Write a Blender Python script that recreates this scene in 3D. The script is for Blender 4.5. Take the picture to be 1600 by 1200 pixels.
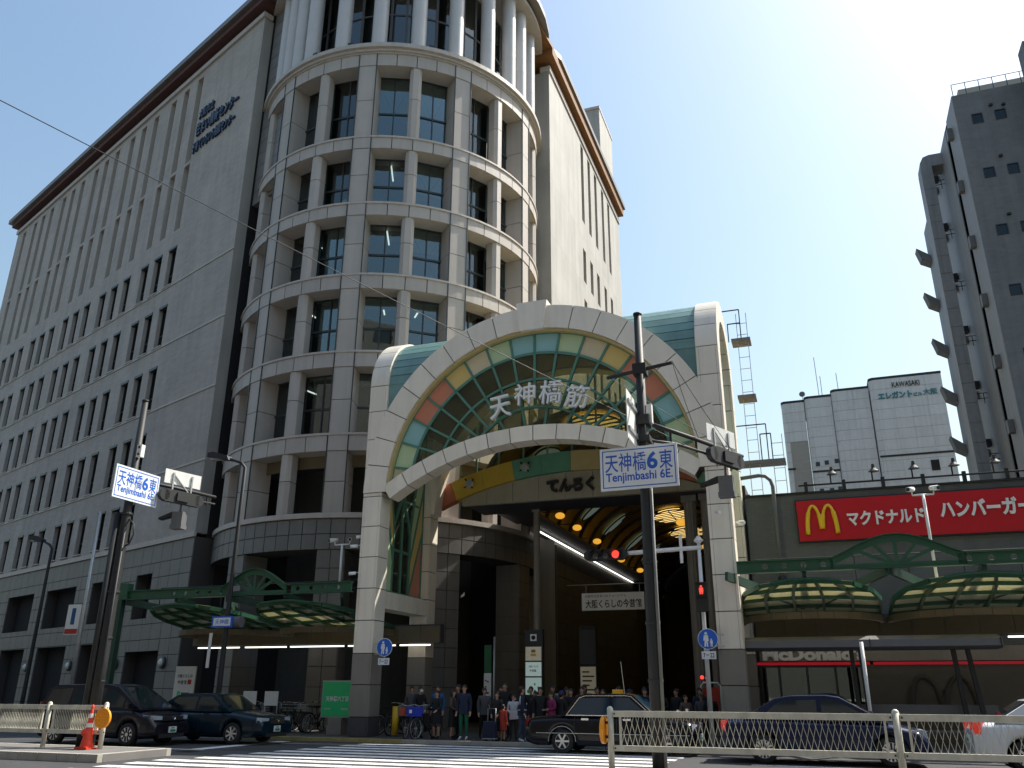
import bpy, bmesh, math, random
from mathutils import Vector, Matrix
random.seed(7)
PI = math.pi
rad = math.radians
scene = bpy.context.scene
for o in list(bpy.data.objects):
    bpy.data.objects.remove(o, do_unlink=True)
COL = scene.collection

# ------------------------------------------------------------------ camera
cam_data = bpy.data.cameras.new('camera')
cam = bpy.data.objects.new('camera', cam_data)
COL.objects.link(cam)
cam_data.sensor_width = 36.0
cam_data.lens = 1305.0 / 1600.0 * 36.0
cam_data.shift_x = -6.0 / 1600.0
cam_data.clip_end = 3000.0
cam_data.clip_start = 0.1
_p, _r = rad(20.12), rad(0.25)
_F = Vector((0, math.cos(_p), math.sin(_p)))
_U0 = Vector((0, -math.sin(_p), math.cos(_p)))
_R0 = Vector((1, 0, 0))
_R = _R0 * math.cos(_r) + _U0 * math.sin(_r)
_U = _U0 * math.cos(_r) - _R0 * math.sin(_r)
cam.matrix_world = Matrix(((_R.x, _U.x, -_F.x, 0), (_R.y, _U.y, -_F.y, 0), (_R.z, _U.z, -_F.z, 1.6), (0, 0, 0, 1)))
scene.camera = cam

# ------------------------------------------------------------------ light
SUN_EL, SUN_AZ = rad(53.0), rad(66.0)       # azimuth clockwise from +Y
world = bpy.data.worlds.new('World')
scene.world = world
world.use_nodes = True
wn = world.node_tree
wn.nodes.clear()
w_out = wn.nodes.new('ShaderNodeOutputWorld')
w_bg = wn.nodes.new('ShaderNodeBackground')
w_sky = wn.nodes.new('ShaderNodeTexSky')
w_sky.sky_type = 'NISHITA'
w_sky.sun_disc = False
w_sky.sun_elevation = SUN_EL
w_sky.sun_rotation = SUN_AZ
w_sky.air_density = 2.0
w_sky.dust_density = 3.0
w_sky.ozone_density = 4.5
wn.links.new(w_sky.outputs[0], w_bg.inputs[0])
w_bg.inputs[1].default_value = 0.094
wn.links.new(w_bg.outputs[0], w_out.inputs[0])
sun_data = bpy.data.lights.new('sun', 'SUN')
sun_data.energy = 3.9
sun_data.angle = rad(0.5)
sun_data.color = (1.0, 0.95, 0.86)
sun = bpy.data.objects.new('sun', sun_data)
COL.objects.link(sun)
SUN_DIR = Vector((math.sin(SUN_AZ) * math.cos(SUN_EL), math.cos(SUN_AZ) * math.cos(SUN_EL), math.sin(SUN_EL)))
sun.rotation_euler = SUN_DIR.to_track_quat('Z', 'Y').to_euler()
sun.location = (30, 20, 60)
scene.view_settings.view_transform = 'Standard'
scene.view_settings.look = 'None'
scene.view_settings.gamma = 1.0
scene.view_settings.use_curve_mapping = False
scene.view_settings.exposure = 0.95

# ------------------------------------------------------------------ helpers
MATS = {}
def mat(name, col, rough=0.6, metal=0.0, var=0.10, scale=3.0, bump=0.0, bscale=40.0, spec=0.5, emit=None, estr=0.0, rand=0.0, dirt=0.0, coat=0.0):
    """principled material with a noise variation of the base colour, fine bump and per-object variation"""
    m = bpy.data.materials.new(name)
    m.use_nodes = True
    nt = m.node_tree
    b = nt.nodes['Principled BSDF']
    b.inputs['Roughness'].default_value = rough
    b.inputs['Metallic'].default_value = metal
    b.inputs['Specular IOR Level'].default_value = spec
    b.inputs['Coat Weight'].default_value = coat
    tc = nt.nodes.new('ShaderNodeNewGeometry')
    last = None
    if var > 0 or rand > 0 or dirt > 0:
        rgb = nt.nodes.new('ShaderNodeRGB'); rgb.outputs[0].default_value = (*col, 1)
        last = rgb.outputs[0]
        if var > 0:
            n = nt.nodes.new('ShaderNodeTexNoise'); n.inputs['Scale'].default_value = scale; n.inputs['Detail'].default_value = 6
            n.inputs['Roughness'].default_value = 0.65
            nt.links.new(tc.outputs['Position'], n.inputs['Vector'])
            mr = nt.nodes.new('ShaderNodeMapRange'); mr.inputs[1].default_value = 0.25; mr.inputs[2].default_value = 0.75
            mr.inputs[3].default_value = 1 - var; mr.inputs[4].default_value = 1 + var
            nt.links.new(n.outputs['Fac'], mr.inputs[0])
            mx = nt.nodes.new('ShaderNodeVectorMath'); mx.operation = 'SCALE'
            nt.links.new(last, mx.inputs[0]); nt.links.new(mr.outputs[0], mx.inputs['Scale'])
            last = mx.outputs[0]
        if rand > 0:
            oi = nt.nodes.new('ShaderNodeObjectInfo')
            mr = nt.nodes.new('ShaderNodeMapRange'); mr.inputs[3].default_value = 1 - rand; mr.inputs[4].default_value = 1 + rand
            nt.links.new(oi.outputs['Random'], mr.inputs[0])
            mx = nt.nodes.new('ShaderNodeVectorMath'); mx.operation = 'SCALE'
            nt.links.new(last, mx.inputs[0]); nt.links.new(mr.outputs[0], mx.inputs['Scale'])
            last = mx.outputs[0]
        if dirt > 0:      # vertical rain streaks
            mp = nt.nodes.new('ShaderNodeMapping'); mp.inputs['Scale'].default_value = (2.2, 2.2, 0.12)
            nt.links.new(tc.outputs['Position'], mp.inputs['Vector'])
            n = nt.nodes.new('ShaderNodeTexNoise'); n.inputs['Scale'].default_value = 1.6; n.inputs['Detail'].default_value = 5
            nt.links.new(mp.outputs[0], n.inputs['Vector'])
            mr = nt.nodes.new('ShaderNodeMapRange'); mr.inputs[1].default_value = 0.45; mr.inputs[2].default_value = 0.75
            mr.inputs[3].default_value = 1.0; mr.inputs[4].default_value = 1 - dirt
            nt.links.new(n.outputs['Fac'], mr.inputs[0])
            mx = nt.nodes.new('ShaderNodeVectorMath'); mx.operation = 'SCALE'
            nt.links.new(last, mx.inputs[0]); nt.links.new(mr.outputs[0], mx.inputs['Scale'])
            last = mx.outputs[0]
        nt.links.new(last, b.inputs['Base Color'])
    else:
        b.inputs['Base Color'].default_value = (*col, 1)
    if bump > 0:
        n = nt.nodes.new('ShaderNodeTexNoise'); n.inputs['Scale'].default_value = bscale; n.inputs['Detail'].default_value = 4
        nt.links.new(tc.outputs['Position'], n.inputs['Vector'])
        bp = nt.nodes.new('ShaderNodeBump'); bp.inputs['Strength'].default_value = bump; bp.inputs['Distance'].default_value = 0.02
        nt.links.new(n.outputs['Fac'], bp.inputs['Height'])
        nt.links.new(bp.outputs[0], b.inputs['Normal'])
    if emit:
        b.inputs['Emission Color'].default_value = (*emit, 1)
        b.inputs['Emission Strength'].default_value = estr
    MATS[name] = m
    return m

def glass(name, tint, refl=0.10, rough=0.02, opaque=0.0, body=(0.02, 0.03, 0.03), ior=1.5, trans=0.5, gcol=(0.9, 0.95, 0.95)):
    """see-through tinted pane: transparent + mirror by facing angle, plus an opaque share for dirt / frit"""
    m = bpy.data.materials.new(name); m.use_nodes = True
    nt = m.node_tree; nt.nodes.clear()
    out = nt.nodes.new('ShaderNodeOutputMaterial')
    tr = nt.nodes.new('ShaderNodeBsdfTransparent'); tr.inputs[0].default_value = (*tint, 1)
    gl = nt.nodes.new('ShaderNodeBsdfGlossy'); gl.inputs['Roughness'].default_value = rough; gl.inputs['Color'].default_value = (*gcol, 1)
    geo = nt.nodes.new('ShaderNodeNewGeometry')
    no = nt.nodes.new('ShaderNodeTexNoise'); no.inputs['Scale'].default_value = 0.8
    nt.links.new(geo.outputs['Position'], no.inputs['Vector'])
    bp = nt.nodes.new('ShaderNodeBump'); bp.inputs['Strength'].default_value = 0.06; bp.inputs['Distance'].default_value = 0.05
    nt.links.new(no.outputs['Fac'], bp.inputs['Height']); nt.links.new(bp.outputs[0], gl.inputs['Normal'])
    lw = nt.nodes.new('ShaderNodeFresnel'); lw.inputs['IOR'].default_value = ior
    mr = nt.nodes.new('ShaderNodeMath'); mr.operation = 'ADD'; mr.inputs[1].default_value = refl; mr.use_clamp = True
    nt.links.new(lw.outputs[0], mr.inputs[0])
    di = nt.nodes.new('ShaderNodeBsdfDiffuse'); di.inputs[0].default_value = (*body, 1)
    tl = nt.nodes.new('ShaderNodeBsdfTranslucent'); tl.inputs[0].default_value = (*body, 1)
    dm = nt.nodes.new('ShaderNodeMixShader'); dm.inputs[0].default_value = trans
    nt.links.new(di.outputs[0], dm.inputs[1]); nt.links.new(tl.outputs[0], dm.inputs[2])
    m0 = nt.nodes.new('ShaderNodeMixShader'); m0.inputs[0].default_value = opaque
    nt.links.new(tr.outputs[0], m0.inputs[1]); nt.links.new(dm.outputs[0], m0.inputs[2])
    m1 = nt.nodes.new('ShaderNodeMixShader')
    nt.links.new(mr.outputs[0], m1.inputs[0]); nt.links.new(m0.outputs[0], m1.inputs[1]); nt.links.new(gl.outputs[0], m1.inputs[2])
    nt.links.new(m1.outputs[0], out.inputs[0])
    MATS[name] = m
    return m

def tilemat(name, col, tw, th, mortar=0.75, rough=0.7, var=0.06, plane='xz', mw=0.03, offset=0.5, bump=0.3):
    """small facing tiles too far away to be told apart one by one: brick texture in object space"""
    m = mat(name, col, rough, var=0)
    nt = m.node_tree; b = nt.nodes['Principled BSDF']
    tc = nt.nodes.new('ShaderNodeTexCoord')
    sp = nt.nodes.new('ShaderNodeSeparateXYZ'); cb = nt.nodes.new('ShaderNodeCombineXYZ')
    nt.links.new(tc.outputs['Object'], sp.inputs[0])
    nt.links.new(sp.outputs[plane[0].upper()], cb.inputs[0]); nt.links.new(sp.outputs[plane[1].upper()], cb.inputs[1])
    br = nt.nodes.new('ShaderNodeTexBrick')
    br.offset = offset
    br.inputs['Color1'].default_value = (*[c * (1 + var) for c in col], 1); br.inputs['Color2'].default_value = (*[c * (1 - var) for c in col], 1)
    br.inputs['Mortar'].default_value = (*[c * mortar for c in col], 1)
    br.inputs['Scale'].default_value = 1.0
    br.inputs['Mortar Size'].default_value = mw * min(tw, th)
    br.inputs['Brick Width'].default_value = tw; br.inputs['Row Height'].default_value = th
    nt.links.new(cb.outputs[0], br.inputs['Vector'])
    geo = nt.nodes.new('ShaderNodeNewGeometry')
    n = nt.nodes.new('ShaderNodeTexNoise'); n.inputs['Scale'].default_value = 0.5; n.inputs['Detail'].default_value = 8
    nt.links.new(geo.outputs['Position'], n.inputs['Vector'])
    mr = nt.nodes.new('ShaderNodeMapRange'); mr.inputs[1].default_value = 0.3; mr.inputs[2].default_value = 0.7; mr.inputs[3].default_value = 0.9; mr.inputs[4].default_value = 1.08
    nt.links.new(n.outputs['Fac'], mr.inputs[0])
    mx = nt.nodes.new('ShaderNodeVectorMath'); mx.operation = 'SCALE'
    nt.links.new(br.outputs['Color'], mx.inputs[0]); nt.links.new(mr.outputs[0], mx.inputs['Scale'])
    mp = nt.nodes.new('ShaderNodeMapping'); mp.inputs['Scale'].default_value = (1.6, 1.6, 0.10)
    nt.links.new(geo.outputs['Position'], mp.inputs['Vector'])
    n2 = nt.nodes.new('ShaderNodeTexNoise'); n2.inputs['Scale'].default_value = 1.3; n2.inputs['Detail'].default_value = 6
    nt.links.new(mp.outputs[0], n2.inputs['Vector'])
    mr2 = nt.nodes.new('ShaderNodeMapRange'); mr2.inputs[1].default_value = 0.42; mr2.inputs[2].default_value = 0.72; mr2.inputs[3].default_value = 1.0; mr2.inputs[4].default_value = 0.84
    nt.links.new(n2.outputs['Fac'], mr2.inputs[0])
    mx2 = nt.nodes.new('ShaderNodeVectorMath'); mx2.operation = 'SCALE'
    nt.links.new(mx.outputs[0], mx2.inputs[0]); nt.links.new(mr2.outputs[0], mx2.inputs['Scale'])
    nt.links.new(mx2.outputs[0], b.inputs['Base Color'])
    bp = nt.nodes.new('ShaderNodeBump'); bp.inputs['Strength'].default_value = bump; bp.inputs['Distance'].default_value = 0.02; bp.invert = True
    nt.links.new(br.outputs['Fac'], bp.inputs['Height']); nt.links.new(bp.outputs[0], b.inputs['Normal'])
    return m

def linkmesh(name, me, parent=None, loc=(0, 0, 0), rz=0.0, scale=None, rot=None):
    o = bpy.data.objects.new(name, me)
    COL.objects.link(o)
    o.location = loc
    o.rotation_euler = rot if rot else (0, 0, rz)
    if scale: o.scale = scale
    if parent: o.parent = parent
    return o

def tag(o, label=None, cat=None, group=None, kind=None):
    if label: o['label'] = label
    if cat: o['category'] = cat
    if group: o['group'] = group
    if kind: o['kind'] = kind
    return o

class MB:
    """mesh builder: collects shapes, builds ONE mesh object"""
    def __init__(s): s.v = []; s.f = []; s.mi = []; s.ms = []; s.sm = []; s.cur = 0; s.smooth = False
    def use(s, m):
        m = MATS[m] if isinstance(m, str) else m
        if m not in s.ms: s.ms.append(m)
        s.cur = s.ms.index(m); return s
    def face(s, idx): s.f.append(idx); s.mi.append(s.cur); s.sm.append(s.smooth)
    def add(s, vs, fs):
        b = len(s.v); s.v.extend(vs)
        for f in fs: s.face([b + i for i in f])
    def box(s, x0, x1, y0, y1, z0, z1):
        s.add([(x0, y0, z0), (x1, y0, z0), (x1, y1, z0), (x0, y1, z0), (x0, y0, z1), (x1, y0, z1), (x1, y1, z1), (x0, y1, z1)],
              [(0, 3, 2, 1), (4, 5, 6, 7), (0, 1, 5, 4), (1, 2, 6, 5), (2, 3, 7, 6), (3, 0, 4, 7)]); return s
    def cbox(s, c, d, rz=0.0, M=None):
        hx, hy, hz = d[0] / 2, d[1] / 2, d[2] / 2
        m = M if M else Matrix.Rotation(rz, 3, 'Z')
        vs = [tuple(Vector(c) + m @ Vector((sx * hx, sy * hy, sz * hz))) for sz in (-1, 1) for sx, sy in ((-1, -1), (1, -1), (1, 1), (-1, 1))]
        s.add(vs, [(0, 3, 2, 1), (4, 5, 6, 7), (0, 1, 5, 4), (1, 2, 6, 5), (2, 3, 7, 6), (3, 0, 4, 7)]); return s
    def bar(s, p0, p1, w, h=None):
        """square bar between two points"""
        h = h or w
        p0, p1 = Vector(p0), Vector(p1); d = (p1 - p0)
        L = d.length
        if L < 1e-6: return s
        q = d.to_track_quat('X', 'Z').to_matrix()
        s.cbox((p0 + p1) / 2, (L, w, h), M=q); return s
    def tube(s, pts, r, n=8, cap=True, closed=False):
        pts = [Vector(p) for p in pts]; rs = r if isinstance(r, (list, tuple)) else [r] * len(pts)
        b = len(s.v); N = len(pts); up = Vector((0, 0, 1))
        prev = None
        for i, p in enumerate(pts):
            if closed: t = (pts[(i + 1) % N] - pts[i - 1])
            else: t = pts[min(i + 1, N - 1)] - pts[max(i - 1, 0)]
            t.normalize()
            if prev is None:
                a = Vector((0, 0, 1)) if abs(t.z) < 0.9 else Vector((1, 0, 0))
                e1 = t.cross(a).normalized()
            else:
                e1 = (prev - t * prev.dot(t)).normalized()
            prev = e1
            e2 = t.cross(e1)
            for k in range(n):
                an = 2 * PI * k / n
                s.v.append(tuple(p + (e1 * math.cos(an) + e2 * math.sin(an)) * rs[i]))
        old = s.smooth; s.smooth = n > 5
        for i in range(N if closed else N - 1):
            j = (i + 1) % N
            for k in range(n):
                k2 = (k + 1) % n
                s.face([b + i * n + k, b + i * n + k2, b + j * n + k2, b + j * n + k])
        s.smooth = False
        if cap and not closed:
            s.face([b + k for k in range(n - 1, -1, -1)]); s.face([b + (N - 1) * n + k for k in range(n)])
        s.smooth = old
        return s
    def prism(s, poly, d0, d1, plane='xz', cap=True):
        """extrude a 2-D polygon: plane xz -> along y, yz -> along x, xy -> along z"""
        def P(a, b, d):
            return (a, d, b) if plane == 'xz' else ((d, a, b) if plane == 'yz' else (a, b, d))
        n = len(poly); b = len(s.v)
        s.v.extend([P(a, c, d0) for a, c in poly] + [P(a, c, d1) for a, c in poly])
        if cap:
            s.face([b + i for i in range(n)]); s.face([b + n + i for i in range(n - 1, -1, -1)])
        for i in range(n):
            j = (i + 1) % n
            s.face([b + i, b + n + i, b + n + j, b + j])
        return s
    def ringseg(s, r0, r1, z0, z1, a0, a1, n=4, c=(0, 0)):
        """solid annular sector about a vertical axis (degrees)"""
        b = len(s.v)
        for i in range(n + 1):
            an = rad(a0 + (a1 - a0) * i / n); ca, sa = math.cos(an), math.sin(an)
            for r, z in ((r0, z0), (r1, z0), (r1, z1), (r0, z1)):
                s.v.append((c[0] + r * ca, c[1] + r * sa, z))
        for i in range(n):
            for k in range(4):
                k2 = (k + 1) % 4
                s.face([b + i * 4 + k, b + (i + 1) * 4 + k, b + (i + 1) * 4 + k2, b + i * 4 + k2])
        s.face([b, b + 1, b + 2, b + 3][::-1]); s.face([b + n * 4 + k for k in range(4)])
        return s
    def archseg(s, r0, r1, y0, y1, a0, a1, n=3, c=(0, 0), plane='xz'):
        """solid annular sector in a vertical plane (degrees from +x)"""
        b = len(s.v)
        for i in range(n + 1):
            an = rad(a0 + (a1 - a0) * i / n); ca, sa = math.cos(an), math.sin(an)
            for r, y in ((r0, y0), (r1, y0), (r1, y1), (r0, y1)):
                p = (c[0] + r * ca, c[1] + r * sa)
                s.v.append((p[0], y, p[1]) if plane == 'xz' else (y, p[0], p[1]))
        for i in range(n):
            for k in range(4):
                k2 = (k + 1) % 4
                s.face([b + i * 4 + k, b + i * 4 + k2, b + (i + 1) * 4 + k2, b + (i + 1) * 4 + k])
        s.face([b, b + 1, b + 2, b + 3]); s.face([b + n * 4 + k for k in (3, 2, 1, 0)])
        return s
    def sphere(s, c, r, n=10, m=6, sc=(1, 1, 1), z0=-1.0, z1=1.0):
        b = len(s.v); a0, a1 = math.asin(z0), math.asin(z1)
        old = s.smooth; s.smooth = True
        for i in range(m + 1):
            ph = a0 + (a1 - a0) * i / m
            for k in range(n):
                th = 2 * PI * k / n
                s.v.append((c[0] + r * sc[0] * math.cos(ph) * math.cos(th), c[1] + r * sc[1] * math.cos(ph) * math.sin(th), c[2] + r * sc[2] * math.sin(ph)))
        for i in range(m):
            for k in range(n):
                k2 = (k + 1) % n
                s.face([b + i * n + k, b + i * n + k2, b + (i + 1) * n + k2, b + (i + 1) * n + k])
        s.smooth = old
        return s
    def lathe(s, prof, c, n=16, axis='z'):
        b = len(s.v); N = len(prof)
        for r, h in prof:
            for k in range(n):
                th = 2 * PI * k / n
                q = (r * math.cos(th), r * math.sin(th), h)
                if axis == 'y': q = (q[0], q[2], q[1])
                if axis == 'x': q = (q[2], q[0], q[1])
                s.v.append((c[0] + q[0], c[1] + q[1], c[2] + q[2]))
        for i in range(N - 1):
            for k in range(n):
                k2 = (k + 1) % n
                s.face([b + i * n + k, b + i * n + k2, b + (i + 1) * n + k2, b + (i + 1) * n + k])
        if prof[0][0] > 1e-4: s.face([b + k for k in range(n)])
        if prof[-1][0] > 1e-4: s.face([b + (N - 1) * n + k for k in range(n)])
        return s
    def me(s, name='mesh', fix=True):
        m = bpy.data.meshes.new(name)
        m.from_pydata([tuple(v) for v in s.v], [], s.f)
        for mm in s.ms: m.materials.append(mm)
        m.polygons.foreach_set('material_index', s.mi)
        m.polygons.foreach_set('use_smooth', s.sm)
        if fix:
            bm = bmesh.new(); bm.from_mesh(m); bmesh.ops.recalc_face_normals(bm, faces=bm.faces); bm.to_mesh(m); bm.free()
        m.update()
        return m
    def build(s, name, parent=None, loc=(0, 0, 0), rz=0.0, rot=None):
        return linkmesh(name, s.me(name), parent, loc, rz, rot=rot)

_unit = {}
def panel(name, parent, c, d, m, rz=0.0, rot=None):
    """one slab with slightly chamfered front edges, mesh data shared by material"""
    if m not in _unit:
        b = MB().use(m)
        e = 0.5
        b.box(-e, e, -e, e, -e, e)
        _unit[m] = b.me('slab')
    return linkmesh(name, _unit[m], parent, c, rz, scale=d, rot=rot)

def dup(root, **kw):
    r = root.copy(); COL.objects.link(r)
    for k, v in kw.items(): setattr(r, k, v)
    for ch in list(root.children):
        c = ch.copy(); COL.objects.link(c); c.parent = r
        for g in list(ch.children):
            d = g.copy(); COL.objects.link(d); d.parent = c
    return r

# gate frame: u along the street (to the right), v into the arcade
AZ = rad(19.6)
GU = Vector((math.cos(AZ), -math.sin(AZ), 0)); GV = Vector((math.sin(AZ), math.cos(AZ), 0))
G0 = Vector((0.5976, 28.2418, 0)); RZ = -AZ
def W(u, v, z=0.0): return G0 + GU * u + GV * v + Vector((0, 0, z))
def thing(name, label, cat, u=0, v=0, z=0, rz=0.0, group=None, world=None, wrz=None):
    o = bpy.data.objects.new(name, None); COL.objects.link(o)
    o.empty_display_size = 0.3
    o.location = W(u, v, z) if world is None else world
    o.rotation_euler = (0, 0, RZ + rz if wrz is None else wrz)
    return tag(o, label, cat, group)

_txt = {}
def text_mesh(body, w, h, depth, m, bold=0.0, slant=0.0):
    """lettering fitted to a w x h box, centred, standing in the xz plane, front towards -y"""
    key = (body, bold)
    if key not in _txt:
        cu = bpy.data.curves.new('lettering', 'FONT')
        cu.body = body; cu.size = 1.0; cu.extrude = 0.0; cu.resolution_u = 3
        cu.offset = bold; cu.fill_mode = 'FRONT'; cu.extrude = 0.5
        cu.fill_mode = 'BOTH'
        o = bpy.data.objects.new('lettering', cu); COL.objects.link(o)
        dg = bpy.context.evaluated_depsgraph_get()
        mm = bpy.data.meshes.new_from_object(o.evaluated_get(dg))
        bpy.data.objects.remove(o, do_unlink=True)
        _txt[key] = ([tuple(v.co) for v in mm.vertices], [list(p.vertices) for p in mm.polygons])
    vs, fs = _txt[key]
    x0 = min(v[0] for v in vs); x1 = max(v[0] for v in vs); y0 = min(v[1] for v in vs); y1 = max(v[1] for v in vs)
    sx = w / (x1 - x0); sy = h / (y1 - y0) if h else sx
    out = []
    for x, y, z in vs:
        Z = (y - (y0 + y1) / 2) * sy
        out.append(((x - (x0 + x1) / 2) * sx + slant * Z, -z * depth, Z))
    b = MB().use(m); b.add(out, fs)
    return b.me('lettering', fix=False)
def text(name, body, w, h, depth, m, parent, loc, rz=0.0, bold=0.0, slant=0.0, rot=None):
    return linkmesh(name, text_mesh(body, w, h, depth, m, bold, slant), parent, loc, rz, rot=rot)

def holes_wall(mb, x0, x1, z0, z1, holes, depth, y=0.0, back=True, rev=None, bk=None):
    """wall face at y with rectangular openings and reveals of the given depth"""
    xs = sorted({x0, x1} | {h[0] for h in holes} | {h[1] for h in holes}); zs = sorted({z0, z1} | {h[2] for h in holes} | {h[3] for h in holes})
    xs = [x for x in xs if x0 <= x <= x1]; zs = [z for z in zs if z0 <= z <= z1]
    for i in range(len(xs) - 1):
        run = None
        for k in range(len(zs) - 1):
            cx, cz = (xs[i] + xs[i + 1]) / 2, (zs[k] + zs[k + 1]) / 2
            ins = any(h[0] < cx < h[1] and h[2] < cz < h[3] for h in holes)
            if not ins:
                mb.add([(xs[i], y, zs[k]), (xs[i + 1], y, zs[k]), (xs[i + 1], y, zs[k + 1]), (xs[i], y, zs[k + 1])], [(0, 1, 2, 3)])
    front = mb.cur
    for a, b, c, d in holes:
        y2 = y + depth
        if rev: mb.use(rev)
        mb.add([(a, y, c), (a, y2, c), (a, y2, d), (a, y, d)], [(0, 1, 2, 3)])
        mb.add([(b, y, c), (b, y2, c), (b, y2, d), (b, y, d)], [(3, 2, 1, 0)])
        mb.add([(a, y, d), (a, y2, d), (b, y2, d), (b, y, d)], [(0, 1, 2, 3)])
        mb.add([(a, y, c), (a, y2, c), (b, y2, c), (b, y, c)], [(3, 2, 1, 0)])
        if bk: mb.use(bk)
        if back: mb.add([(a, y2, c), (b, y2, c), (b, y2, d), (a, y2, d)], [(0, 1, 2, 3)])
        mb.cur = front
    return mb

# ------------------------------------------------------------------ materials
mat('asphalt', (0.048, 0.048, 0.051), 0.85, var=0.25, scale=1.2, bump=0.35, bscale=90)
mat('paint_white', (0.72, 0.72, 0.70), 0.7, var=0.16, scale=5, bump=0.15, bscale=60)
def worn(name, under, lo, hi, scale):
    m = MATS[name]; nt = m.node_tree; b = nt.nodes['Principled BSDF']
    src = b.inputs['Base Color'].links[0].from_socket
    g = nt.nodes.new('ShaderNodeNewGeometry'); n = nt.nodes.new('ShaderNodeTexNoise'); n.inputs['Scale'].default_value = scale; n.inputs['Detail'].default_value = 9; n.inputs['Roughness'].default_value = 0.75
    nt.links.new(g.outputs['Position'], n.inputs['Vector'])
    mr = nt.nodes.new('ShaderNodeMapRange'); mr.inputs[1].default_value = lo; mr.inputs[2].default_value = hi; nt.links.new(n.outputs['Fac'], mr.inputs[0])
    mx = nt.nodes.new('ShaderNodeMix'); mx.data_type = 'RGBA'; mx.inputs[7].default_value = (*under, 1)
    nt.links.new(mr.outputs[0], mx.inputs[0]); nt.links.new(src, mx.inputs[6]); nt.links.new(mx.outputs[2], b.inputs['Base Color'])
worn('paint_white', (0.10, 0.10, 0.10), 0.52, 0.72, 2.3)
mat('asphalt_patch', (0.035, 0.035, 0.037), 0.9, var=0.2, scale=2, bump=0.4, bscale=80)
mat('iron', (0.05, 0.048, 0.045), 0.6, metal=0.5, var=0.2, scale=8)
mat('paving', (0.17, 0.16, 0.15), 0.8, var=0.18, scale=1.5, rand=0.08, bump=0.2)
mat('kerb_stone', (0.40, 0.38, 0.33), 0.85, var=0.20, scale=4, rand=0.07, bump=0.4, bscale=50)
mat('kerb_yellow', (0.36, 0.29, 0.10), 0.85, var=0.3, scale=5)
mat('stone', (0.445, 0.40, 0.355), 0.55, var=0.07, scale=0.8, rand=0.05, bump=0.06, bscale=120, dirt=0.10)
mat('stone_backing', (0.07, 0.065, 0.06), 0.9, var=0.05)
mat('stone_ledge', (0.47, 0.425, 0.38), 0.5, var=0.08, scale=2, dirt=0.12)
tilemat('wing_tile', (0.42, 0.38, 0.34), 0.55, 0.16, mortar=0.80)
tilemat('wing_tile_side', (0.41, 0.395, 0.36), 1.15, 4.0, mortar=0.82, mw=0.02, offset=0.0)
mat('wall_plain', (0.40, 0.365, 0.325), 0.7, var=0.08)
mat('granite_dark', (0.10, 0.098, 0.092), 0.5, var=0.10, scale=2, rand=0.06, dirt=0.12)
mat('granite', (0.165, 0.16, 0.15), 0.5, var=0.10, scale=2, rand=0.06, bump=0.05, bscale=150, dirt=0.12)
mat('window_frame', (0.035, 0.045, 0.045), 0.4, var=0.05)
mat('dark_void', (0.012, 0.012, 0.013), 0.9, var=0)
mat('interior', (0.06, 0.06, 0.055), 0.9, var=0.1)
mat('blind', (0.42, 0.44, 0.38), 0.9, var=0.06, rand=0.10)
glass('window_glass', (0.62, 0.70, 0.70), 0.10, gcol=(0.72, 0.80, 0.80))
mat('blind_teal', (0.56, 0.68, 0.68), 0.9, var=0.08, scale=0.6)
glass('curtain_glass', (0.12, 0.2, 0.21), 0.06, gcol=(0.38, 0.42, 0.45))
mat('roof_metal', (0.20, 0.19, 0.18), 0.5, metal=0.3, var=0.15)
mat('soffit_red', (0.10, 0.045, 0.04), 0.8, var=0.15)
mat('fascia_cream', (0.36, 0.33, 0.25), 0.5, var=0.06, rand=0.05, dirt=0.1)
mat('opposite_wall', (0.13, 0.118, 0.102), 0.7, var=0.1, scale=0.2)
mat('soffit_orange', (0.22, 0.10, 0.032), 0.7, var=0.15)
mat('column_metal', (0.52, 0.51, 0.50), 0.35, var=0.05, scale=1.0, spec=0.6)
mat('letter_blue', (0.015, 0.03, 0.07), 0.4, var=0)
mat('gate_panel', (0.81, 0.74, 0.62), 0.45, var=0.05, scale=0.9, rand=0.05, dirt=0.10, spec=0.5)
mat('gate_base', (0.24, 0.22, 0.19), 0.45, var=0.08, scale=2, rand=0.05, dirt=0.1)
mat('plinth_dark', (0.06, 0.06, 0.065), 0.5, var=0.12, scale=5)
mat('green_frame', (0.09, 0.23, 0.17), 0.45, var=0.10, scale=3)
mat('green_steel', (0.022, 0.095, 0.05), 0.42, var=0.16, scale=2.5, dirt=0.15)
mat('green_dark', (0.015, 0.05, 0.032), 0.5, var=0.1)
mat('copper_green', (0.15, 0.27, 0.25), 0.42, var=0.14, scale=2, rand=0.10, dirt=0.12)
for nm, cc in dict(aqua=(0.33, 0.58, 0.58), lime=(0.55, 0.68, 0.42), cream=(0.72, 0.62, 0.42), yellow=(0.75, 0.58, 0.22), coral=(0.66, 0.27, 0.17), pale=(0.66, 0.62, 0.42)).items():
    glass('pane_' + nm, cc, 0.0, 0.15, opaque=0.92, body=tuple(min(0.9, q * 1.2) for q in cc), ior=1.35, trans=0.22)
glass('fan_glass', (0.72, 0.74, 0.64), 0.0, 0.03, opaque=0.24, body=(0.22, 0.23, 0.16), ior=1.25)
glass('rear_glass', (0.85, 0.85, 0.78), 0.0, 0.03, opaque=0.05, body=(0.16, 0.14, 0.09), ior=1.25)
mat('arch_red', (0.42, 0.13, 0.06), 0.5, var=0.08); mat('arch_yellow', (0.55, 0.38, 0.05), 0.5, var=0.08); mat('arch_green', (0.12, 0.33, 0.22), 0.5, var=0.08); mat('arch_beige', (0.50, 0.40, 0.18), 0.5, var=0.08)
mat('soffit_slate', (0.05, 0.052, 0.065), 0.6, var=0.08)
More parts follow.
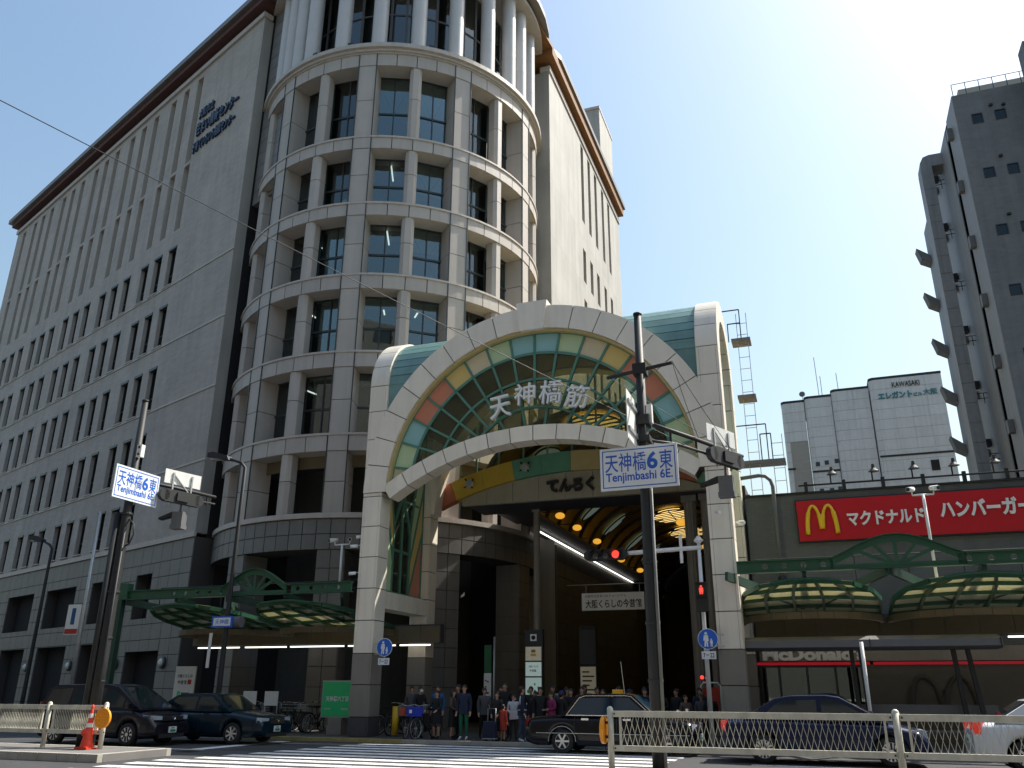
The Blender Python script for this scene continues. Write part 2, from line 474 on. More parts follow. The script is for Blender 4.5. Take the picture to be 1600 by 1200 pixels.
mat('vault_yellow', (0.42, 0.31, 0.07), 0.6, var=0.12, scale=1.5)
mat('black', (0.012, 0.012, 0.012), 0.5, var=0)
mat('letter_white', (0.80, 0.80, 0.78), 0.4, var=0.03)
mat('black_steel', (0.016, 0.017, 0.018), 0.6, var=0.2, scale=6)
mat('galvanised', (0.42, 0.43, 0.42), 0.45, metal=0.5, var=0.12, scale=5)
mat('chrome', (0.75, 0.75, 0.75), 0.15, metal=1.0, var=0)
mat('white_paint', (0.78, 0.77, 0.73), 0.5, var=0.08, scale=3, dirt=0.15)
mat('rail_paint', (0.60, 0.58, 0.48), 0.5, var=0.16, scale=6, dirt=0.25)
mat('sign_blue', (0.01, 0.12, 0.55), 0.35, var=0.03)
mat('sign_face', (0.72, 0.76, 0.78), 0.35, var=0.03)
mat('sign_text_blue', (0.015, 0.11, 0.52), 0.4, var=0)
mat('mcd_red', (0.50, 0.008, 0.016), 0.4, var=0.05, spec=0.4)
mat('mcd_yellow', (0.80, 0.50, 0.01), 0.35, var=0.04)
tilemat('grey_tile', (0.115, 0.12, 0.115), 0.30, 0.10, mortar=0.7)
mat('beige_panel', (0.15, 0.12, 0.07), 0.6, var=0.10, rand=0.07)
mat('tube_light', (0.9, 0.9, 0.88), 0.4, var=0, emit=(1.0, 0.97, 0.88), estr=1.1)
mat('globe_light', (0.9, 0.6, 0.2), 0.4, var=0, emit=(1.0, 0.48, 0.05), estr=0.40)
mat('oval_light', (0.9, 0.75, 0.4), 0.4, var=0, emit=(1.0, 0.68, 0.24), estr=0.85)
mat('skylight_glow', (0.5, 0.62, 0.55), 0.3, var=0, emit=(0.55, 0.72, 0.62), estr=0.06)  # aqua skylights: emission stands in for daylight coming through the glass
mat('red_neon', (0.25, 0.004, 0.01), 0.4, var=0, emit=(1.0, 0.02, 0.05), estr=0.09)
mat('red_lamp', (0.7, 0.03, 0.02), 0.4, var=0, emit=(1.0, 0.06, 0.04), estr=0.8)
mat('dark_lens', (0.05, 0.05, 0.045), 0.25, var=0)
glass('canopy_glass', (0.80, 0.74, 0.50), 0.0, 0.3, opaque=0.72, body=(0.80, 0.75, 0.54))
mat('steel_grey', (0.13, 0.13, 0.135), 0.55, metal=0.0, var=0.1)
mat('bldg_white', (0.62, 0.62, 0.60), 0.6, var=0.06, rand=0.04, dirt=0.12)
mat('bldg_joint', (0.48, 0.48, 0.465), 0.8, var=0)
mat('bldg_brown', (0.34, 0.32, 0.28), 0.7, var=0.08)
mat('kawa_teal', (0.03, 0.20, 0.24), 0.5, var=0)
tilemat('tower_grey', (0.15, 0.155, 0.16), 0.5, 0.2, mortar=0.85)
mat('tower_pale', (0.21, 0.22, 0.235), 0.6, var=0.1, dirt=0.2)
mat('rubber', (0.015, 0.015, 0.015), 0.8, var=0.1)
mat('car_black', (0.006, 0.006, 0.008), 0.22, var=0, spec=0.3, coat=0.08)
mat('car_van', (0.010, 0.010, 0.016), 0.22, var=0, spec=0.3, coat=0.08)
mat('car_teal', (0.003, 0.016, 0.027), 0.22, var=0, spec=0.3, coat=0.08)
mat('car_blue', (0.006, 0.013, 0.042), 0.22, var=0, spec=0.3, coat=0.08)
mat('car_white', (0.62, 0.64, 0.66), 0.25, var=0, coat=0.6)
mat('car_glass', (0.012, 0.018, 0.022), 0.04, var=0, spec=0.8)
mat('car_glass_blue', (0.012, 0.03, 0.05), 0.04, var=0, spec=0.8)
mat('shop_dark', (0.10, 0.092, 0.075), 0.5, var=0.15, scale=1.2)
mat('conduit', (0.16, 0.16, 0.15), 0.6, var=0.15)
mat('headlamp', (0.34, 0.40, 0.45), 0.10, var=0, spec=0.8)
mat('tail_red', (0.16, 0.008, 0.006), 0.2, var=0)
mat('tail_amber', (0.75, 0.22, 0.02), 0.2, var=0)
mat('tail_lit', (0.4, 0.02, 0.015), 0.2, var=0, emit=(1, 0.06, 0.04), estr=0.14)
mat('alloy', (0.62, 0.62, 0.61), 0.3, metal=0.6, var=0.05)
mat('plate_white', (0.62, 0.66, 0.66), 0.5, var=0); mat('plate_green', (0.02, 0.16, 0.06), 0.5, var=0)
mat('taxi_amber', (0.75, 0.38, 0.02), 0.4, var=0)
mat('cone_red', (0.72, 0.055, 0.02), 0.55, var=0.12, scale=12, dirt=0.15)
mat('cone_white', (0.75, 0.75, 0.72), 0.5, var=0.08, scale=10)
mat('disc_orange', (0.85, 0.32, 0.015), 0.35, var=0.06, scale=14)
mat('board_green', (0.02, 0.30, 0.11), 0.4, var=0.05, emit=(0.02, 0.36, 0.13), estr=0.05)
mat('banner_green', (0.012, 0.10, 0.04), 0.6, var=0.1)
mat('board_white', (0.70, 0.70, 0.66), 0.5, var=0.05)
mat('lit_board', (0.62, 0.74, 0.68), 0.5, var=0.04, emit=(0.55, 0.72, 0.64), estr=0.12)
mat('lit_cream', (0.62, 0.58, 0.42), 0.5, var=0.04, emit=(0.62, 0.55, 0.36), estr=0.05)
mat('post_yellow', (0.62, 0.38, 0.01), 0.5, var=0.08)
mat('skin', (0.45, 0.25, 0.16), 0.55, var=0.05); mat('hair', (0.012, 0.009, 0.008), 0.5, var=0)
for nm, cc in dict(navy=(0.012, 0.018, 0.045), cblack=(0.010, 0.010, 0.011), cgreen=(0.010, 0.12, 0.06), cbrown=(0.10, 0.065, 0.055), cwhite=(0.55, 0.57, 0.58), cred=(0.42, 0.045, 0.025), cgrey=(0.07, 0.07, 0.075), cdenim=(0.03, 0.05, 0.09), cmagenta=(0.22, 0.02, 0.09), cblue=(0.02, 0.09, 0.20), cpattern=(0.30, 0.30, 0.34), cpink=(0.35, 0.27, 0.27), capblue=(0.02, 0.04, 0.45), maskw=(0.5, 0.62, 0.66)).items():
    mat(nm, cc, 0.85, var=0.12, scale=14)
# ================================================================== SETTING
def setting(o): return tag(o, kind='structure')
m_ = mat('ground_far', (0.11, 0.11, 0.105), 0.9, var=0.2, scale=0.3)
tilemat('paving_tile', (0.09, 0.086, 0.082), 0.3, 0.3, mortar=0.6, plane='xy', mw=0.05)
gb = MB().use('ground_far'); gb.box(-900, 900, -900, 900, -0.6, -0.06)
setting(gb.build('ground', None, W(0, 0), RZ))
rb = MB().use('asphalt'); rb.box(-160, 160, -30, 60, -0.055, 0.0)
road = setting(rb.build('road', None, W(0, 0), RZ))
# far pavement
pb = MB().use('paving_tile')
pb.prism([(-60, 17.2 - 0.9), (-17, -0.9), (80, -0.9), (80, 58), (-60, 58)], 0.004, 0.10, 'xy')
pav = setting(pb.build('pavement', None, W(0, 0), RZ))
nb = MB().use('paving_tile'); nb.box(-60, 60, -60, -26.0, 0.004, 0.10)
setting(nb.build('pavement_near', None, W(0, 0), RZ))
# unseen blocks across the road, added behind the camera to shade the street
ob = MB()
for u0, u1, h in ((-90, -48, 28), (-47, -30, 34), (-29, -6, 30), (-5, 12, 37), (13, 34, 32), (35, 80, 28)):
    ob.use('opposite_wall'); hs = []
    zz = 4.0
    while zz < h - 2:
        x_ = u0 + 1.0
        while x_ < u1 - 2.5: hs.append((x_, x_ + 1.8, zz, zz + 1.7)); x_ += 3.0
        zz += 3.4
    k0 = len(ob.v)
    holes_wall(ob, u0, u1, 0.1, h, hs, 0.2, rev='opposite_wall', bk='car_glass')
    for i_ in range(k0, len(ob.v)): x_, y_, z_ = ob.v[i_]; ob.v[i_] = (x_, -34 - y_, z_)
    ob.use('opposite_wall'); ob.box(u0, u1, -50, -34.25, 0.1, h)
setting(ob.build('opposite_shade_blocks', None, W(0, 0), RZ))
# kerb stones of the far pavement, one metre each
kst = MB().use('kerb_stone'); kst.box(-0.495, 0.495, -0.10, 0.08, 0.0, 0.115); kst_me = kst.me('kerb_block')
ksy = MB().use('kerb_yellow'); ksy.box(-0.495, 0.495, -0.10, 0.08, 0.0, 0.115); ksy_me = ksy.me('kerb_block')
kerb = MB().use('kerb_stone'); kerb.box(-0.3, 0.3, -0.02, 0.02, -0.05, 0.0)
kerb = setting(kerb.build('kerb', None, W(0, -1.0, 0.004), RZ))
for i in range(38):
    u = -16.5 + i
    linkmesh('kerb_block', ksy_me if -10 < u < -3.5 else kst_me, kerb, (u, 0, 0))
for i in range(22):
    linkmesh('kerb_block', kst_me, kerb, (-17.4 - i * math.cos(rad(21.85)), 0.15 + i * math.sin(rad(21.85)), 0), rad(-21.85))
# median islands with kerb blocks
def island(name, u0, u1, v0, v1, ends):
    b = MB().use('paving'); b.box(u0, u1, v0 + 0.16, v1 - 0.16, 0.004, 0.172)
    o = setting(b.build(name, None, W(0, 0), RZ))
    kb = MB().use('kerb_stone'); kb.box(-0.294, 0.294, -0.08, 0.08, 0.0, 0.175); me = kb.me('kerb_block')
    n = min(int(abs(u1 - u0) / 0.6), 34)
    for i in range(n):
        u = (u1 - 0.3 - i * 0.6) if ends > 0 else (u0 + 0.3 + i * 0.6)
        linkmesh('kerb_block', me, o, (u, v0 + 0.08, 0.004)); linkmesh('kerb_block', me, o, (u, v1 - 0.08, 0.004))
    ue = u1 if ends > 0 else u0
    k = int((v1 - v0 - 0.32) / 0.56)
    w_ = (v1 - v0 - 0.32) / k
    for i in range(k):
        p = linkmesh('kerb_block', me, o, (ue - ends * 0.09, v0 + 0.16 + (i + 0.5) * w_, 0.004), PI / 2)
        p.scale = (w_ / 0.6, 1, 1)
    return o
isl_l = island('median_island', -60, -7.0, -10.4, -8.0, 1)
isl_r = island('median_island', 5.05, 60, -11.4, -9.15, -1)
# zebra crossing: painted sheets 4 mm above the road
zb = MB().use('paint_white'); zb.box(-0.5, 0.5, -0.5, 0.5, -0.002, 0.002); zb_me = zb.me('stripe')
zeb = MB().use('paint_white'); zeb.box(-0.1, 0.1, -0.01, 0.01, -0.001, 0.001)
zeb = setting(zeb.build('crossing_marking', None, W(0, -1.6, 0.005), RZ))
v = -1.75
i = 0
while v > -25:
    sk = (v + 2) * 0.28
    if v > -8.9 or v < -10.9:
        o = linkmesh('crossing_stripe', zb_me, zeb, (0.1 + sk * 0.35, v + 1.6, 0))
        o.scale = (10.4 - sk * 0.3, 0.46, 1)
    else:
        o = linkmesh('crossing_stripe', zb_me, zeb, (-0.9, v + 1.6, 0)); o.scale = (11.0, 0.46, 1)
    v -= 0.92
lane = MB().use('paint_white'); lane.box(-0.1, 0.1, -0.01, 0.01, -0.001, 0.001)
lane = setting(lane.build('lane_marking', None, W(0, -4.9, 0.005), RZ))
for k in range(5):
    o = linkmesh('lane_line', zb_me, lane, (-10.2 - k * 10, -1.0, 0)); o.scale = (5, 0.15, 1)
    o = linkmesh('lane_line', zb_me, lane, (9.5 + k * 10, -0.3, 0)); o.scale = (5, 0.15, 1)
o = linkmesh('stop_line', zb_me, lane, (-8.05, 1.3, 0)); o.scale = (0.45, 4.2, 1)
for k in range(2):
    o = linkmesh('edge_line', zb_me, lane, (-37 if k == 0 else 37, -3.0, 0)); o.scale = (56, 0.15, 1)

# patches and iron covers in the carriageway
for (u, v_, w_, l_) in ((-3.2, -7.3, 2.6, 0.9), (9.0, -7.4, 5.5, 0.7), (-6.4, -5.2, 1.6, 1.2), (3.2, -10.2, 1.4, 1.1)):
    b = MB().use('asphalt_patch'); b.box(-w_ / 2, w_ / 2, -l_ / 2, l_ / 2, -0.001, 0.0015); linkmesh('asphalt_patch', b.me('patch'), road, (u, v_, 0.002))
for (u, v_) in ((-7.6, -6.6), (7.3, -6.8), (-0.6, -10.0), (10.8, -7.6)):
    b = MB().use('iron'); b.lathe([(0.0, 0.006), (0.30, 0.006), (0.31, 0.0)], (0, 0, 0), 20)
    for k in range(6): b.box(-0.22, 0.22, -0.2 + k * 0.08 - 0.012, -0.2 + k * 0.08 + 0.012, 0.006, 0.011)
    b.build('manhole_cover', road, (u, v_, 0.004))
# ================================================================== MAIN BUILDING (round corner tower between two wings)
TW = Vector((-7.117, 44.434, 0)); TR = 8.35
bld = thing('office_building', 'tall beige stone corner building with round column-ringed tower and two wings', 'building', world=TW, wrz=0.0)
WC = Vector((-15.591, 40.722, 0)); WRZ = math.atan2(-0.6619, 0.7496)   # left wing: local x = towards the corner, y = inwards
RC = Vector((2.104, 44.951, 0)); RRZ = rad(70.4)                        # right wing: local x = away, y = inwards
WL = 40.2
lw = WC - TW; rw = RC - TW

# ---- left wing wall with window openings
GRP = [7.05, 8.9, 10.7]
wins = []
for k in range(6):
    for g_ in GRP:
        s0 = g_ + k * 6.15
        if s0 + 1.0 < WL - 0.6: wins.append(s0)
rows = [(8.95, 11.2), (12.55, 15.2), (16.52, 19.25), (20.52, 23.25), (24.55, 27.25)]
holes = []
for s0 in wins:
    for z0, z1 in rows: holes.append((-s0 - 1.0, -s0, z0, z1))
slots = []
for s0 in wins:
    slots.append((-s0 - 0.85, -s0 - 0.1, 28.5, 33.25)); slots.append((-s0 - 0.85, -s0 - 0.1, 33.5, 40.15))
b2 = MB().use('wing_tile')
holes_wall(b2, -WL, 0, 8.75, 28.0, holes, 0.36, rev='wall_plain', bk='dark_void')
holes_wall(b2, -WL, 0, 28.0, 40.6, slots, 0.42, rev='wall_plain', bk='wall_plain')
b2.use('wing_tile_side'); b2.add([(0, 0, 8.75), (0, 0.62, 8.75), (0, 0.62, 40.6), (0, 0, 40.6)], [(0, 1, 2, 3)])
b2.add([(-WL, 0, 8.75), (-WL, 16, 8.75), (-WL, 16, 40.6), (-WL, 0, 40.6)], [(0, 1, 2, 3)])
b2.add([(-WL, 0, 40.6), (0, 0, 40.6), (0, 1.3, 40.6), (-WL, 1.3, 40.6)], [(0, 1, 2, 3)])
b2.add([(-WL, 0, 8.75), (0, 0, 8.75), (0, 1.3, 8.75), (-WL, 1.3, 8.75)], [(0, 1, 2, 3)])
b2.build('wing_wall', bld, lw, WRZ)
def on_wing(s, y, z): return lw + Matrix.Rotation(WRZ, 3, 'Z') @ Vector((-s, y, z))
# string courses and sills
sc = MB().use('stone_ledge'); sc.box(-WL - 0.02, 0.05, -0.05, 0.03, -0.06, 0.04); sc_me = sc.me('string_course')
for z in (12.46, 16.43, 20.43, 24.47): linkmesh('string_course', sc_me, bld, on_wing(0, 0, z), WRZ)
cp = MB().use('stone_ledge'); cp.box(-WL - 0.1, 0.1, -0.14, 0.5, 40.602, 40.95); cp.build('coping', bld, lw, WRZ)
cp = MB().use('stone_ledge'); cp.box(-WL - 0.05, 0.06, -0.09, 0.05, 8.55, 8.80); cp.build('base_ledge', bld, lw, WRZ)
fr = MB().use('window_frame')
fr.box(-0.5, -0.44, -0.03, 0.05, 0, 2.7); fr.box(0.44, 0.5, -0.03, 0.05, 0, 2.7); fr.box(-0.44, 0.44, -0.03, 0.05, 0, 0.07); fr.box(-0.44, 0.44, -0.03, 0.05, 2.63, 2.7); fr.box(-0.44, 0.44, -0.03, 0.05, 0.85, 0.91)
fr.use('stone_ledge'); fr.box(-0.56, 0.56, -0.36, -0.03, -0.05, 0.012)
fr.use('window_frame'); fr.box(-0.5, 0.5, -0.30, -0.03, 2.55, 2.70)
fr_me = fr.me('window')
pn = MB().use('curtain_glass'); pn.box(-0.44, 0.44, 0.0, 0.012, 0.07, 2.63); pn_me = pn.me('pane')
wbl = []
for f_ in (1.5, 1.0, 2.0):
    q_ = MB().use('blind'); q_.box(-0.43, 0.43, 0.03, 0.04, f_, 2.6); wbl.append(q_.me('blind'))
for s0 in wins:
    for z0, z1 in rows:
        wo = linkmesh('window', fr_me, bld, on_wing(s0 + 0.5, 0.26, z0 + 0.002), WRZ)
        wo.scale = (0.998, 1, (z1 - z0) / 2.702)
        linkmesh('pane', pn_me, wo, (0, 0, 0))
        if random.random() < 0.28: linkmesh('blind', random.choice(wbl), wo)
# ---- left wing base: granite slabs with large openings
base_open = [(3.8, 5.5, 4.9, 7.1), (8.2, 10.8, 4.9, 7.1), (12.9, 17.1, 4.9, 7.1), (19.1, 23.4, 4.9, 7.1), (25.4, 29.6, 4.9, 7.1), (31.6, 35.8, 4.9, 7.1),
             (2.0, 5.5, 0.1, 3.3), (7.6, 11.0, 0.1, 3.8), (12.9, 17.0, 0.1, 3.8), (19.0, 22.9, 0.1, 3.8), (25.2, 29.4, 0.1, 3.8), (31.4, 35.6, 0.1, 3.8)]
bb = MB().use('stone_backing')
holes_wall(bb, -WL, 0, 0.0, 8.56, [(-q[1], -q[0], q[2], q[3]) for q in base_open], 1.1, y=0.06)
bb.use('stone_backing'); bb.add([(0, 0.06, 0), (0, 9, 0), (0, 9, 8.56), (0, 0.06, 8.56)], [(0, 1, 2, 3)])
bb.build('base_wall', bld, lw, WRZ)
zc = [0.1, 0.85, 1.6, 2.35, 3.1, 3.85, 4.6, 5.35, 6.1, 6.85, 7.6, 8.54]
sc_ = [i * 1.03 for i in range(40)]
nslab = 0
for i in range(len(sc_) - 1):
    for k in range(len(zc) - 1):
        s0, s1, z0, z1 = sc_[i], sc_[i + 1], zc[k], zc[k + 1]
        parts = [(s0, s1, z0, z1)]
        for q in base_open:
            new = []
            for (a0, a1, c0, c1) in parts:
                if q[1] <= a0 or q[0] >= a1 or q[3] <= c0 or q[2] >= c1: new.append((a0, a1, c0, c1)); continue
                if a0 < q[0]: new.append((a0, q[0], c0, c1))
                if a1 > q[1]: new.append((q[1], a1, c0, c1))
                m0, m1 = max(a0, q[0]), min(a1, q[1])
                if c0 < q[2]: new.append((m0, m1, c0, q[2]))
                if c1 > q[3]: new.append((m0, m1, q[3], c1))
            parts = new
        for (a0, a1, c0, c1) in parts:
            if a1 - a0 < 0.05 or c1 - c0 < 0.05 or s0 > 36.5: continue
            if nslab < 145 or (s0 < 25 and nslab < 240):
                panel('granite_slab', bld, on_wing((a0 + a1) / 2, 0.03, (c0 + c1) / 2), (a1 - a0 - 0.03, 0.06, c1 - c0 - 0.03), 'granite', WRZ); nslab += 1
for q in base_open[:6]:
    w_ = q[1] - q[0]
    f = MB().use('window_frame')
    n = max(2, int(w_ / 1.0))
    for j in range(n + 1):
        x = -w_ / 2 + w_ * j / n
        f.box(x - 0.04, x + 0.04, -0.04, 0.05, 0, q[3] - q[2])
    f.box(-w_ / 2, w_ / 2, -0.03, 0.04, 0, 0.08); f.box(-w_ / 2, w_ / 2, -0.03, 0.04, q[3] - q[2] - 0.08, q[3] - q[2])
    wo = f.build('window', bld, on_wing((q[0] + q[1]) / 2, 0.9, q[2]), WRZ)
    for j in range(n):
        g_ = MB().use('curtain_glass'); g_.box(-w_ / 2 + w_ * j / n + 0.04, -w_ / 2 + w_ * (j + 1) / n - 0.04, 0, 0.012, 0.08, q[3] - q[2] - 0.08)
        g_.build('pane', wo)
# round wall lamps
for s0 in (1.35, 6.3, 11.9, 18.0, 24.1):
    l = MB().use('steel_grey'); l.lathe([(0.02, 0.0), (0.24, 0.0), (0.26, -0.08), (0.22, -0.14)], (0, 0, 0), 14, 'y')
    l.use('window_frame').lathe([(0.28, -0.02), (0.28, -0.09), (0.24, -0.10)], (0, 0, 0), 14, 'y')
    l.use('board_white').sphere((0, -0.10, 0), 0.2, 12, 6, (1, 0.7, 1))
    l.build('wall_lamp', bld, on_wing(s0, -0.005, 2.75), WRZ)
# lettering on the wing
for body, s0, s1, z0, z1 in (('大阪市立', 6.7, 4.9, 36.3, 37.05), ('住まい情報センター', 6.8, 1.8, 35.0, 36.0), ('子育ていろいろ相談センター', 6.95, 1.95, 33.75, 34.6)):
    text('lettering', body, s0 - s1, z1 - z0, 0.12, 'letter_blue', bld, on_wing((s0 + s1) / 2, -0.07, (z0 + z1) / 2), WRZ, bold=0.018)

# ---- right wing wall
slot_r = [(s, s + 0.75, z0, z1) for s in (7.8, 9.8, 11.8, 14.1, 16.2) for z0, z1 in ((33.35, 39.9),)] + [(s, s + 0.8, z0, z0 + 2.6) for s in (7.8, 9.8, 11.8, 14.1, 16.2) for z0 in (12.5, 16.5, 20.5, 24.5, 28.5)]
b = MB().use('wing_tile_side')
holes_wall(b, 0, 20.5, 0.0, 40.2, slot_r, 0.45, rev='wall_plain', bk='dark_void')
b.add([(0, 0, 0), (0, 1.6, 0), (0, 1.6, 40.2), (0, 0, 40.2)], [(0, 1, 2, 3)])
b.add([(20.5, 0, 0), (20.5, 14, 0), (20.5, 14, 40.2), (20.5, 0, 40.2)], [(0, 1, 2, 3)])
b.add([(0, 0, 40.2), (20.5, 0, 40.2), (20.5, 1.6, 40.2), (0, 1.6, 40.2)], [(0, 1, 2, 3)])
b.build('wing_wall', bld, rw, RRZ)
def on_rw(s, y, z): return rw + Matrix.Rotation(RRZ, 3, 'Z') @ Vector((s, y, z))
c_ = MB().use('stone_ledge'); c_.box(-0.08, 20.6, -0.10, 0.6, 40.202, 40.6); c_.build('coping', bld, rw, RRZ)
for s, e, z0, z1 in slot_r:
    wo = linkmesh('window', fr_me, bld, on_rw((s + e) / 2, 0.38, z0 + 0.002), RRZ); wo.scale = ((e - s) / 1.0 * 0.86, 0.6, (z1 - z0) / 2.702)
    linkmesh('pane', pn_me, wo)
bs_ = MB().use('stone_backing'); bs_.box(0.02, 20.5, -0.05, -0.002, 0.1, 8.9); bs_.build('base_backing', bld, rw, RRZ)
for i in range(14):
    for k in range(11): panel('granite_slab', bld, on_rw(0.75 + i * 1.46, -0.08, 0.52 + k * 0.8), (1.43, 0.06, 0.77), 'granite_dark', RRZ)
# penthouse behind the right wing's roof
ph = MB().use('wing_tile_side'); ph.box(14.7, 19.3, 0.05, 5.5, 40.7, 48.2); ph.use('stone_ledge').box(14.6, 19.4, 0.0, 5.6, 48.2, 48.45)
ph.build('stair_house', bld, rw, RRZ)

# ---- inner core (dark mass behind the openings) and roof
core = MB().use('dark_void')
def lwp(s, y): p = on_wing(s, y, 0); return (p.x, p.y)
def rwp(s, y): p = on_rw(s, y, 0); return (p.x, p.y)
core.prism([lwp(WL - 0.05, 0.62), lwp(0.02, 0.62), lwp(0.02, 1.25), lwp(-3.0, 4.6), rwp(-3.0, 4.6), rwp(0.02, 1.5), rwp(20.4, 1.5), rwp(20.4, 14), (10, 40), lwp(WL - 0.05, 16)], 0.05, 41.3, 'xy')
core.build('core', bld)
def arc_pts(r, a0, a1, n):
    return [(r * math.cos(rad(a0 + (a1 - a0) * i / n)), r * math.sin(rad(a0 + (a1 - a0) * i / n))) for i in range(n + 1)]
rf = MB().use('roof_metal')
outline = [lwp(WL + 0.9, -0.75), lwp(-1.5, -0.75)] + arc_pts(TR + 0.9, -150, 1, 18) + [rwp(1.0, -0.6), rwp(20.9, -0.6), rwp(20.9, 14), (10, 40), lwp(WL + 0.9, 16)]
rf.prism(outline, 41.75, 42.15, 'xy')
rf.build('roof', bld)
sf = MB().use('soffit_red'); sf.prism([lwp(WL + 0.5, -0.5), lwp(-0.4, -0.5), lwp(-0.4, 1.2), lwp(WL + 0.5, 1.2)], 41.32, 41.74, 'xy')
sf.build('soffit', bld)
sf = MB().use('soffit_orange'); sf.prism([rwp(-0.6, -0.45), rwp(20.7, -0.45), rwp(20.7, 1.4), rwp(-0.6, 1.4)], 41.0, 41.74, 'xy')
sf.build('soffit', bld)
sf = MB().use('soffit_orange'); sf.prism([rwp(-7, 0.1), rwp(-0.6, -0.45), rwp(-0.6, 1.4), rwp(-7, 8)], 41.5, 41.74, 'xy')
sf.build('soffit', bld)
rl = MB().use('galvanised')
for k in range(9):
    p = on_rw(12.6 + k, -0.3, 42.15); rl.tube([p, p + Vector((0, 0, 0.9))], 0.025, 5)
for dz in (0.45, 0.9): rl.tube([on_rw(12.6, -0.3, 42.15 + dz), on_rw(20.6, -0.3, 42.15 + dz)], 0.025, 5)
rl.build('roof_railing', bld)
# recessed stone wall between wing and tower
for k in range(16):
    z0 = 27.4 + k * 0.86
    for j in range(2):
        panel('stone_panel', bld, on_wing(-0.06 - 0.55 - j * 1.08, 0.85, z0 + 0.43), (1.05, 0.3, 0.83), 'granite', WRZ)
# ---- round tower
bands = [(7.26, 8.60), (11.64, 12.46), (15.67, 16.47), (19.71, 20.50), (23.76, 24.50), (27.70, 28.44), (32.95, 33.80)]
A0, A1 = -168.0, 12.0
pil = [-168, -132, -96, -60, -24, 12]
def seg_me(w, h, r0, r1, m, n=3):
    q = MB().use(m); q.ringseg(r0, r1, 0, h, -w / 2, w / 2, n); return q.me('panel')
for bi, (z0, z1) in enumerate(bands):
    rb_ = MB().use('stone_backing'); rb_.ringseg(TR - 1.6, TR - 0.06, z0 + 0.02, z1 - 0.02, A0, A1, 40)
    if bi > 0: rb_.use('stone'); rb_.ringseg(TR - 1.55, TR - 0.08, z0, z0 + 0.03, A0, A1, 40)
    bo = rb_.build('band', bld)
    if bi == 0:
        for r_ in range(2):
            h = (z1 - z0) / 2
            me = seg_me(4.5 - 0.26, h - 0.035, TR - 0.06, TR, 'granite', 2)
            for k in range(40):
                linkmesh('stone_panel', me, bo, (0, 0, z0 + r_ * h), rad(A0 + 4.5 * (k + 0.5)))
        lip = MB().use('stone_ledge'); lip.ringseg(TR - 1.8, TR + 0.10, z1, z1 + 0.22, A0, A1, 48); lip.build('ledge', bo)
    else:
        hh = z1 - z0 - 0.10
        meA = seg_me(6.5 - 0.34, hh, TR - 0.06, TR + 0.02, 'stone', 2); meB = seg_me(29.5 / 4 - 0.30, hh, TR - 0.06, TR, 'stone', 2)
        for p_ in pil:
            linkmesh('stone_panel', meA, bo, (0, 0, z0), rad(p_))
            for k in range(4):
                if p_ < 12: linkmesh('stone_panel', meB, bo, (0, 0, z0), rad(p_ + 3.25 + 29.5 / 4 * (k + 0.5)))
        lip = MB().use('stone_ledge'); lip.ringseg(TR - 1.8, TR + 0.06, z1 - 0.10, z1, A0, A1, 48); lip.build('ledge', bo)
cor = MB().use('stone_ledge'); cor.ringseg(TR - 2.2, TR + 0.16, 33.8, 33.97, A0, A1, 60); cor.ringseg(TR - 2.2, TR + 0.30, 33.97, 34.22, A0, A1, 60)
cor.build('cornice', bld)
pw = rad(6.5) * TR
pilaster = MB().use('stone')
floors = [(8.82, 11.64), (12.46, 15.67), (16.47, 19.71), (20.50, 23.76), (24.50, 27.70), (28.44, 32.95)]
pm = MB().use('stone'); pm.box(-1.12, -0.02, -pw / 2, pw / 2, 0, 1); pm_me = pm.me('pilaster_block')
cmb = MB().use('stone'); e = 0.31
cmb.prism([(-0.62, -e), (-0.2, -e), (-0.05, -e + 0.16), (-0.05, e - 0.16), (-0.2, e), (-0.62, e)], 0, 1, 'xy'); cm_me = cmb.me('colonnette_block')
vst = MB().use('stone_ledge'); vst.box(-0.01, 0.03, -0.025, 0.025, 0, 1); vst_me = vst.me('joint_strip')
RG = TR - 1.04
wfm = {}
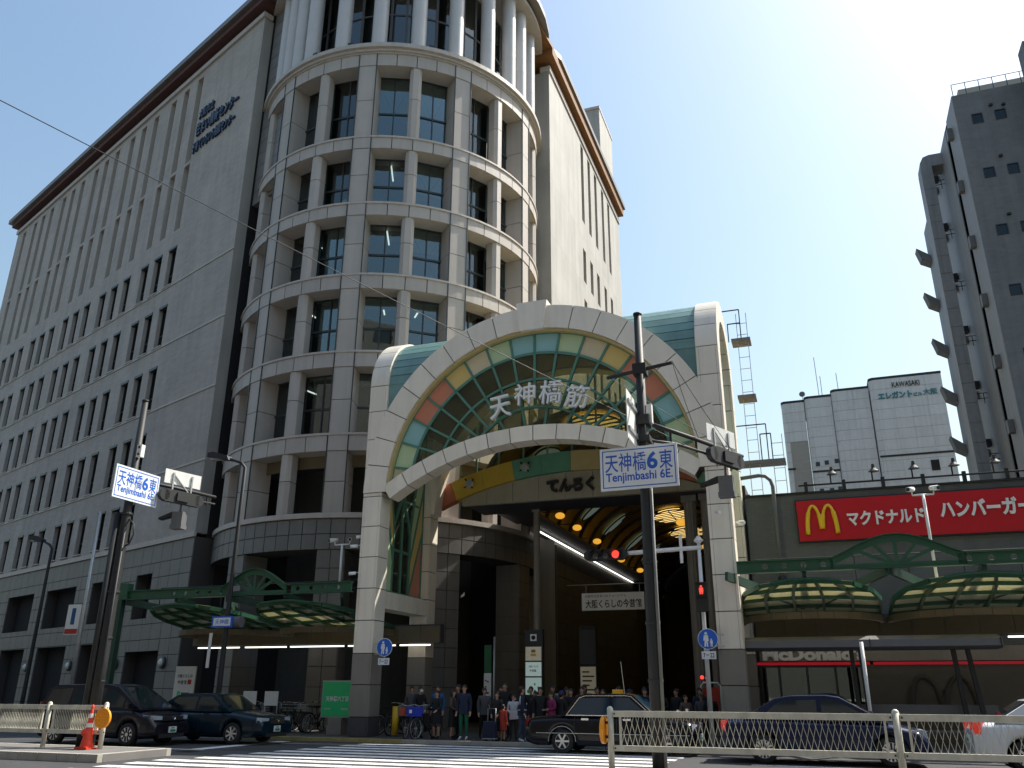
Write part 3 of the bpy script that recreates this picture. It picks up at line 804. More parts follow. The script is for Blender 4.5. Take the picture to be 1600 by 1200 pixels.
for fi, (z0, z1) in enumerate(floors):
    H = z1 - z0
    for p_ in pil:
        ca, sa = math.cos(rad(p_)), math.sin(rad(p_))
        for k in range(2):
            o = linkmesh('pilaster_block', pm_me, bld, (TR * ca, TR * sa, z0 + k * H / 2 + 0.015), rad(p_)); o.scale = (1, 1, H / 2 - 0.034)
        if p_ == 12: continue
        m_a = p_ + 18; ca, sa = math.cos(rad(m_a)), math.sin(rad(m_a))
        for k in range(2):
            o = linkmesh('colonnette_block', cm_me, bld, (TR * ca, TR * sa, z0 + k * H * 0.55 + 0.015), rad(m_a)); o.scale = (1, 1, (H * 0.55 if k == 0 else H * 0.45) - 0.034)
        for half in (-1, 1):
            wa = m_a + half * 8.2
            w_ = 2 * RG * math.tan(rad(7.6))
            if fi not in wfm:
                f = MB().use('window_frame'); t = 0.05
                f.box(-0.05, 0.04, -w_ / 2, -w_ / 2 + t, 0, H); f.box(-0.05, 0.04, w_ / 2 - t, w_ / 2, 0, H)
                f.box(-0.05, 0.04, -w_ / 2, w_ / 2, 0, t); f.box(-0.05, 0.04, -w_ / 2, w_ / 2, H - t, H)
                f.box(-0.04, 0.05, -0.03, 0.03, 0, H); zm = H * 0.47
                f.box(-0.04, 0.055, -w_ / 2, w_ / 2, zm - 0.05, zm + 0.05)
                f.bar((-0.09, -w_ / 2, H), (-0.09, 0, zm), 0.022); f.bar((-0.09, w_ / 2, H), (-0.09, 0, zm), 0.022)
                f.bar((-0.09, 0, zm), (-0.09, -w_ / 2, 0), 0.022); f.bar((-0.09, 0, zm), (-0.09, w_ / 2, 0), 0.022)
                ps = []
                for (y0, y1) in ((-w_ / 2 + t, -0.03), (0.03, w_ / 2 - t)):
                    for (q0, q1) in ((t, zm - 0.05), (zm + 0.05, H - t)):
                        g_ = MB().use('window_glass'); g_.box(-0.012, 0, y0, y1, q0, q1); ps.append(g_.me('pane'))
                blm_ = []
                for fr_ in ((0.48, 0.5, 0.52) if fi == 5 else (0.45, 0.62, 0.74, 0.84)):
                    bl = MB().use('blind'); bl.box(-0.30, -0.28, -w_ / 2, w_ / 2, H * fr_, H); blm_.append(bl.me('blind'))
                wfm[fi] = (f.me('window'), ps, blm_)
            fm, ps, blm = wfm[fi]
            if fi == 0:
                b0 = MB().use('beige_panel'); b0.box(-0.1, 0, -w_ / 2 - 0.3, w_ / 2 + 0.3, H - 0.55, H)
                b0.build('shutter_box', bld, (math.cos(rad(wa)) * (RG + 0.15), math.sin(rad(wa)) * (RG + 0.15), z0), rad(wa))
                continue
            wo = linkmesh('window', fm, bld, (RG * math.cos(rad(wa)), RG * math.sin(rad(wa)), z0), rad(wa))
            for pme in ps: linkmesh('pane', pme, wo)
            if fi == 5 or random.random() < 0.75: linkmesh('blind', random.choice(blm), wo)
inn = MB().use('interior'); inn.ringseg(TR - 3.6, TR - 3.5, 0, 41, A0, A1, 30)
inn.build('inner_wall', bld)
for (z0, z1) in bands[1:]:
    s_ = MB().use('interior'); s_.ringseg(TR - 3.5, TR - 1.6, z0 + 0.05, z1 - 0.05, A0, A1, 30); s_.build('floor_slab', bld)
for p_ in pil:
    for e_ in (-3.3, 3.3):
        js = MB().use('window_frame'); js.box(TR - 0.01, TR + 0.045, -0.022, 0.022, 8.83, 33.8); js.build('joint_strip', bld, (0, 0, 0), rad(p_ + e_))
# ceiling strip lights behind the tower glass
for fi in (1, 2, 3, 4):
    z1 = floors[fi][1]
    for a_ in (-104, -86, -70, -122):
        t_ = MB().use('tube_light'); t_.cbox((0, 0, 0), (1.4, 0.07, 0.05)); t_.build('ceiling_tube', bld, ((TR - 2.1) * math.cos(rad(a_)), (TR - 2.1) * math.sin(rad(a_)), z1 - 0.12), rad(a_))
# tall columns of the top storey
cl = MB().use('column_metal'); cl.smooth = True
for k in range(3):
    cl.lathe([(0.0, k * 2.4), (0.385, k * 2.4), (0.42, k * 2.4 + 0.012)], (0, 0, 0), 28); cl.v = cl.v; 
    cl.lathe([(0.42, k * 2.4 + 0.012), (0.42, k * 2.4 + 2.388)], (0, 0, 0), 28)
    cl.f.pop(); cl.mi.pop(); cl.sm.pop(); cl.f.pop(); cl.mi.pop(); cl.sm.pop()
    cl.lathe([(0.42, k * 2.4 + 2.388), (0.385, k * 2.4 + 2.4), (0.0, k * 2.4 + 2.4)], (0, 0, 0), 28)
cl_me = cl.me('column')
for a_ in (-147.5, -139.5, -132.0, -124.0, -108.6, -93.2, -77.8, -62.4, -47.0, -33.6, -24.0, -10):
    linkmesh('column', cl_me, bld, ((TR - 0.42) * math.cos(rad(a_)), (TR - 0.42) * math.sin(rad(a_)), 34.22), rad(a_))
for k in range(23):
    a_ = A0 + 7.7 * (k + 0.5)
    w_ = 2 * (TR - 1.9) * math.tan(rad(3.85))
    f = MB().use('steel_grey')
    f.box(-0.04, 0.06, -w_ / 2, -w_ / 2 + 0.07, 0, 7); f.box(-0.04, 0.06, w_ / 2 - 0.07, w_ / 2, 0, 7)
    for zz in (0, 1.6, 3.9, 6.9): f.box(-0.03, 0.05, -w_ / 2, w_ / 2, zz, zz + 0.09)
    wo = f.build('window', bld, ((TR - 1.9) * math.cos(rad(a_)), (TR - 1.9) * math.sin(rad(a_)), 34.22), rad(a_))
    for q0, q1 in ((0.09, 1.6), (1.69, 3.9), (3.99, 6.9)):
        g_ = MB().use('window_glass'); g_.box(-0.012, 0, -w_ / 2 + 0.07, w_ / 2 - 0.07, q0, q1); g_.build('pane', wo)
bt = MB().use('blind_teal'); bt.ringseg(TR - 2.35, TR - 2.3, 34.3, 41.2, A0, A1, 40); bt.build('blind_screen', bld)
tp = MB().use('stone_ledge'); tp.ringseg(TR - 2.1, TR + 0.42, 41.22, 41.48, A0, A1, 60); tp.build('ceiling_ring', bld)
# small floodlights on the cornice
for a_ in (-118, -103, -88, -73, -58, -45):
    fl = MB().use('black_steel'); fl.cbox((0, 0, 0.12), (0.22, 0.26, 0.2)); fl.tube([(0, 0, 0), (0, 0, 0.1)], 0.03, 6)
    fl.build('floodlight', bld, ((TR + 0.1) * math.cos(rad(a_)), (TR + 0.1) * math.sin(rad(a_)), 34.22), rad(a_))
# ground storey piers
for p_ in (-167.5, -131.5, -95.6, -60, -24, 12):
    pb_ = MB().use('stone_backing'); pwid = rad(8.4) * TR
    pb_.box(-1.3, -0.12, -pwid / 2 + 0.05, pwid / 2 - 0.05, 0.1, 7.26)
    po = pb_.build('pier', bld, (TR * math.cos(rad(p_)), TR * math.sin(rad(p_)), 0), rad(p_))
    for k in range(9):
        z0 = 0.1 + k * 0.795
        for j in range(2):
            panel('stone_panel', po, (-0.09, (j - 0.5) * pwid / 2, z0 + 0.39), (0.06, pwid / 2 - 0.03, 0.765), 'granite')
        for sd in (-1, 1): panel('stone_panel', po, (-0.7, sd * (pwid / 2 - 0.02), z0 + 0.39), (1.15, 0.06, 0.78), 'granite')
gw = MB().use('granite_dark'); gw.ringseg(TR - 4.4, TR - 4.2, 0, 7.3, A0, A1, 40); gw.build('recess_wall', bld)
# ================================================================== ARCADE GATE
gate = thing('arcade_gate', 'cream panelled arcade gate with stained glass fan arch and green copper barrel roof', 'gate', 0, 0, 0)
ZC, RO, RI = 8.4, 6.6, 5.7
# pillars
def pillar(u0, v0, ztop, front):
    s = 0.75
    b = MB().use('stone_backing'); b.box(u0 + 0.035, u0 + s - 0.035, v0 + 0.035, v0 + s - 0.035, 0.1, ztop)
    p = b.build('pillar', gate)
    zs = [0.1, 0.72, 1.75, 2.77]
    while zs[-1] < ztop - 0.3: zs.append(min(zs[-1] + 1.1, ztop))
    for i in range(len(zs) - 1):
        z0, z1 = zs[i], zs[i + 1]; h = z1 - z0 - 0.03; zc_ = (z0 + z1) / 2
        m = 'plinth_dark' if i == 0 else ('gate_base' if i < 3 else 'gate_panel')
        ex = 0.03 if i == 0 else (0.012 if i < 3 else 0)
        for (cx, cy, dx, dy) in ((s / 2, 0.0175, s * 0.74, 0.035), (s / 2, s - 0.0175, s * 0.74, 0.035), (0.0175, s / 2, 0.035, s * 0.74), (s - 0.0175, s / 2, 0.035, s * 0.74)):
            panel('panel', p, (u0 + cx + (ex if cx > s * 0.6 else (-ex if cx < s * 0.4 else 0)), v0 + cy + (ex if cy > s * 0.6 else (-ex if cy < s * 0.4 else 0)), zc_), (dx + 2 * ex if dx > 0.1 else dx, dy + 2 * ex if dy > 0.1 else dy, h), m)
        if i >= 3 or True:
            for cx in (0.045, s - 0.045):
                for cy in (0.045, s - 0.045):
                    panel('corner_trim', p, (u0 + cx, v0 + cy, zc_), (0.086 + ex, 0.086 + ex, h), m)
    return p
for u0 in (-6.6, 5.85):
    pillar(u0, 0.0, 12.6, True); pillar(u0, 4.25, 12.6, False)
# front arch voussoir panels and keystone
def arch_panels(name, r0, r1, v0, v1, a0, a1, n, m, c=(0, ZC), gap=0.32, skip=(), plane='xz', sub=4):
    out = []
    w = (a1 - a0) / n
    for k in range(n):
        if k in skip: continue
        b = MB().use(m); b.archseg(r0, r1, v0, v1, a0 + k * w + gap / 2, a0 + (k + 1) * w - gap / 2, sub, c, plane)
        out.append(b.build(name, gate))
    return out
bk = MB().use('stone_backing'); bk.archseg(RI + 0.02, RO - 0.03, -0.01, 0.66, 0, 180, 60, (0, ZC)); bk.build('arch_core', gate)
arch_panels('arch_panel', RI + 0.01, RO, -0.04, 0.68, 0, 85.5, 9, 'gate_panel')
arch_panels('arch_panel', RI + 0.01, RO, -0.04, 0.68, 94.5, 180, 9, 'gate_panel')
ks = MB().use('gate_panel')
ks.prism([(-0.46, ZC + RI - 0.05), (0.46, ZC + RI - 0.05), (0.60, ZC + RO + 0.18), (-0.60, ZC + RO + 0.18)], -0.12, 0.80)
ks.build('keystone', gate)
tr = MB().use('arch_beige'); tr.archseg(RI - 0.09, RI, 0.05, 0.5, 0, 180, 60, (0, ZC)); tr.build('arch_trim', gate)
# lower arch
RL, ZL = 10.36, 0.05
half = math.degrees(math.asin(5.84 / RL))
bk = MB().use('stone_backing'); bk.archseg(RL - 0.53, RL - 0.02, 0.06, 0.70, 90 - half, 90 + half, 30, (0, ZL)); bk.build('arch_core', gate)
arch_panels('lower_arch_panel', RL - 0.55, RL, 0.02, 0.74, 90 - half, 90 + half, 14, 'gate_panel', (0, ZL), 0.20, sub=3)
# fan window
def rlow(th):
    q = RL - 0.28; k = ZC - ZL; s_, c_ = math.sin(th), math.cos(th)
    d = q * q - k * k * c_ * c_
    return -k * s_ + math.sqrt(max(d, 0.0))
RINGS = [(4.84, 5.62), (3.82, 4.84), (2.77, 3.82), (0.5, 2.77)]
ff = MB().use('green_frame')
for k in range(0, 19):
    th = rad(k * 10); r0 = rlow(th)
    r0 = max(r0, 2.77) if k % 2 else r0
    if r0 < 5.6:
        ff.bar((r0 * math.cos(th), 0.30, ZC + r0 * math.sin(th)), (5.66 * math.cos(th), 0.30, ZC + 5.66 * math.sin(th)), 0.12, 0.085)
for r_, t_ in ((5.64, 0.10), (4.84, 0.09), (3.82, 0.08), (2.77, 0.09)):
    run = []
    for k in range(0, 181):
        th = rad(k)
        if r_ > rlow(th): run.append(k)
    if run: ff.archseg(r_ - t_ / 2, r_ + t_ / 2, 0.24, 0.36, run[0], run[-1], len(run) // 3, (0, ZC))
fan = ff.build('fan_window', gate)
COLS = ['aqua', 'lime', 'cream', 'yellow', 'coral', 'coral', 'aqua', 'lime', 'pale']
for k in range(18):
    kk = k - 9 if k >= 9 else 8 - k
    for ri, (r0, r1) in enumerate(RINGS):
        if ri == 3 and k % 2: continue
        a0, a1 = k * 10, (k + (2 if ri == 3 else 1)) * 10
        n = 6
        pts_o = []; pts_i = []
        for j in range(n + 1):
            th = rad(a0 + (a1 - a0) * j / n); ri_ = max(r0, rlow(th))
            if ri_ < r1:
                pts_o.append((r1 * math.cos(th), ZC + r1 * math.sin(th))); pts_i.append((ri_ * math.cos(th), ZC + ri_ * math.sin(th)))
        if len(pts_o) < 2: continue
        b = MB().use('pane_' + COLS[kk] if ri == 0 else 'fan_glass')
        b.prism(pts_o + pts_i[::-1], 0.29, 0.305)
        b.build('pane', fan)
# name in brush style characters with stand-off rods
for ch, u, z, s_, ro in (('天', -1.19, 11.17, 0.80, 9), ('神', -0.25, 11.56, 0.78, 3), ('橋', 0.73, 11.53, 0.84, -3), ('筋', 1.67, 11.26, 0.82, -9)):
    o = text('lettering', ch, s_, s_ * 1.02, 0.14, 'letter_white', gate, (u, -0.10, z), bold=0.006, rot=(0, rad(-ro), 0), slant=0.08)
sup = MB().use('green_frame')
sup.archseg(2.70, 2.74, 0.04, 0.10, 60, 120, 12, (0, ZC)); sup.archseg(3.25, 3.29, 0.04, 0.10, 60, 122, 12, (0, ZC))
for a_ in (62, 75, 90, 105, 118): sup.bar((3.27 * math.cos(rad(a_)), 0.07, ZC + 3.27 * math.sin(rad(a_))), (3.27 * math.cos(rad(a_)), 0.3, ZC + 3.27 * math.sin(rad(a_))), 0.03)
sup.build('lettering_bracket', gate)
# side rims (arches over the two ends) and copper roof
for u0 in (-6.6, 5.85):
    bk = MB().use('stone_backing'); bk.archseg(1.78, 2.47, u0 + 0.03, u0 + 0.72, 0, 180, 40, (2.5, 12.6), 'yz'); bk.build('rim_core', gate)
    for o in arch_panels('rim_panel', 1.75, 2.5, u0, u0 + 0.75, 0, 180, 9, 'gate_panel', (2.5, 12.6), 0.8, plane='yz', sub=5): pass
for k in range(20):
    a0 = k * 9.0
    zlo = 12.6 + 2.42 * min(math.sin(rad(a0)), math.sin(rad(a0 + 9.25)))
    ui = math.sqrt(max(0.0, 6.05 ** 2 - (zlo - ZC) ** 2))
    for sd in (-1, 1):
        if ui > 5.7: continue
        b = MB().use('copper_green'); b.archseg(2.30, 2.40 + 0.02, min(sd * ui, sd * 5.84), max(sd * ui, sd * 5.84), a0, a0 + 8.2, 1, (2.5, 12.6), 'yz')
        b.build('roof_course', gate)
ub = MB().use('green_dark'); ub.archseg(2.24, 2.32, -5.84, -4.5, 0, 180, 30, (2.5, 12.6), 'yz'); ub.build('roof_deck', gate); ub = MB().use('green_dark'); ub.archseg(2.24, 2.32, 4.5, 5.84, 0, 180, 30, (2.5, 12.6), 'yz'); ub.build('roof_deck', gate)
# spandrels between front arch and the rims
for sd in (-1, 1):
    pts = [(sd * 5.86, 12.75), (sd * 5.86, 9.0)]
    arc = [(sd * 6.4 * math.cos(rad(a_)), ZC + 6.4 * math.sin(rad(a_))) for a_ in (24, 30, 36, 42, 48, 54)]
    pts = [(sd * 5.86, 12.75), (sd * 5.86, ZC + 6.4 * math.sin(rad(24)))] + [p for p in arc[0:]] + [(sd * 6.4 * math.cos(rad(54)), 13.6)]
    pts = [(sd * 5.86, 12.8)] + arc + [(sd * 3.0, 13.9), (sd * 3.0, 12.9)]
    b = MB().use('copper_green'); b.prism([(sd * 5.86, 12.9), (sd * 5.86, 10.8), (sd * 5.0, 12.0), (sd * 4.0, 12.9)], 0.10, 0.28)
    b.build('spandrel', gate)
vl = MB().use('gate_base'); vl.archseg(5.74, 5.86, 0.75, 4.25, 28, 152, 40, (0, ZC)); vl.build('vault_lining', gate)
bk = MB().use('gate_panel'); bk.archseg(RI, RO, 4.27, 4.98, 0, 180, 48, (0, ZC)); bk.build('rear_arch', gate)
def ztop2(u): return -4.8 + math.sqrt(15.6 ** 2 - u * u)
rf_ = MB().use('green_frame')
us = [-5.2, -4.2, -3.2, -2.1, -1.05, 0, 1.05, 2.1, 3.2, 4.2, 5.2]
for u in us[1:-1]: rf_.bar((u, 5.1, ztop2(u)), (u, 5.1, ZC + math.sqrt(5.75 ** 2 - u * u)), 0.07, 0.07)
rear = rf_.build('rear_window', gate)
for i in range(len(us) - 1):
    a_, c_ = us[i], us[i + 1]
    za, zb2 = ZC + math.sqrt(5.75 ** 2 - a_ * a_), ZC + math.sqrt(5.75 ** 2 - c_ * c_)
    g_ = MB().use('rear_glass'); g_.prism([(a_ + 0.02, ztop2(a_)), (c_ - 0.02, ztop2(c_)), (c_ - 0.02, zb2), (a_ + 0.02, za)], 5.095, 5.105); g_.build('pane', rear)
# side windows with branching frames
for sd in (-1, 1):
    x = sd * 6.2
    f = MB().use('green_frame')
    def B(v0, z0, v1, z1, w=0.07): f.bar((x, v0, z0), (x, v1, z1), w, 0.10)
    for vv in (0.80, 1.75, 2.45, 3.15, 4.2): B(vv, 4.95, vv, 7.4 if vv in (1.75, 3.15) else (14.3 if vv in (0.80, 4.2) else 12.6))
    B(0.8, 4.98, 4.2, 4.98, 0.12); B(1.75, 7.4, 1.1, 10.4); B(1.75, 6.2, 0.8, 9.2); B(1.75, 7.4, 2.45, 9.0); B(3.15, 7.4, 2.45, 9.0); B(3.15, 6.2, 4.2, 9.4); B(3.15, 7.4, 3.8, 10.8); B(2.45, 9.0, 1.6, 12.0); B(2.45, 9.0, 3.3, 12.0)
    B(0.8, 7.0, 1.3, 4.98); B(4.2, 7.6, 3.15, 4.98); B(1.75, 6.6, 3.15, 6.6, 0.05); B(1.1, 8.6, 3.8, 8.6, 0.05)
    w = f.build('side_window', gate)
    for poly, g_ in (([(0.82, 5.05), (1.28, 5.05), (0.82, 7.0)], 'pane_coral'), ([(0.82, 7.05), (1.3, 5.05), (1.72, 5.05), (1.72, 6.2), (0.82, 9.1)], 'pane_lime'),
                     ([(0.82, 9.25), (1.72, 6.3), (1.72, 7.4), (1.1, 10.4), (1.0, 13.6), (0.82, 13.0)], 'pane_yellow'),
                     ([(1.78, 5.05), (3.12, 5.05), (3.12, 7.4), (2.45, 8.95), (1.78, 7.4)], 'fan_glass'), ([(1.12, 10.4), (1.75, 7.45), (2.42, 9.0), (2.42, 14.2), (1.3, 14.0)], 'fan_glass'), ([(2.48, 9.0), (3.15, 7.45), (3.8, 10.8), (3.7, 14.0), (2.48, 14.2)], 'fan_glass'),
                     ([(3.18, 5.05), (4.18, 5.05), (4.18, 7.5)], 'pane_coral'), ([(3.18, 5.1), (4.18, 7.6), (4.18, 9.3), (3.18, 6.2)], 'pane_yellow'), ([(3.18, 6.3), (4.18, 9.5), (4.1, 13.4), (3.82, 10.8), (3.18, 7.45)], 'pane_lime')):
        b = MB().use(g_); b.prism(poly, x - 0.007, x + 0.007, 'yz'); b.build('pane', w)
    for k in range(3):
        v0 = 0.76 + k * 1.163
        z0 = 4.35 if k == 1 else (4.28 if k == 0 else 4.28)
        b = MB().use('gate_panel'); b.box(sd * 6.225 - 0.37, sd * 6.225 + 0.37, v0 + 0.007, v0 + 1.156, 4.33, 4.93); b.build('sill_panel', gate)
# coloured arch at the arcade mouth and the fascia under it
RC2, ZC2 = 15.6, -4.8
def ang(u): return math.degrees(math.acos(u / RC2))
for u0, u1, m in ((-6.2, -5.35, 'arch_red'), (-5.34, -4.0, 'arch_yellow'), (-3.99, -2.62, 'arch_yellow'), (-2.61, -1.35, 'arch_green'), (-1.34, -0.06, 'arch_green'), (-0.05, 1.25, 'arch_beige'), (1.26, 2.5, 'arch_beige'), (2.51, 3.2, 'arch_green'), (3.21, 4.4, 'arch_yellow'), (4.41, 5.2, 'arch_red'), (5.21, 6.2, 'arch_green')):
    b = MB().use(m); b.archseg(RC2 - 0.82, RC2, 5.05, 5.5, ang(u1), ang(u0), 3, (0, ZC2)); b.build('coloured_panel', gate)
def zbot(u): return ZC2 + math.sqrt((RC2 - 0.82) ** 2 - u * u)
u = -4.9
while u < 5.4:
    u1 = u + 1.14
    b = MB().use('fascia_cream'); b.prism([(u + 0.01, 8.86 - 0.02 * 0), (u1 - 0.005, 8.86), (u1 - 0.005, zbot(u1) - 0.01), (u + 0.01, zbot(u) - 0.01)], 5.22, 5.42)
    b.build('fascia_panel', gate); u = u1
text('lettering', 'てんろく', 2.0, 0.60, 0.10, 'black', gate, (-0.10, 5.12, 9.40), bold=0.065)
for u in (-4.35, -1.9, 3.6):
    b = MB().use('black_steel'); b.tube([(0, 0, 0), (0, -0.25, -0.05)], 0.04, 6); b.use('galvanised').lathe([(0.05, -0.2), (0.17, -0.28), (0.19, -0.36), (0.12, -0.42)], (0, 0, -0.08), 14, 'y')
    b.use('black_steel')
    for k in range(4): b.bar((0.18 * math.cos(k * PI / 2 + .7), -0.36, -0.08 + 0.18 * math.sin(k * PI / 2 + .7)), (0.27 * math.cos(k * PI / 2 + .7), -0.42, -0.08 + 0.27 * math.sin(k * PI / 2 + .7)), 0.05)
    b.build('spotlight', gate, (u, 5.04, ZC2 + math.sqrt((RC2 - 0.42) ** 2 - u * u)))
# small cameras and lamps fixed to the pillars
for (u, v_, z, ln) in ((-6.62, 0.15, 5.55, 0.35), (-6.7, 0.3, 6.55, 0.4), (6.05, -0.04, 6.9, 0.18), (6.66, 0.3, 6.6, 0.3), (-6.64, 0.4, 6.9, 0.2)):
    b = MB().use('white_paint'); sgn = -1 if u < 0 else 1
    b.tube([(0, 0, 0), (sgn * 0.12, -0.05, 0)], 0.02, 6); b.tube([(sgn * 0.1, -0.12, -0.03), (sgn * (0.1 + ln * 0.6), -0.25, -0.06)], 0.06, 8)
    b.build('security_camera', gate, (u, v_, z))

# ================================================================== COVERED ARCADE behind the gate
arc = thing('shopping_arcade', 'covered shopping street with yellow vaulted ceiling and dark shops behind the gate', 'arcade', 1.0, 5.6, 0)
def Q(u, v_, z): return (u - 1.0, v_ - 5.6, z)
VA, VH, VZ = 5.3, 3.6, 9.3
def vp(t, off=0.0): return ((VA - off) * math.cos(rad(t)), VZ + (VH - off) * math.sin(rad(t)))
for k in range(20):
    v0 = 0.15 + k * 2.2
    b = MB().use('vault_yellow')
    outer = [vp(t, -0.08) for t in range(0, 181, 9)]; inner = [vp(t, 0.0) for t in range(180, -1, -9)]
    for i in range(20):
        a, bb_ = outer[i], outer[i + 1]; c, d = vp((i + 1) * 9), vp(i * 9)
        b.prism([a, bb_, c, d], v0, v0 + 2.16)
    b.build('vault_bay', arc)
    rb_ = MB().use('soffit_slate')
    for i in range(20):
        a, bb_ = vp(i * 9, 0.0), vp((i + 1) * 9, 0.0); c, d = vp((i + 1) * 9, 0.18), vp(i * 9, 0.18)
        rb_.prism([a, bb_, c, d], v0 - 0.12, v0 + 0.02)
    rb_.build('vault_rib', arc)
def oval(name, t, v_, rl, rt, m, louv):
    x, z = vp(t, 0.22); tx, tz = -VA * math.sin(rad(t)), VH * math.cos(rad(t)); L = math.hypot(tx, tz); tx, tz = tx / L, tz / L
    nx, nz = -tz, tx
    if nx * x + nz * (z - VZ) > 0: nx, nz = -nx, -nz
    b = MB().use(m); n = 24
    pts = [Vector((x + tx * rt * math.cos(2 * PI * k / n), v_ - 5.6 + rl * math.sin(2 * PI * k / n), z + tz * rt * math.cos(2 * PI * k / n))) for k in range(n)]
    nn = Vector((nx, 0, nz))
    b.add([tuple(p) for p in pts] + [tuple(p - nn * 0.06) for p in pts], [list(range(n)), list(range(n, 2 * n))] + [[i, (i + 1) % n, n + (i + 1) % n, n + i] for i in range(n)])
    o = b.build(name, arc)
    r = MB().use('soffit_slate'); r.tube([p + nn * 0.03 for p in pts], 0.05, 6, closed=True)
    if louv:
        for k in range(-3, 4):
            yy = v_ - 5.6 + rl * k / 4; hw = rt * math.sqrt(max(0, 1 - (k / 4) ** 2))
            r.bar(Vector((x - tx * hw, yy, z - tz * hw)) + nn * 0.05, Vector((x + tx * hw, yy, z + tz * hw)) + nn * 0.05, 0.10, 0.05)
        r.bar(Vector((x, v_ - 5.6 - rl, z)) + nn * 0.06, Vector((x, v_ - 5.6 + rl, z)) + nn * 0.06, 0.05)
    r.build('louvre' if louv else 'rim', o)
for v_ in (8.3, 15.5, 22.5, 29.4, 36): oval('oval_lamp', 99, v_, 2.1, 1.35, 'oval_light', True)
for v_ in (20.0, 25.2, 31.7, 37.4): oval('oval_skylight', 140, v_, 0.55, 0.95, 'skylight_glow', False)  # skylights on a closed vault, given a glow in place of the sky
oval('oval_skylight', 132, 9.5, 1.4, 0.7, 'skylight_glow', False)
# eaves, soffit, tube lights
b = MB().use('soffit_slate'); b.box(-5.7, 5.2, 0.0 - 0.1, 1.75, 8.86, 9.0); b.box(-5.7, -4.0, 1.75, 40, 9.22, 9.36); b.box(3.9, 5.4, 1.75, 40, 9.22, 9.36); b.build('eaves', arc)
for k in range(14):
    v0 = 13.0 + k * 1.62
    b = MB().use('tube_light'); b.cbox((0, 0, 0), (0.07, 1.5, 0.06)); b.build('tube_lamp', arc, Q(-3.98, v0 + 0.75, 9.06))
for k, (v_, z) in enumerate(((14.05, 10.0), (17.3, 9.95), (21.7, 9.9), (28.1, 9.7), (34.3, 9.8))):
    b = MB().use('globe_light'); b.sphere((0, 0, 0), 0.22, 14, 8, (1.15, 1.15, 0.75)); o = b.build('globe_lamp', arc, Q(-3.2, v_, z))
    r = MB().use('black_steel'); r.tube([(0, 0, 0.14), (0, 0, 0.22), (-0.95, 0, 0.22)], 0.025, 6); r.build('bracket', o)
for v_, z, u in ((6.9, 7.95, 4.0), (13, 7.9, 4.2), (19, 7.6, 4.3)):
    b = MB().use('globe_light'); b.sphere((0, 0, 0), 0.20, 14, 8, (1.15, 1.15, 0.75)); o = b.build('globe_lamp', arc, Q(u, v_, z))
    r = MB().use('black_steel'); r.tube([(0, 0, 0.14), (0, 0, 0.22), (0.95, 0, 0.22)], 0.025, 6); r.build('bracket', o)
# columns
def arc_col(u, v_, r, z1, m, flutes):
    b = MB().use(m); n = 24 if flutes else 14
    ring = [(r * (1 - (0.08 if flutes and k % 2 else 0)) * math.cos(2 * PI * k / n), r * (1 - (0.08 if flutes and k % 2 else 0)) * math.sin(2 * PI * k / n)) for k in range(n)]
    b.prism(ring, 0.1, z1, 'xy'); b.cbox((0, 0, 0.35), (2.6 * r, 2.6 * r, 0.5)); b.cbox((0, 0, z1 - 0.12), (2.5 * r, 2.5 * r, 0.24))
    return b.build('column', arc, Q(u, v_, 0))
arc_col(4.45, 6.3, 0.24, 8.84, 'gate_base', True); arc_col(5.05, 6.1, 0.16, 8.84, 'gate_base', False)
arc_col(-2.15, 7.0, 0.14, 9.0, 'gate_base', False); arc_col(4.3, 16, 0.24, 9.2, 'gate_base', True); arc_col(4.3, 26, 0.24, 9.2, 'gate_base', True)
# side walls of shops on the right, end closing wall
b = MB().use('interior'); b.box(5.4, 5.6, 1.0, 46, 0.1, 9.2); b.box(-5.3, 5.5, 44.2, 44.4, 0.1, 13.2); b.build('shop_wall', arc)
b = MB().use('interior'); b.box(-5.4, -5.2, 31.0, 44.2, 0.1, 9.3); b.build('shop_wall', arc)
for k in range(7):
    v0 = 7.8 + k * 5
    b = MB().use('window_frame'); b.box(0, 0.08, 0, 4.4, 0.1, 3.1); o = b.build('shop_front', arc, Q(6.28, v0, 0))
    for j in range(3):
        g_ = MB().use('curtain_glass'); g_.box(-0.02, -0.008, 0.15 + j * 1.4, 1.45 + j * 1.4, 0.3, 2.9); g_.build('pane', o)
    s_ = MB().use('beige_panel'); s_.box(-0.1, 0.05, 0.1, 4.3, 3.3, 4.1); s_.build('shop_sign', o)
# hanging banner board
hb = thing('hanging_sign', 'long white museum name board hanging across the arcade mouth', 'sign', 1.05, 7.0, 4.62)
b = MB().use('board_white'); b.box(-1.28, 1.28, -0.03, 0.03, 0, 0.68); b.build('board', hb)
b = MB().use('galvanised'); b.tube([(-1.9, 0, 1.02), (1.9, 0, 1.02)], 0.02, 6); b.tube([(-1.1, 0, 0.66), (-1.1, 0, 1.02)], 0.012, 5); b.tube([(1.1, 0, 0.66), (1.1, 0, 1.02)], 0.012, 5)
b.build('hanger', hb)
text('lettering', '大阪くらしの今昔館', 2.3, 0.34, 0.012, 'black', hb, (0.02, -0.034, 0.25), bold=0.02)
text('lettering', '大阪市立住まいのミュージアム', 1.7, 0.11, 0.012, 'black', hb, (-0.3, -0.034, 0.56))
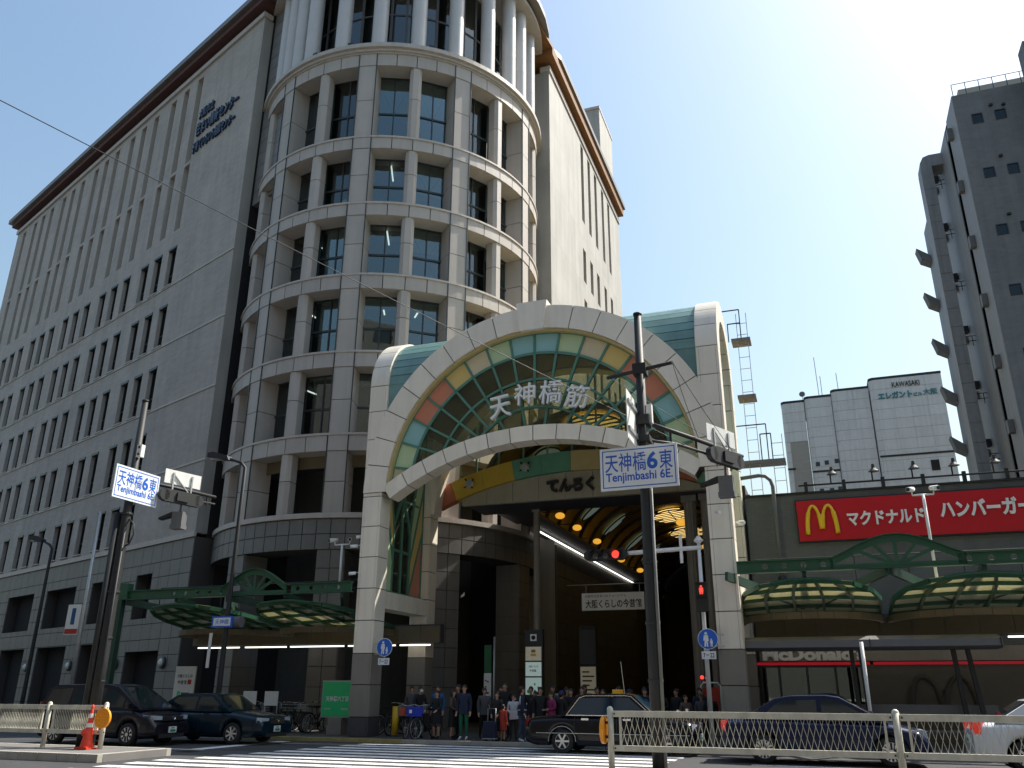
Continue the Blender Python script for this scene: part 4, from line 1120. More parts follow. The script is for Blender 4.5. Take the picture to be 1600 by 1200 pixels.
# ================================================================== STREET CANOPIES
def plate_hole(b, x0, x1, z0, z1, y0, y1, r, n=8):
    cx, cz = (x0 + x1) / 2, (z0 + z1) / 2
    def sq(k):
        an = 2 * PI * k / n; c_, s_ = math.cos(an), math.sin(an); m = max(abs(c_) / ((x1 - x0) / 2), abs(s_) / ((z1 - z0) / 2))
        return (cx + c_ / m, cz + s_ / m)
    # octagon spokes hit the rectangle edge; add the corners as their own points
    angs = sorted([2 * PI * k / n for k in range(n)] + [math.atan2((z1 - z0) * sz, (x1 - x0) * sx) % (2 * PI) for sx in (-1, 1) for sz in (-1, 1)])
    O = []; I = []
    for an in angs:
        c_, s_ = math.cos(an), math.sin(an); m = max(abs(c_) / ((x1 - x0) / 2), abs(s_) / ((z1 - z0) / 2))
        O.append((cx + c_ / m, cz + s_ / m)); I.append((cx + r * c_, cz + r * s_))
    N = len(angs); base = len(b.v)
    for y in (y0, y1):
        b.v.extend([(p[0], y, p[1]) for p in O]); b.v.extend([(p[0], y, p[1]) for p in I])
    for i in range(N):
        j = (i + 1) % N
        b.face([base + i, base + j, base + N + j, base + N + i]); b.face([base + 2 * N + i, base + 2 * N + j, base + 3 * N + j, base + 3 * N + i])
        b.face([base + N + i, base + N + j, base + 3 * N + j, base + 3 * N + i])
def canopy(name, label, u0, u1, arches, petals, zb, post, fas, tubes):
    t = thing(name, label, 'canopy', u0, -0.35, 0)
    L = u1 - u0
    b = MB().use('green_steel'); H = 0.33
    def inarch(x): return any(a0 <= x <= a1 for a0, a1 in arches)
    x = 0.0
    while x < L - 0.01:
        x1 = min(x + 0.55, L)
        mid = u0 + (x + x1) / 2
        near = any(a0 - 2.3 < mid < a0 or a1 < mid < a1 + 2.3 for a0, a1 in arches)
        if inarch(mid): pass
        elif near: plate_hole(b, x, x1, zb + 0.03, zb + H, -0.03, 0.03, 0.085)
        else: b.box(x, x1, -0.03, 0.03, zb + 0.03, zb + H)
        x = x1
    b.box(0, L, -0.12, 0.12, zb, zb + 0.03)
    xs = 0.0
    segs = []
    for a0, a1 in arches:
        segs.append((xs, a0 - u0)); xs = a1 - u0
    segs.append((xs, L))
    for s0, s1 in segs: b.box(s0, s1, -0.12, 0.12, zb + H, zb + H + 0.03)
    b.build('beam', t)
    for a0, a1 in arches:
        a = MB().use('green_steel'); c0, c1 = a0 - u0, a1 - u0; n = 24; hh = 0.62
        def zt(s): return zb + H + hh * (math.sin(PI * s) ** 1.25 if 0 < s < 1 else 0)
        for i in range(n):
            s0, s1 = i / n, (i + 1) / n; x0, x1 = c0 + (c1 - c0) * s0, c0 + (c1 - c0) * s1
            za, zc_ = zt(s0), zt(s1)
            th = 0.20
            a.prism([(x0, max(za - th, zb + 0.1)), (x1, max(zc_ - th, zb + 0.1)), (x1, zc_), (x0, za)], -0.03, 0.03)
            a.prism([(x0, za), (x1, zc_), (x1, zc_ + 0.03), (x0, za + 0.03)], -0.12, 0.12)
        a.box(c0, c1, -0.03, 0.03, zb + 0.03, zb + 0.16)
        cm = (c0 + c1) / 2
        for f in (-0.30, -0.17, 0.0, 0.17, 0.30):
            s = 0.5 + f
            a.bar((cm + f * 0.35 * (c1 - c0) * 0.3, 0, zb + 0.12), (c0 + (c1 - c0) * s, 0, zt(s) - 0.1), 0.05, 0.10)
        a.build('truss_arch', t)
    # scalloped glass leaves on curved green ribs
    for pc, pw_ in petals:
        x = pc - u0
        f = MB().use('green_steel')
        nV, nU = 4, 5
        def P(a, s):      # a -1..1 across, s 0 (wall) .. 1 (street edge)
            hw = pw_ / 2 * (1.0 if s < 0.35 else math.sqrt(max(0.0, 1 - ((s - 0.35) / 0.72) ** 2)))
            return Vector((x + a * hw, 4.3 - s * 4.35, zb - 0.93 + s * 0.62 + 0.10 * (1 - a * a)))
        ss = [0.0, 0.22, 0.48, 0.72, 0.92]
        aa = [-1, -0.62, -0.21, 0.21, 0.62, 1]
        for s in ss:
            for i in range(len(aa) - 1): f.bar(P(aa[i], s), P(aa[i + 1], s), 0.09, 0.11)
        for a_ in aa:
            for i in range(len(ss) - 1): f.bar(P(a_, ss[i]), P(a_, ss[i + 1]), 0.08, 0.14)
        rim = [P(a_ / 10, 0.99) for a_ in range(-10, 11)]
        f.tube(rim, 0.05, 6)
        lo = f.build('canopy_leaf', t)
        for i in range(len(aa) - 1):
            for k in range(len(ss) - 1):
                q = [P(aa[i], ss[k]), P(aa[i + 1], ss[k]), P(aa[i + 1], ss[k + 1]), P(aa[i], ss[k + 1])]
                g_ = MB().use('canopy_glass'); up = Vector((0, 0, 0.02)); zo = Vector((0, 0, 0.05))
                g_.add([tuple(p + zo) for p in q] + [tuple(p + zo + up) for p in q], [(0, 1, 2, 3), (7, 6, 5, 4), (0, 4, 5, 1), (1, 5, 6, 2), (2, 6, 7, 3), (3, 7, 4, 0)])
                g_.build('pane', lo)
        d = MB().use('beige_panel')
        pts = [Vector((x + pw_ / 2 * 1.02 * math.cos(rad(k)), 4.2 - 2.6 * math.sin(rad(k)), zb - 1.12)) for k in range(0, 181, 12)]
        for i in range(len(pts) - 1): d.bar(pts[i], pts[i + 1], 0.12, 0.20)
        d.build('curved_beam', t)
        br = MB().use('green_dark')
        br.bar((x - pw_ / 2 - 0.1, 0, zb - 0.05), (x - 0.2, 3.9, zb - 0.62), 0.10, 0.26); br.bar((x + pw_ / 2 + 0.1, 0, zb - 0.05), (x + 0.2, 3.9, zb - 0.62), 0.10, 0.26)
        br.bar((x, 0, zb - 0.02), (x, 4.2, zb - 0.55), 0.12, 0.2)
        br.build('bracket', t)
    # walkway rail on top
    r = MB().use('black_steel')
    for k in range(int(L / 1.5)): r.tube([(0.4 + k * 1.5, 1.6, zb - 0.2), (0.4 + k * 1.5, 1.6, zb + 0.62)], 0.02, 5)
    for dz in (0.32, 0.62): r.tube([(0.4, 1.6, zb + dz), (L - 0.3, 1.6, zb + dz)], 0.02, 5)
    r.build('handrail', t)
    if post is not None:
        q = MB().use('green_dark'); q.box(-0.11, 0.11, -0.11, 0.11, 0.1, zb); q.use('green_steel').box(-0.10, 0.35, -0.14, 0.14, zb + 0.02, zb + 0.62); q.build('post', t)
    f0, f1, fv = fas
    x = f0
    while x < f1 - 0.05:
        x2 = min(x + 0.98, f1)
        panel('fascia_panel', t, ((x + x2) / 2 - u0, fv + 0.35, 3.62), (x2 - x - 0.012, 0.10, 0.62), 'beige_panel')
        x = x2
    sh = MB().use('soffit_slate'); sh.box(f0 - u0, f1 - u0, fv + 0.41, fv + 0.7, 3.3, 4.0); sh.build('fascia_back', t)
    for (a, c) in tubes:
        q = MB().use('tube_light'); q.box(a - u0, c - u0, fv + 0.30, fv + 0.36, 3.20, 3.25)
        q.build('tube_lamp', t)
    return t
canopy('street_canopy', 'green steel canopy with glass leaves left of the gate', -16.8, -6.62, [(-12.1, -9.3)], [(-14.2, 4.5), (-9.35, 4.5)], 4.82, True, (-16.7, -5.1, 3.95), [(-16.4, -14.3), (-14.0, -12.0), (-11.8, -9.3), (-9.1, -7.0), (-6.8, -5.5)])
canopy('street_canopy', 'green steel canopy with glass leaves right of the gate below red sign', 6.63, 22.0, [(9.3, 12.9), (17.5, 20.5)], [(8.55, 4.3), (13.3, 4.6), (18.2, 4.6)], 4.92, None, (6.7, 21.5, 3.95), [(6.9, 8.9), (9.1, 11.6), (11.9, 14.0), (14.3, 16.0), (16.3, 19)])

# ================================================================== BURGER RESTAURANT (two-storey tiled block)
mc = thing('restaurant_building', 'low grey tiled restaurant block with long red sign over the canopy', 'building', 6.72, 4.5, 0)
b = MB().use('grey_tile')
holes_wall(b, 0, 20, 3.0, 8.25, [], 0.3)
b.add([(0, 0, 0.1), (0, 14, 0.1), (0, 14, 8.25), (0, 0, 8.25)], [(0, 1, 2, 3)]); b.add([(20, 0, 0.1), (20, 14, 0.1), (20, 14, 8.25), (20, 0, 8.25)], [(0, 1, 2, 3)])
b.add([(0, 0, 8.25), (20, 0, 8.25), (20, 14, 8.25), (0, 14, 8.25)], [(0, 1, 2, 3)]); b.add([(0, 0, 3.0), (20, 0, 3.0), (20, 0.9, 3.0), (0, 0.9, 3.0)], [(0, 1, 2, 3)])
b.build('wall', mc)
b = MB().use('black_steel'); b.box(-0.05, 20.05, -0.08, 0.3, 8.252, 8.32); b.build('coping', mc)
b = MB().use('black_steel'); b.tube([(1.9, -0.05, 8.55), (20, -0.05, 8.55)], 0.035, 6)
for k in range(9): b.box(2.15 + k * 1.28 - 0.06, 2.15 + k * 1.28 + 0.06, -0.12, 0.02, 8.32, 8.66)
b.build('light_rail', mc)
for k, u in enumerate((9.73, 11.11, 12.4, 13.65, 14.9, 16.2)):
    x = u - 6.72
    b = MB().use('black_steel'); b.tube([(0, 0, 0), (0, 0, 0.3), (0.05, -0.1, 0.48)], 0.03, 6); b.lathe([(0.05, 0.16), (0.07, 0.02), (0.17, -0.09), (0.19, -0.1)], (0.06, -0.16, 0.40), 12)
    b.build('sign_spotlight', mc, (x, -0.05, 8.55))
sb = MB().use('black_steel'); sb.box(1.70, 16.5, -0.14, -0.01, 6.50, 8.02); sign = sb.build('sign_board', mc)
b = MB().use('mcd_red'); b.box(1.75, 16.45, -0.165, -0.141, 6.55, 7.97); b.build('sign_face', sign)
def m_arch(w, h, r, m, name, parent, loc, ry=0.0):
    b = MB().use(m); pts = []
    for sgn in (-1, 1):
        q = []
        for i in range(0, 25):
            s = i / 24
            xx = (0.5 - s * 0.5) if True else 0
            # one golden loop: foot at s=0 (outside), crown at s~.52, centre foot at s=1
            if s < 0.55: t = s / 0.55; px = 0.5 - 0.23 * (1 - math.cos(t * PI / 2)) - 0.0; pz = math.sin(t * PI / 2)
            else: t = (s - 0.55) / 0.45; px = 0.27 - 0.25 * math.sin(t * PI / 2) ** 1.0; pz = 1 - 0.82 * (1 - math.cos(t * PI / 2))
            q.append((sgn * px * w, 0, pz * h))
        b.tube(q, [r * (1.1 - 0.35 * (i / 24 > 0.3) * (i / 24 < 0.8)) for i in range(25)], 8)
    return b.build(name, parent, loc)
m_arch(0.98, 1.0, 0.07, 'mcd_yellow', 'arch_emblem', sign, (2.54, -0.22, 6.76))
text('lettering', 'マクドナルド', 2.45, 0.50, 0.06, 'letter_white', sign, (11.33 - 6.72, -0.20, 7.24), bold=0.035)
text('lettering', 'ハンバーガー', 2.75, 0.58, 0.06, 'letter_white', sign, (14.42 - 6.72, -0.20, 7.38), bold=0.04)
# ground floor front
b = MB().use('gate_base'); b.box(0, 20, 0.02, 0.2, 2.55, 3.0); b.build('shop_fascia', mc)
text('lettering', "McDonald's", 3.3, 0.42, 0.05, 'board_white', mc, (1.75, -0.02, 2.78), bold=0.05)
b = MB().use('red_neon'); b.box(-0.2, 3.5, -0.03, 0.01, 2.43, 2.52); b.box(3.6, 9.0, -0.03, 0.01, 2.43, 2.52); b.box(9.1, 16, -0.03, 0.01, 2.43, 2.52); b.build('neon_strip', mc)
fr2 = MB().use('window_frame')
for x in (0, 0.6, 1.5, 2.4, 3.3): fr2.box(x - 0.04, x + 0.04, 0.02, 0.12, 0.1, 2.43)
fr2.box(0, 3.3, 0.02, 0.12, 0.1, 0.2); fr2.box(0, 3.3, 0.02, 0.12, 2.35, 2.43); so = fr2.build('shop_window', mc)
for k in range(4):
    x0 = (0, 0.6, 1.5, 2.4)[k]; x1 = (0.6, 1.5, 2.4, 3.3)[k]
    g_ = MB().use('window_glass'); g_.box(x0 + 0.04, x1 - 0.04, 0.06, 0.075, 0.2, 2.35); g_.build('pane', so)
b = MB().use('shop_dark'); b.box(3.36, 16, 0.04, 0.2, 0.1, 2.43); b.build('mural_wall', mc)
m_arch(2.0, 1.3, 0.10, 'stone_backing', 'arch_emblem', mc, (5.55, 0.01, 0.75))
b = MB().use('interior'); b.box(0.05, 16, 2.6, 2.7, 0.1, 3.0); b.box(0.05, 16, 0.95, 2.6, 2.9, 2.98); b.build('shop_interior', mc)

# ================================================================== BUS SHELTER
bs = thing('bus_shelter', 'long grey bus shelter roof on dark posts before the restaurant', 'bus shelter', 10.1, 1.2, 0.1)
b = MB().use('steel_grey'); b.prism([(-0.75, 2.72), (-0.7, 2.92), (0.0, 3.06), (0.7, 2.92), (0.75, 2.72), (0.5, 2.66), (-0.5, 2.66)], -3.6, 3.45, 'yz'); b.build('roof', bs)
for x, dx in ((-0.5, 0.05), (-0.25, 0.05), (2.25, 0.12), (2.62, 0.22)):
    b = MB().use('black_steel'); b.bar((x, 0, 2.68), (x + dx, 0, 0.0), 0.16, 0.12); b.build('post', bs)
b = MB().use('steel_grey'); b.box(-3.2, 3.2, 0.3, 0.36, 0.9, 1.15); b.box(-3.2, 3.2, 0.0, 0.35, 0.42, 0.47)
for x in (-3, -1, 1, 3): b.box(x - 0.03, x + 0.03, 0.1, 0.3, 0, 0.42)
b.build('bench', bs)
b = MB().use('black_steel')
for x in (-3.55, 0.02, 3.4): b.box(x - 0.012, x + 0.012, -0.76, -0.70, 2.70, 2.94)
b.build('joint_trim', bs)
sp = thing('slim_post', 'slim white post standing at the kerb before the bus shelter', 'post', 9.85, -0.6, 0.1)
b = MB().use('white_paint'); b.tube([(0, 0, 0), (0, 0, 2.8)], 0.05, 8); b.build('pole', sp); b = MB().use('galvanised'); b.lathe([(0.09, 0), (0.09, 0.08), (0.05, 0.1)], (0, 0, 0), 10); b.build('base', sp)

# ================================================================== POLES AND PIPES ON THE CANOPIES
def cctv(label, u, v_, z0, z1, gap):
    t = thing('camera_pole', label, 'camera pole', u, v_, z0)
    b = MB().use('white_paint'); b.tube([(0, 0, 0), (0, 0, z1 - z0)], 0.045, 8); b.tube([(-gap, 0, z1 - z0), (gap, 0, z1 - z0)], 0.03, 6); b.build('pole', t)
    for s in (-1, 1):
        c = MB().use('white_paint'); c.tube([(0, 0, 0), (0, 0, 0.12)], 0.02, 6); c.tube([(-0.05 * s, 0.08, 0.2), (0.12 * s, -0.22, 0.14)], 0.075, 8)
        c.use('black_steel').tube([(0.12 * s, -0.22, 0.14), (0.13 * s, -0.235, 0.137)], 0.06, 8)
        c.build('camera', t, (s * gap, 0, z1 - z0))
    return t
cctv('twin security cameras on slim white pole left of the gate', -7.95, 1.0, 5.0, 6.75, 0.32)
cctv('twin security cameras on slim white pole before the red sign', 12.22, 1.0, 4.6, 7.25, 0.30)
t = thing('bent_pipe', 'grey pipe with curved top rising beside the gate', 'pipe', 7.74, 4.2, 5.2)
b = MB().use('steel_grey'); b.tube([(0, 0, 0), (0, 0, 3.35), (-0.06, 0, 3.58), (-0.22, 0, 3.74), (-0.45, 0, 3.78), (-1.1, 0, 3.72)], 0.07, 10); b.build('pipe', t)
b = MB().use('black_steel'); b.lathe([(0.13, 0), (0.13, 0.15), (0.08, 0.18)], (0, 0, 0), 10); b.build('flange', t)
# access ladders behind the gate roof
t = thing('roof_ladder', 'thin steel access ladders and platforms behind the right side of gate', 'ladder', 7.1, 6.0, 8.4)
def ladder(x, z0, z1, w=0.40):
    b = MB().use('galvanised')
    for s in (-1, 1): b.bar((x + s * w / 2, 0, z0), (x + s * w / 2, 0, z1), 0.025)
    n = int((z1 - z0) / 0.5)
    for k in range(n): b.bar((x - w / 2, 0, z0 + 0.25 + k * 0.5), (x + w / 2, 0, z0 + 0.25 + k * 0.5), 0.02)
    b.build('ladder', t)
ladder(0.0, 0.2, 7.9); ladder(0.9, 0.0, 2.6)
for x0, x1, z in ((-0.45, 0.3, 6.6), (-0.4, 0.3, 4.15), (-0.55, 1.15, 1.45)):
    b = MB().use('steel_grey'); b.box(x0, x1, -0.25, 0.5, z, z + 0.12)
    b.build('platform', t)
b = MB().use('black_steel')
for (x0, x1, z0, z1) in ((-0.75, -0.05, 6.6, 8.0), (-0.55, -0.05, 6.6, 7.4), (-0.6, 0.55, 1.5, 3.0), (0.3, 0.7, 1.5, 2.6)):
    b.bar((x1, -0.2, z0), (x1, -0.2, z1), 0.04); b.bar((x0, -0.2, z1), (x1, -0.2, z1), 0.04); b.bar((x0, -0.2, z0), (x0, -0.2, z1), 0.04)
b.build('guard_rail', t)
b = MB().use('steel_grey'); b.box(-0.5, -0.3, 0, 0.3, -8.3, 0.3); b.box(0.95, 1.1, 0, 0.3, -8.3, 0.2); b.build('support_post', t)

# ================================================================== WHITE OFFICE BLOCK IN THE DISTANCE
kw = thing('office_block', 'distant white office block of stepped volumes with teal rooftop lettering', 'building', 7.0, 75, 0)
vols = [(0.0, 2.66, 0.0, 34.5), (2.70, 5.76, -0.35, 34.75), (5.80, 9.95, -0.8, 35.15), (10.05, 17.75, -1.5, 35.85)]
for vi, (x0, x1, y0, zt_) in enumerate(vols):
    b = MB().use('bldg_joint')
    r = 0.6
    poly = [(x0 + 0.05, 9), (x0 + 0.05, y0 + r)] + [(x0 + 0.05 + r - r * math.cos(rad(k)), y0 + 0.06 + r - r * math.sin(rad(k))) for k in (15, 35, 55, 75)] + [(x1 - 0.05, y0 + 0.06), (x1 - 0.05, 9)]
    b.prism(poly, 0, zt_, 'xy')
    b.use('black_steel').prism([(p[0] + (-0.08 if p[0] < (x0 + x1) / 2 else 0.08), p[1] - (0.1 if p[1] < 8 else 0)) for p in poly], zt_, zt_ + 0.28, 'xy')
    vo = b.build('block_volume', kw)
    n = max(1, round((x1 - x0 - r) / 1.75))
    rows_ = 14
    for k in range(rows_):
        z1 = zt_ - k * 1.22; z0 = z1 - 1.20
        cb_ = MB().use('bldg_white'); pts = [(x0 + r - (r) * math.cos(rad(q)), y0 + r - r * math.sin(rad(q))) for q in (0, 22, 45, 68, 90)]
        inn_ = [(x0 + r - (r - 0.08) * math.cos(rad(q)), y0 + r - (r - 0.08) * math.sin(rad(q))) for q in (90, 68, 45, 22, 0)]
        cb_.prism(pts + inn_, z0, z1 - 0.02, 'xy'); cb_.build('wall_panel', vo)
        for j in range(n):
            a0 = x0 + r + (x1 - x0 - r) * j / n; a1 = x0 + r + (x1 - x0 - r) * (j + 1) / n
            m = 'bldg_white'
            if vi == 0 and z1 < 30.2: m = 'bldg_brown'
            panel('wall_panel', vo, ((a0 + a1) / 2, y0 + 0.03 + (0.05 if m == 'bldg_brown' else 0), (z0 + z1) / 2 - 0.01), (a1 - a0 - 0.02, 0.06, 1.19), m)
for (x, z, w_, h_) in ((15.6, 25.2, 0.85, 1.2), (3.4, 26.6, 0.45, 0.5), (4.4, 26.7, 0.45, 0.5), (5.5, 26.8, 0.45, 0.5), (3.5, 23.4, 0.45, 0.5), (4.6, 23.4, 0.45, 0.5), (5.5, 23.5, 0.45, 0.5)):
    y0 = -1.5 if x > 10 else (-0.35 if x < 5.3 else -0.8 if x > 5.8 else -0.35)
    f = MB().use('window_frame'); f.box(-w_ / 2, w_ / 2, -0.06, 0.0, -h_ / 2, h_ / 2); wo = f.build('window', kw, (x, y0 - 0.002, z))
    g_ = MB().use('curtain_glass'); g_.box(-w_ / 2 + 0.05, w_ / 2 - 0.05, -0.08, -0.065, -h_ / 2 + 0.05, h_ / 2 - 0.05); g_.build('pane', wo)
for (x0, x1, y0, z) in ((10.1, 17.8, -1.56, 26.5), (2.7, 5.76, -0.41, 25.6), (0, 0.9, -0.06, 26.2)):
    b = MB().use('black_steel'); b.box(x0, x1, y0, y0 + 0.05, z, z + 0.22); b.build('dark_band', kw)
text('lettering', 'KAWASAKI', 2.9, 0.62, 0.06, 'black', kw, (13.95, -1.56, 35.0), bold=0.0)
text('lettering', 'エレガント', 3.6, 0.85, 0.06, 'kawa_teal', kw, (12.65, -1.56, 33.75), bold=0.05)
text('lettering', 'ビル', 0.9, 0.42, 0.06, 'kawa_teal', kw, (15.05, -1.56, 33.62), bold=0.03)
text('lettering', '大阪', 1.5, 0.68, 0.06, 'kawa_teal', kw, (16.35, -1.56, 33.78), bold=0.02)
b = MB().use('galvanised')
b.tube([(4.6, 3, 34.7), (4.5, 3, 41.2)], 0.05, 5); b.tube([(4.95, 3, 34.7), (4.95, 3, 38.6)], 0.05, 5); b.tube([(6.9, 3, 35), (6.85, 3, 38.8)], 0.05, 5); b.tube([(2.6, 2, 34.7), (2.6, 2, 35.9)], 0.04, 5)
b.build('antenna', kw)
b = MB().use('steel_grey'); b.lathe([(0.02, 0.12), (0.25, 0.05), (0.36, -0.08)], (2.6, 1.9, 36.1), 12, 'y'); b.build('satellite_dish', kw)

# ================================================================== TALL APARTMENT TOWER AT THE RIGHT EDGE
tb = thing('apartment_tower', 'tall dark grey apartment tower with small square windows at the right edge', 'building', 22.3, 32, 0)
b = MB().use('tower_grey'); wins_t = []
for r_ in range(9):
    z = 40.45 - r_ * 4.62
    for x in (0.95, 2.45, 5.2, 6.7, 9.4): wins_t.append((x, x + 0.72, z, z + 0.85))
holes_wall(b, 0, 14, 0.1, 43.2, wins_t, 0.22)
b.add([(0, 0, 43.2), (14, 0, 43.2), (14, 21, 43.2), (0, 21, 43.2)], [(0, 1, 2, 3)]); b.add([(14, 0, 0), (14, 21, 0), (14, 21, 43.2), (14, 0, 43.2)], [(0, 1, 2, 3)]); b.add([(0, 21, 0), (14, 21, 0), (14, 21, 43.2), (0, 21, 43.2)], [(0, 1, 2, 3)])
b.build('wall', tb)
b = MB().use('tower_pale'); b.box(-0.06, 0.0, 0.02, 0.5, 0.1, 43.2); b.box(-0.05, 0.02, 0.5, 3.2, 0.1, 43.2); b.box(-0.02, 0.05, 4.4, 21, 0.1, 43.2); b.build('side_wall', tb)
b = MB().use('beige_panel'); b.box(0.3, 0.4, 3.2, 4.4, 0.1, 42.5); b.build('service_recess', tb)
wf = MB().use('black_steel'); wf.box(0, 0.72, -0.03, 0.06, 0, 0.07); wf.box(0, 0.72, -0.03, 0.06, 0.78, 0.85); wf.box(0, 0.07, -0.03, 0.06, 0.07, 0.78); wf.box(0.65, 0.72, -0.03, 0.06, 0.07, 0.78); wf_me = wf.me('window')
wg = MB().use('curtain_glass'); wg.box(0.07, 0.65, 0.02, 0.03, 0.07, 0.78); wg_me = wg.me('pane')
for (x0, x1, z0, z1) in wins_t:
    wo = linkmesh('window', wf_me, tb, (x0, 0.0, z0)); linkmesh('pane', wg_me, wo)
for (x, z) in ((2.3, 41.75), (3.1, 41.6), (2.2, 37.4), (3.4, 32.6), (1.9, 32.7)):
    b = MB().use('black_steel'); b.cbox((0, -0.1, 0), (0.22, 0.2, 0.14)); b.build('vent_hood', tb, (x, 0, z))
# tall framed stair column beside the side wall
co = MB().use('tower_pale'); co.box(-1.75, -0.9, 7.0, 8.6, 0.1, 41.9); co.build('frame_column', tb)
for k in range(27):
    panel('column_panel', tb, (-1.33, 6.97, 1.0 + k * 1.52), (0.86, 0.06, 1.49), 'tower_pale')
be = MB().use('tower_pale')
be.prism([(-1.75, 41.0), (-1.72, 42.3), (-1.45, 42.8), (-1.0, 42.95), (0.0, 42.95), (0.0, 41.9), (-0.9, 41.9), (-0.9, 41.0)], 6.98, 8.62, 'xz'); be.build('frame_head', tb)
for k in range(8):
    z = 40.0 - k * 4.62
    b = MB().use('tower_grey'); b.prism([(-1.15, z + 1.0), (-0.05, z + 0.1), (-0.05, z - 0.7), (-0.85, z - 0.2)], 19.6, 20.8, 'xz'); b.build('balcony', tb)
    r = MB().use('black_steel')
    r.tube([(-0.9, 7.8, z + 0.9), (-0.05, 7.8, z + 0.9)], 0.03, 5); r.tube([(-0.9, 7.8, z + 0.5), (-0.05, 7.8, z + 0.5)], 0.03, 5); r.tube([(-0.3, 7.8, z + 0.1), (-0.3, 7.8, z + 0.9)], 0.03, 5)
    r.build('stair_rail', tb)
    for j, (vv, dz) in enumerate(((9.8, 2.2), (10.9, 1.7), (12.0, 2.6), (2.0, 1.2))):
        a = MB().use('steel_grey' if j % 2 else 'black_steel'); a.cbox((-0.2, 0, 0), (0.35, 0.5, 0.55 if j < 3 else 0.9)); a.build('wall_unit', tb, (-0.05, vv, z + dz))
b = MB().use('bldg_brown'); b.box(1.4, 10, 4, 12, 43.21, 46.5); b.build('roof_house', tb)
b = MB().use('tower_grey'); b.box(4.75, 14.0, -1.5, -0.01, 24, 45.6); b.build('projecting_bay', tb)
b = MB().use('black_steel')
for k in range(8): b.tube([(0.1 + k * 0.9, 0.1, 43.2), (0.1 + k * 0.9, 0.1, 44.25)], 0.03, 5)
b.tube([(0.1, 0.1, 44.25), (7, 0.1, 44.25)], 0.03, 5); b.build('roof_railing', tb)
# ================================================================== SIGNAL POLES
def signal_head(t, loc, rz, lit=None, lens=0.30, name='signal_head', back=True):
    b = MB().use('black_steel'); L = lens * 3 + 0.32
    b.box(-L / 2, L / 2, -0.07, 0.07, -lens * 0.66, lens * 0.66)
    b.lathe([(lens * 0.6, -0.07), (lens * 0.6, 0.07)], (-L / 2, 0, 0), 12, 'y'); b.lathe([(lens * 0.6, -0.07), (lens * 0.6, 0.07)], (L / 2, 0, 0), 12, 'y')
    b.box(-0.2, 0.2, 0.07, 0.12, -0.12, 0.12)
    o = b.build(name, t, loc, rz)
    for k in range(3):
        x = (k - 1) * (lens + 0.06)
        l = MB().use('red_lamp' if lit == k else 'dark_lens'); l.lathe([(0.0, -0.10), (lens * 0.28, -0.095), (lens * 0.46, -0.075)], (x, 0, 0), 16, 'y'); l.build('lens', o)
        v_ = MB().use('black_steel'); r = lens * 0.52
        for q in range(-2, 14):
            a0, a1 = rad(q * 15 - 10), rad((q + 1) * 15 - 10)
            v_.add([(x + r * math.cos(a0), -0.07, r * math.sin(a0)), (x + r * math.cos(a1), -0.07, r * math.sin(a1)), (x + r * math.cos(a1), -0.07 - 0.30 * max(0.35, math.sin(a1)), r * math.sin(a1) * 0.96), (x + r * math.cos(a0), -0.07 - 0.30 * max(0.35, math.sin(a0)), r * math.sin(a0) * 0.96)], [(0, 1, 2, 3)])
        v_.build('visor', o)
    return o
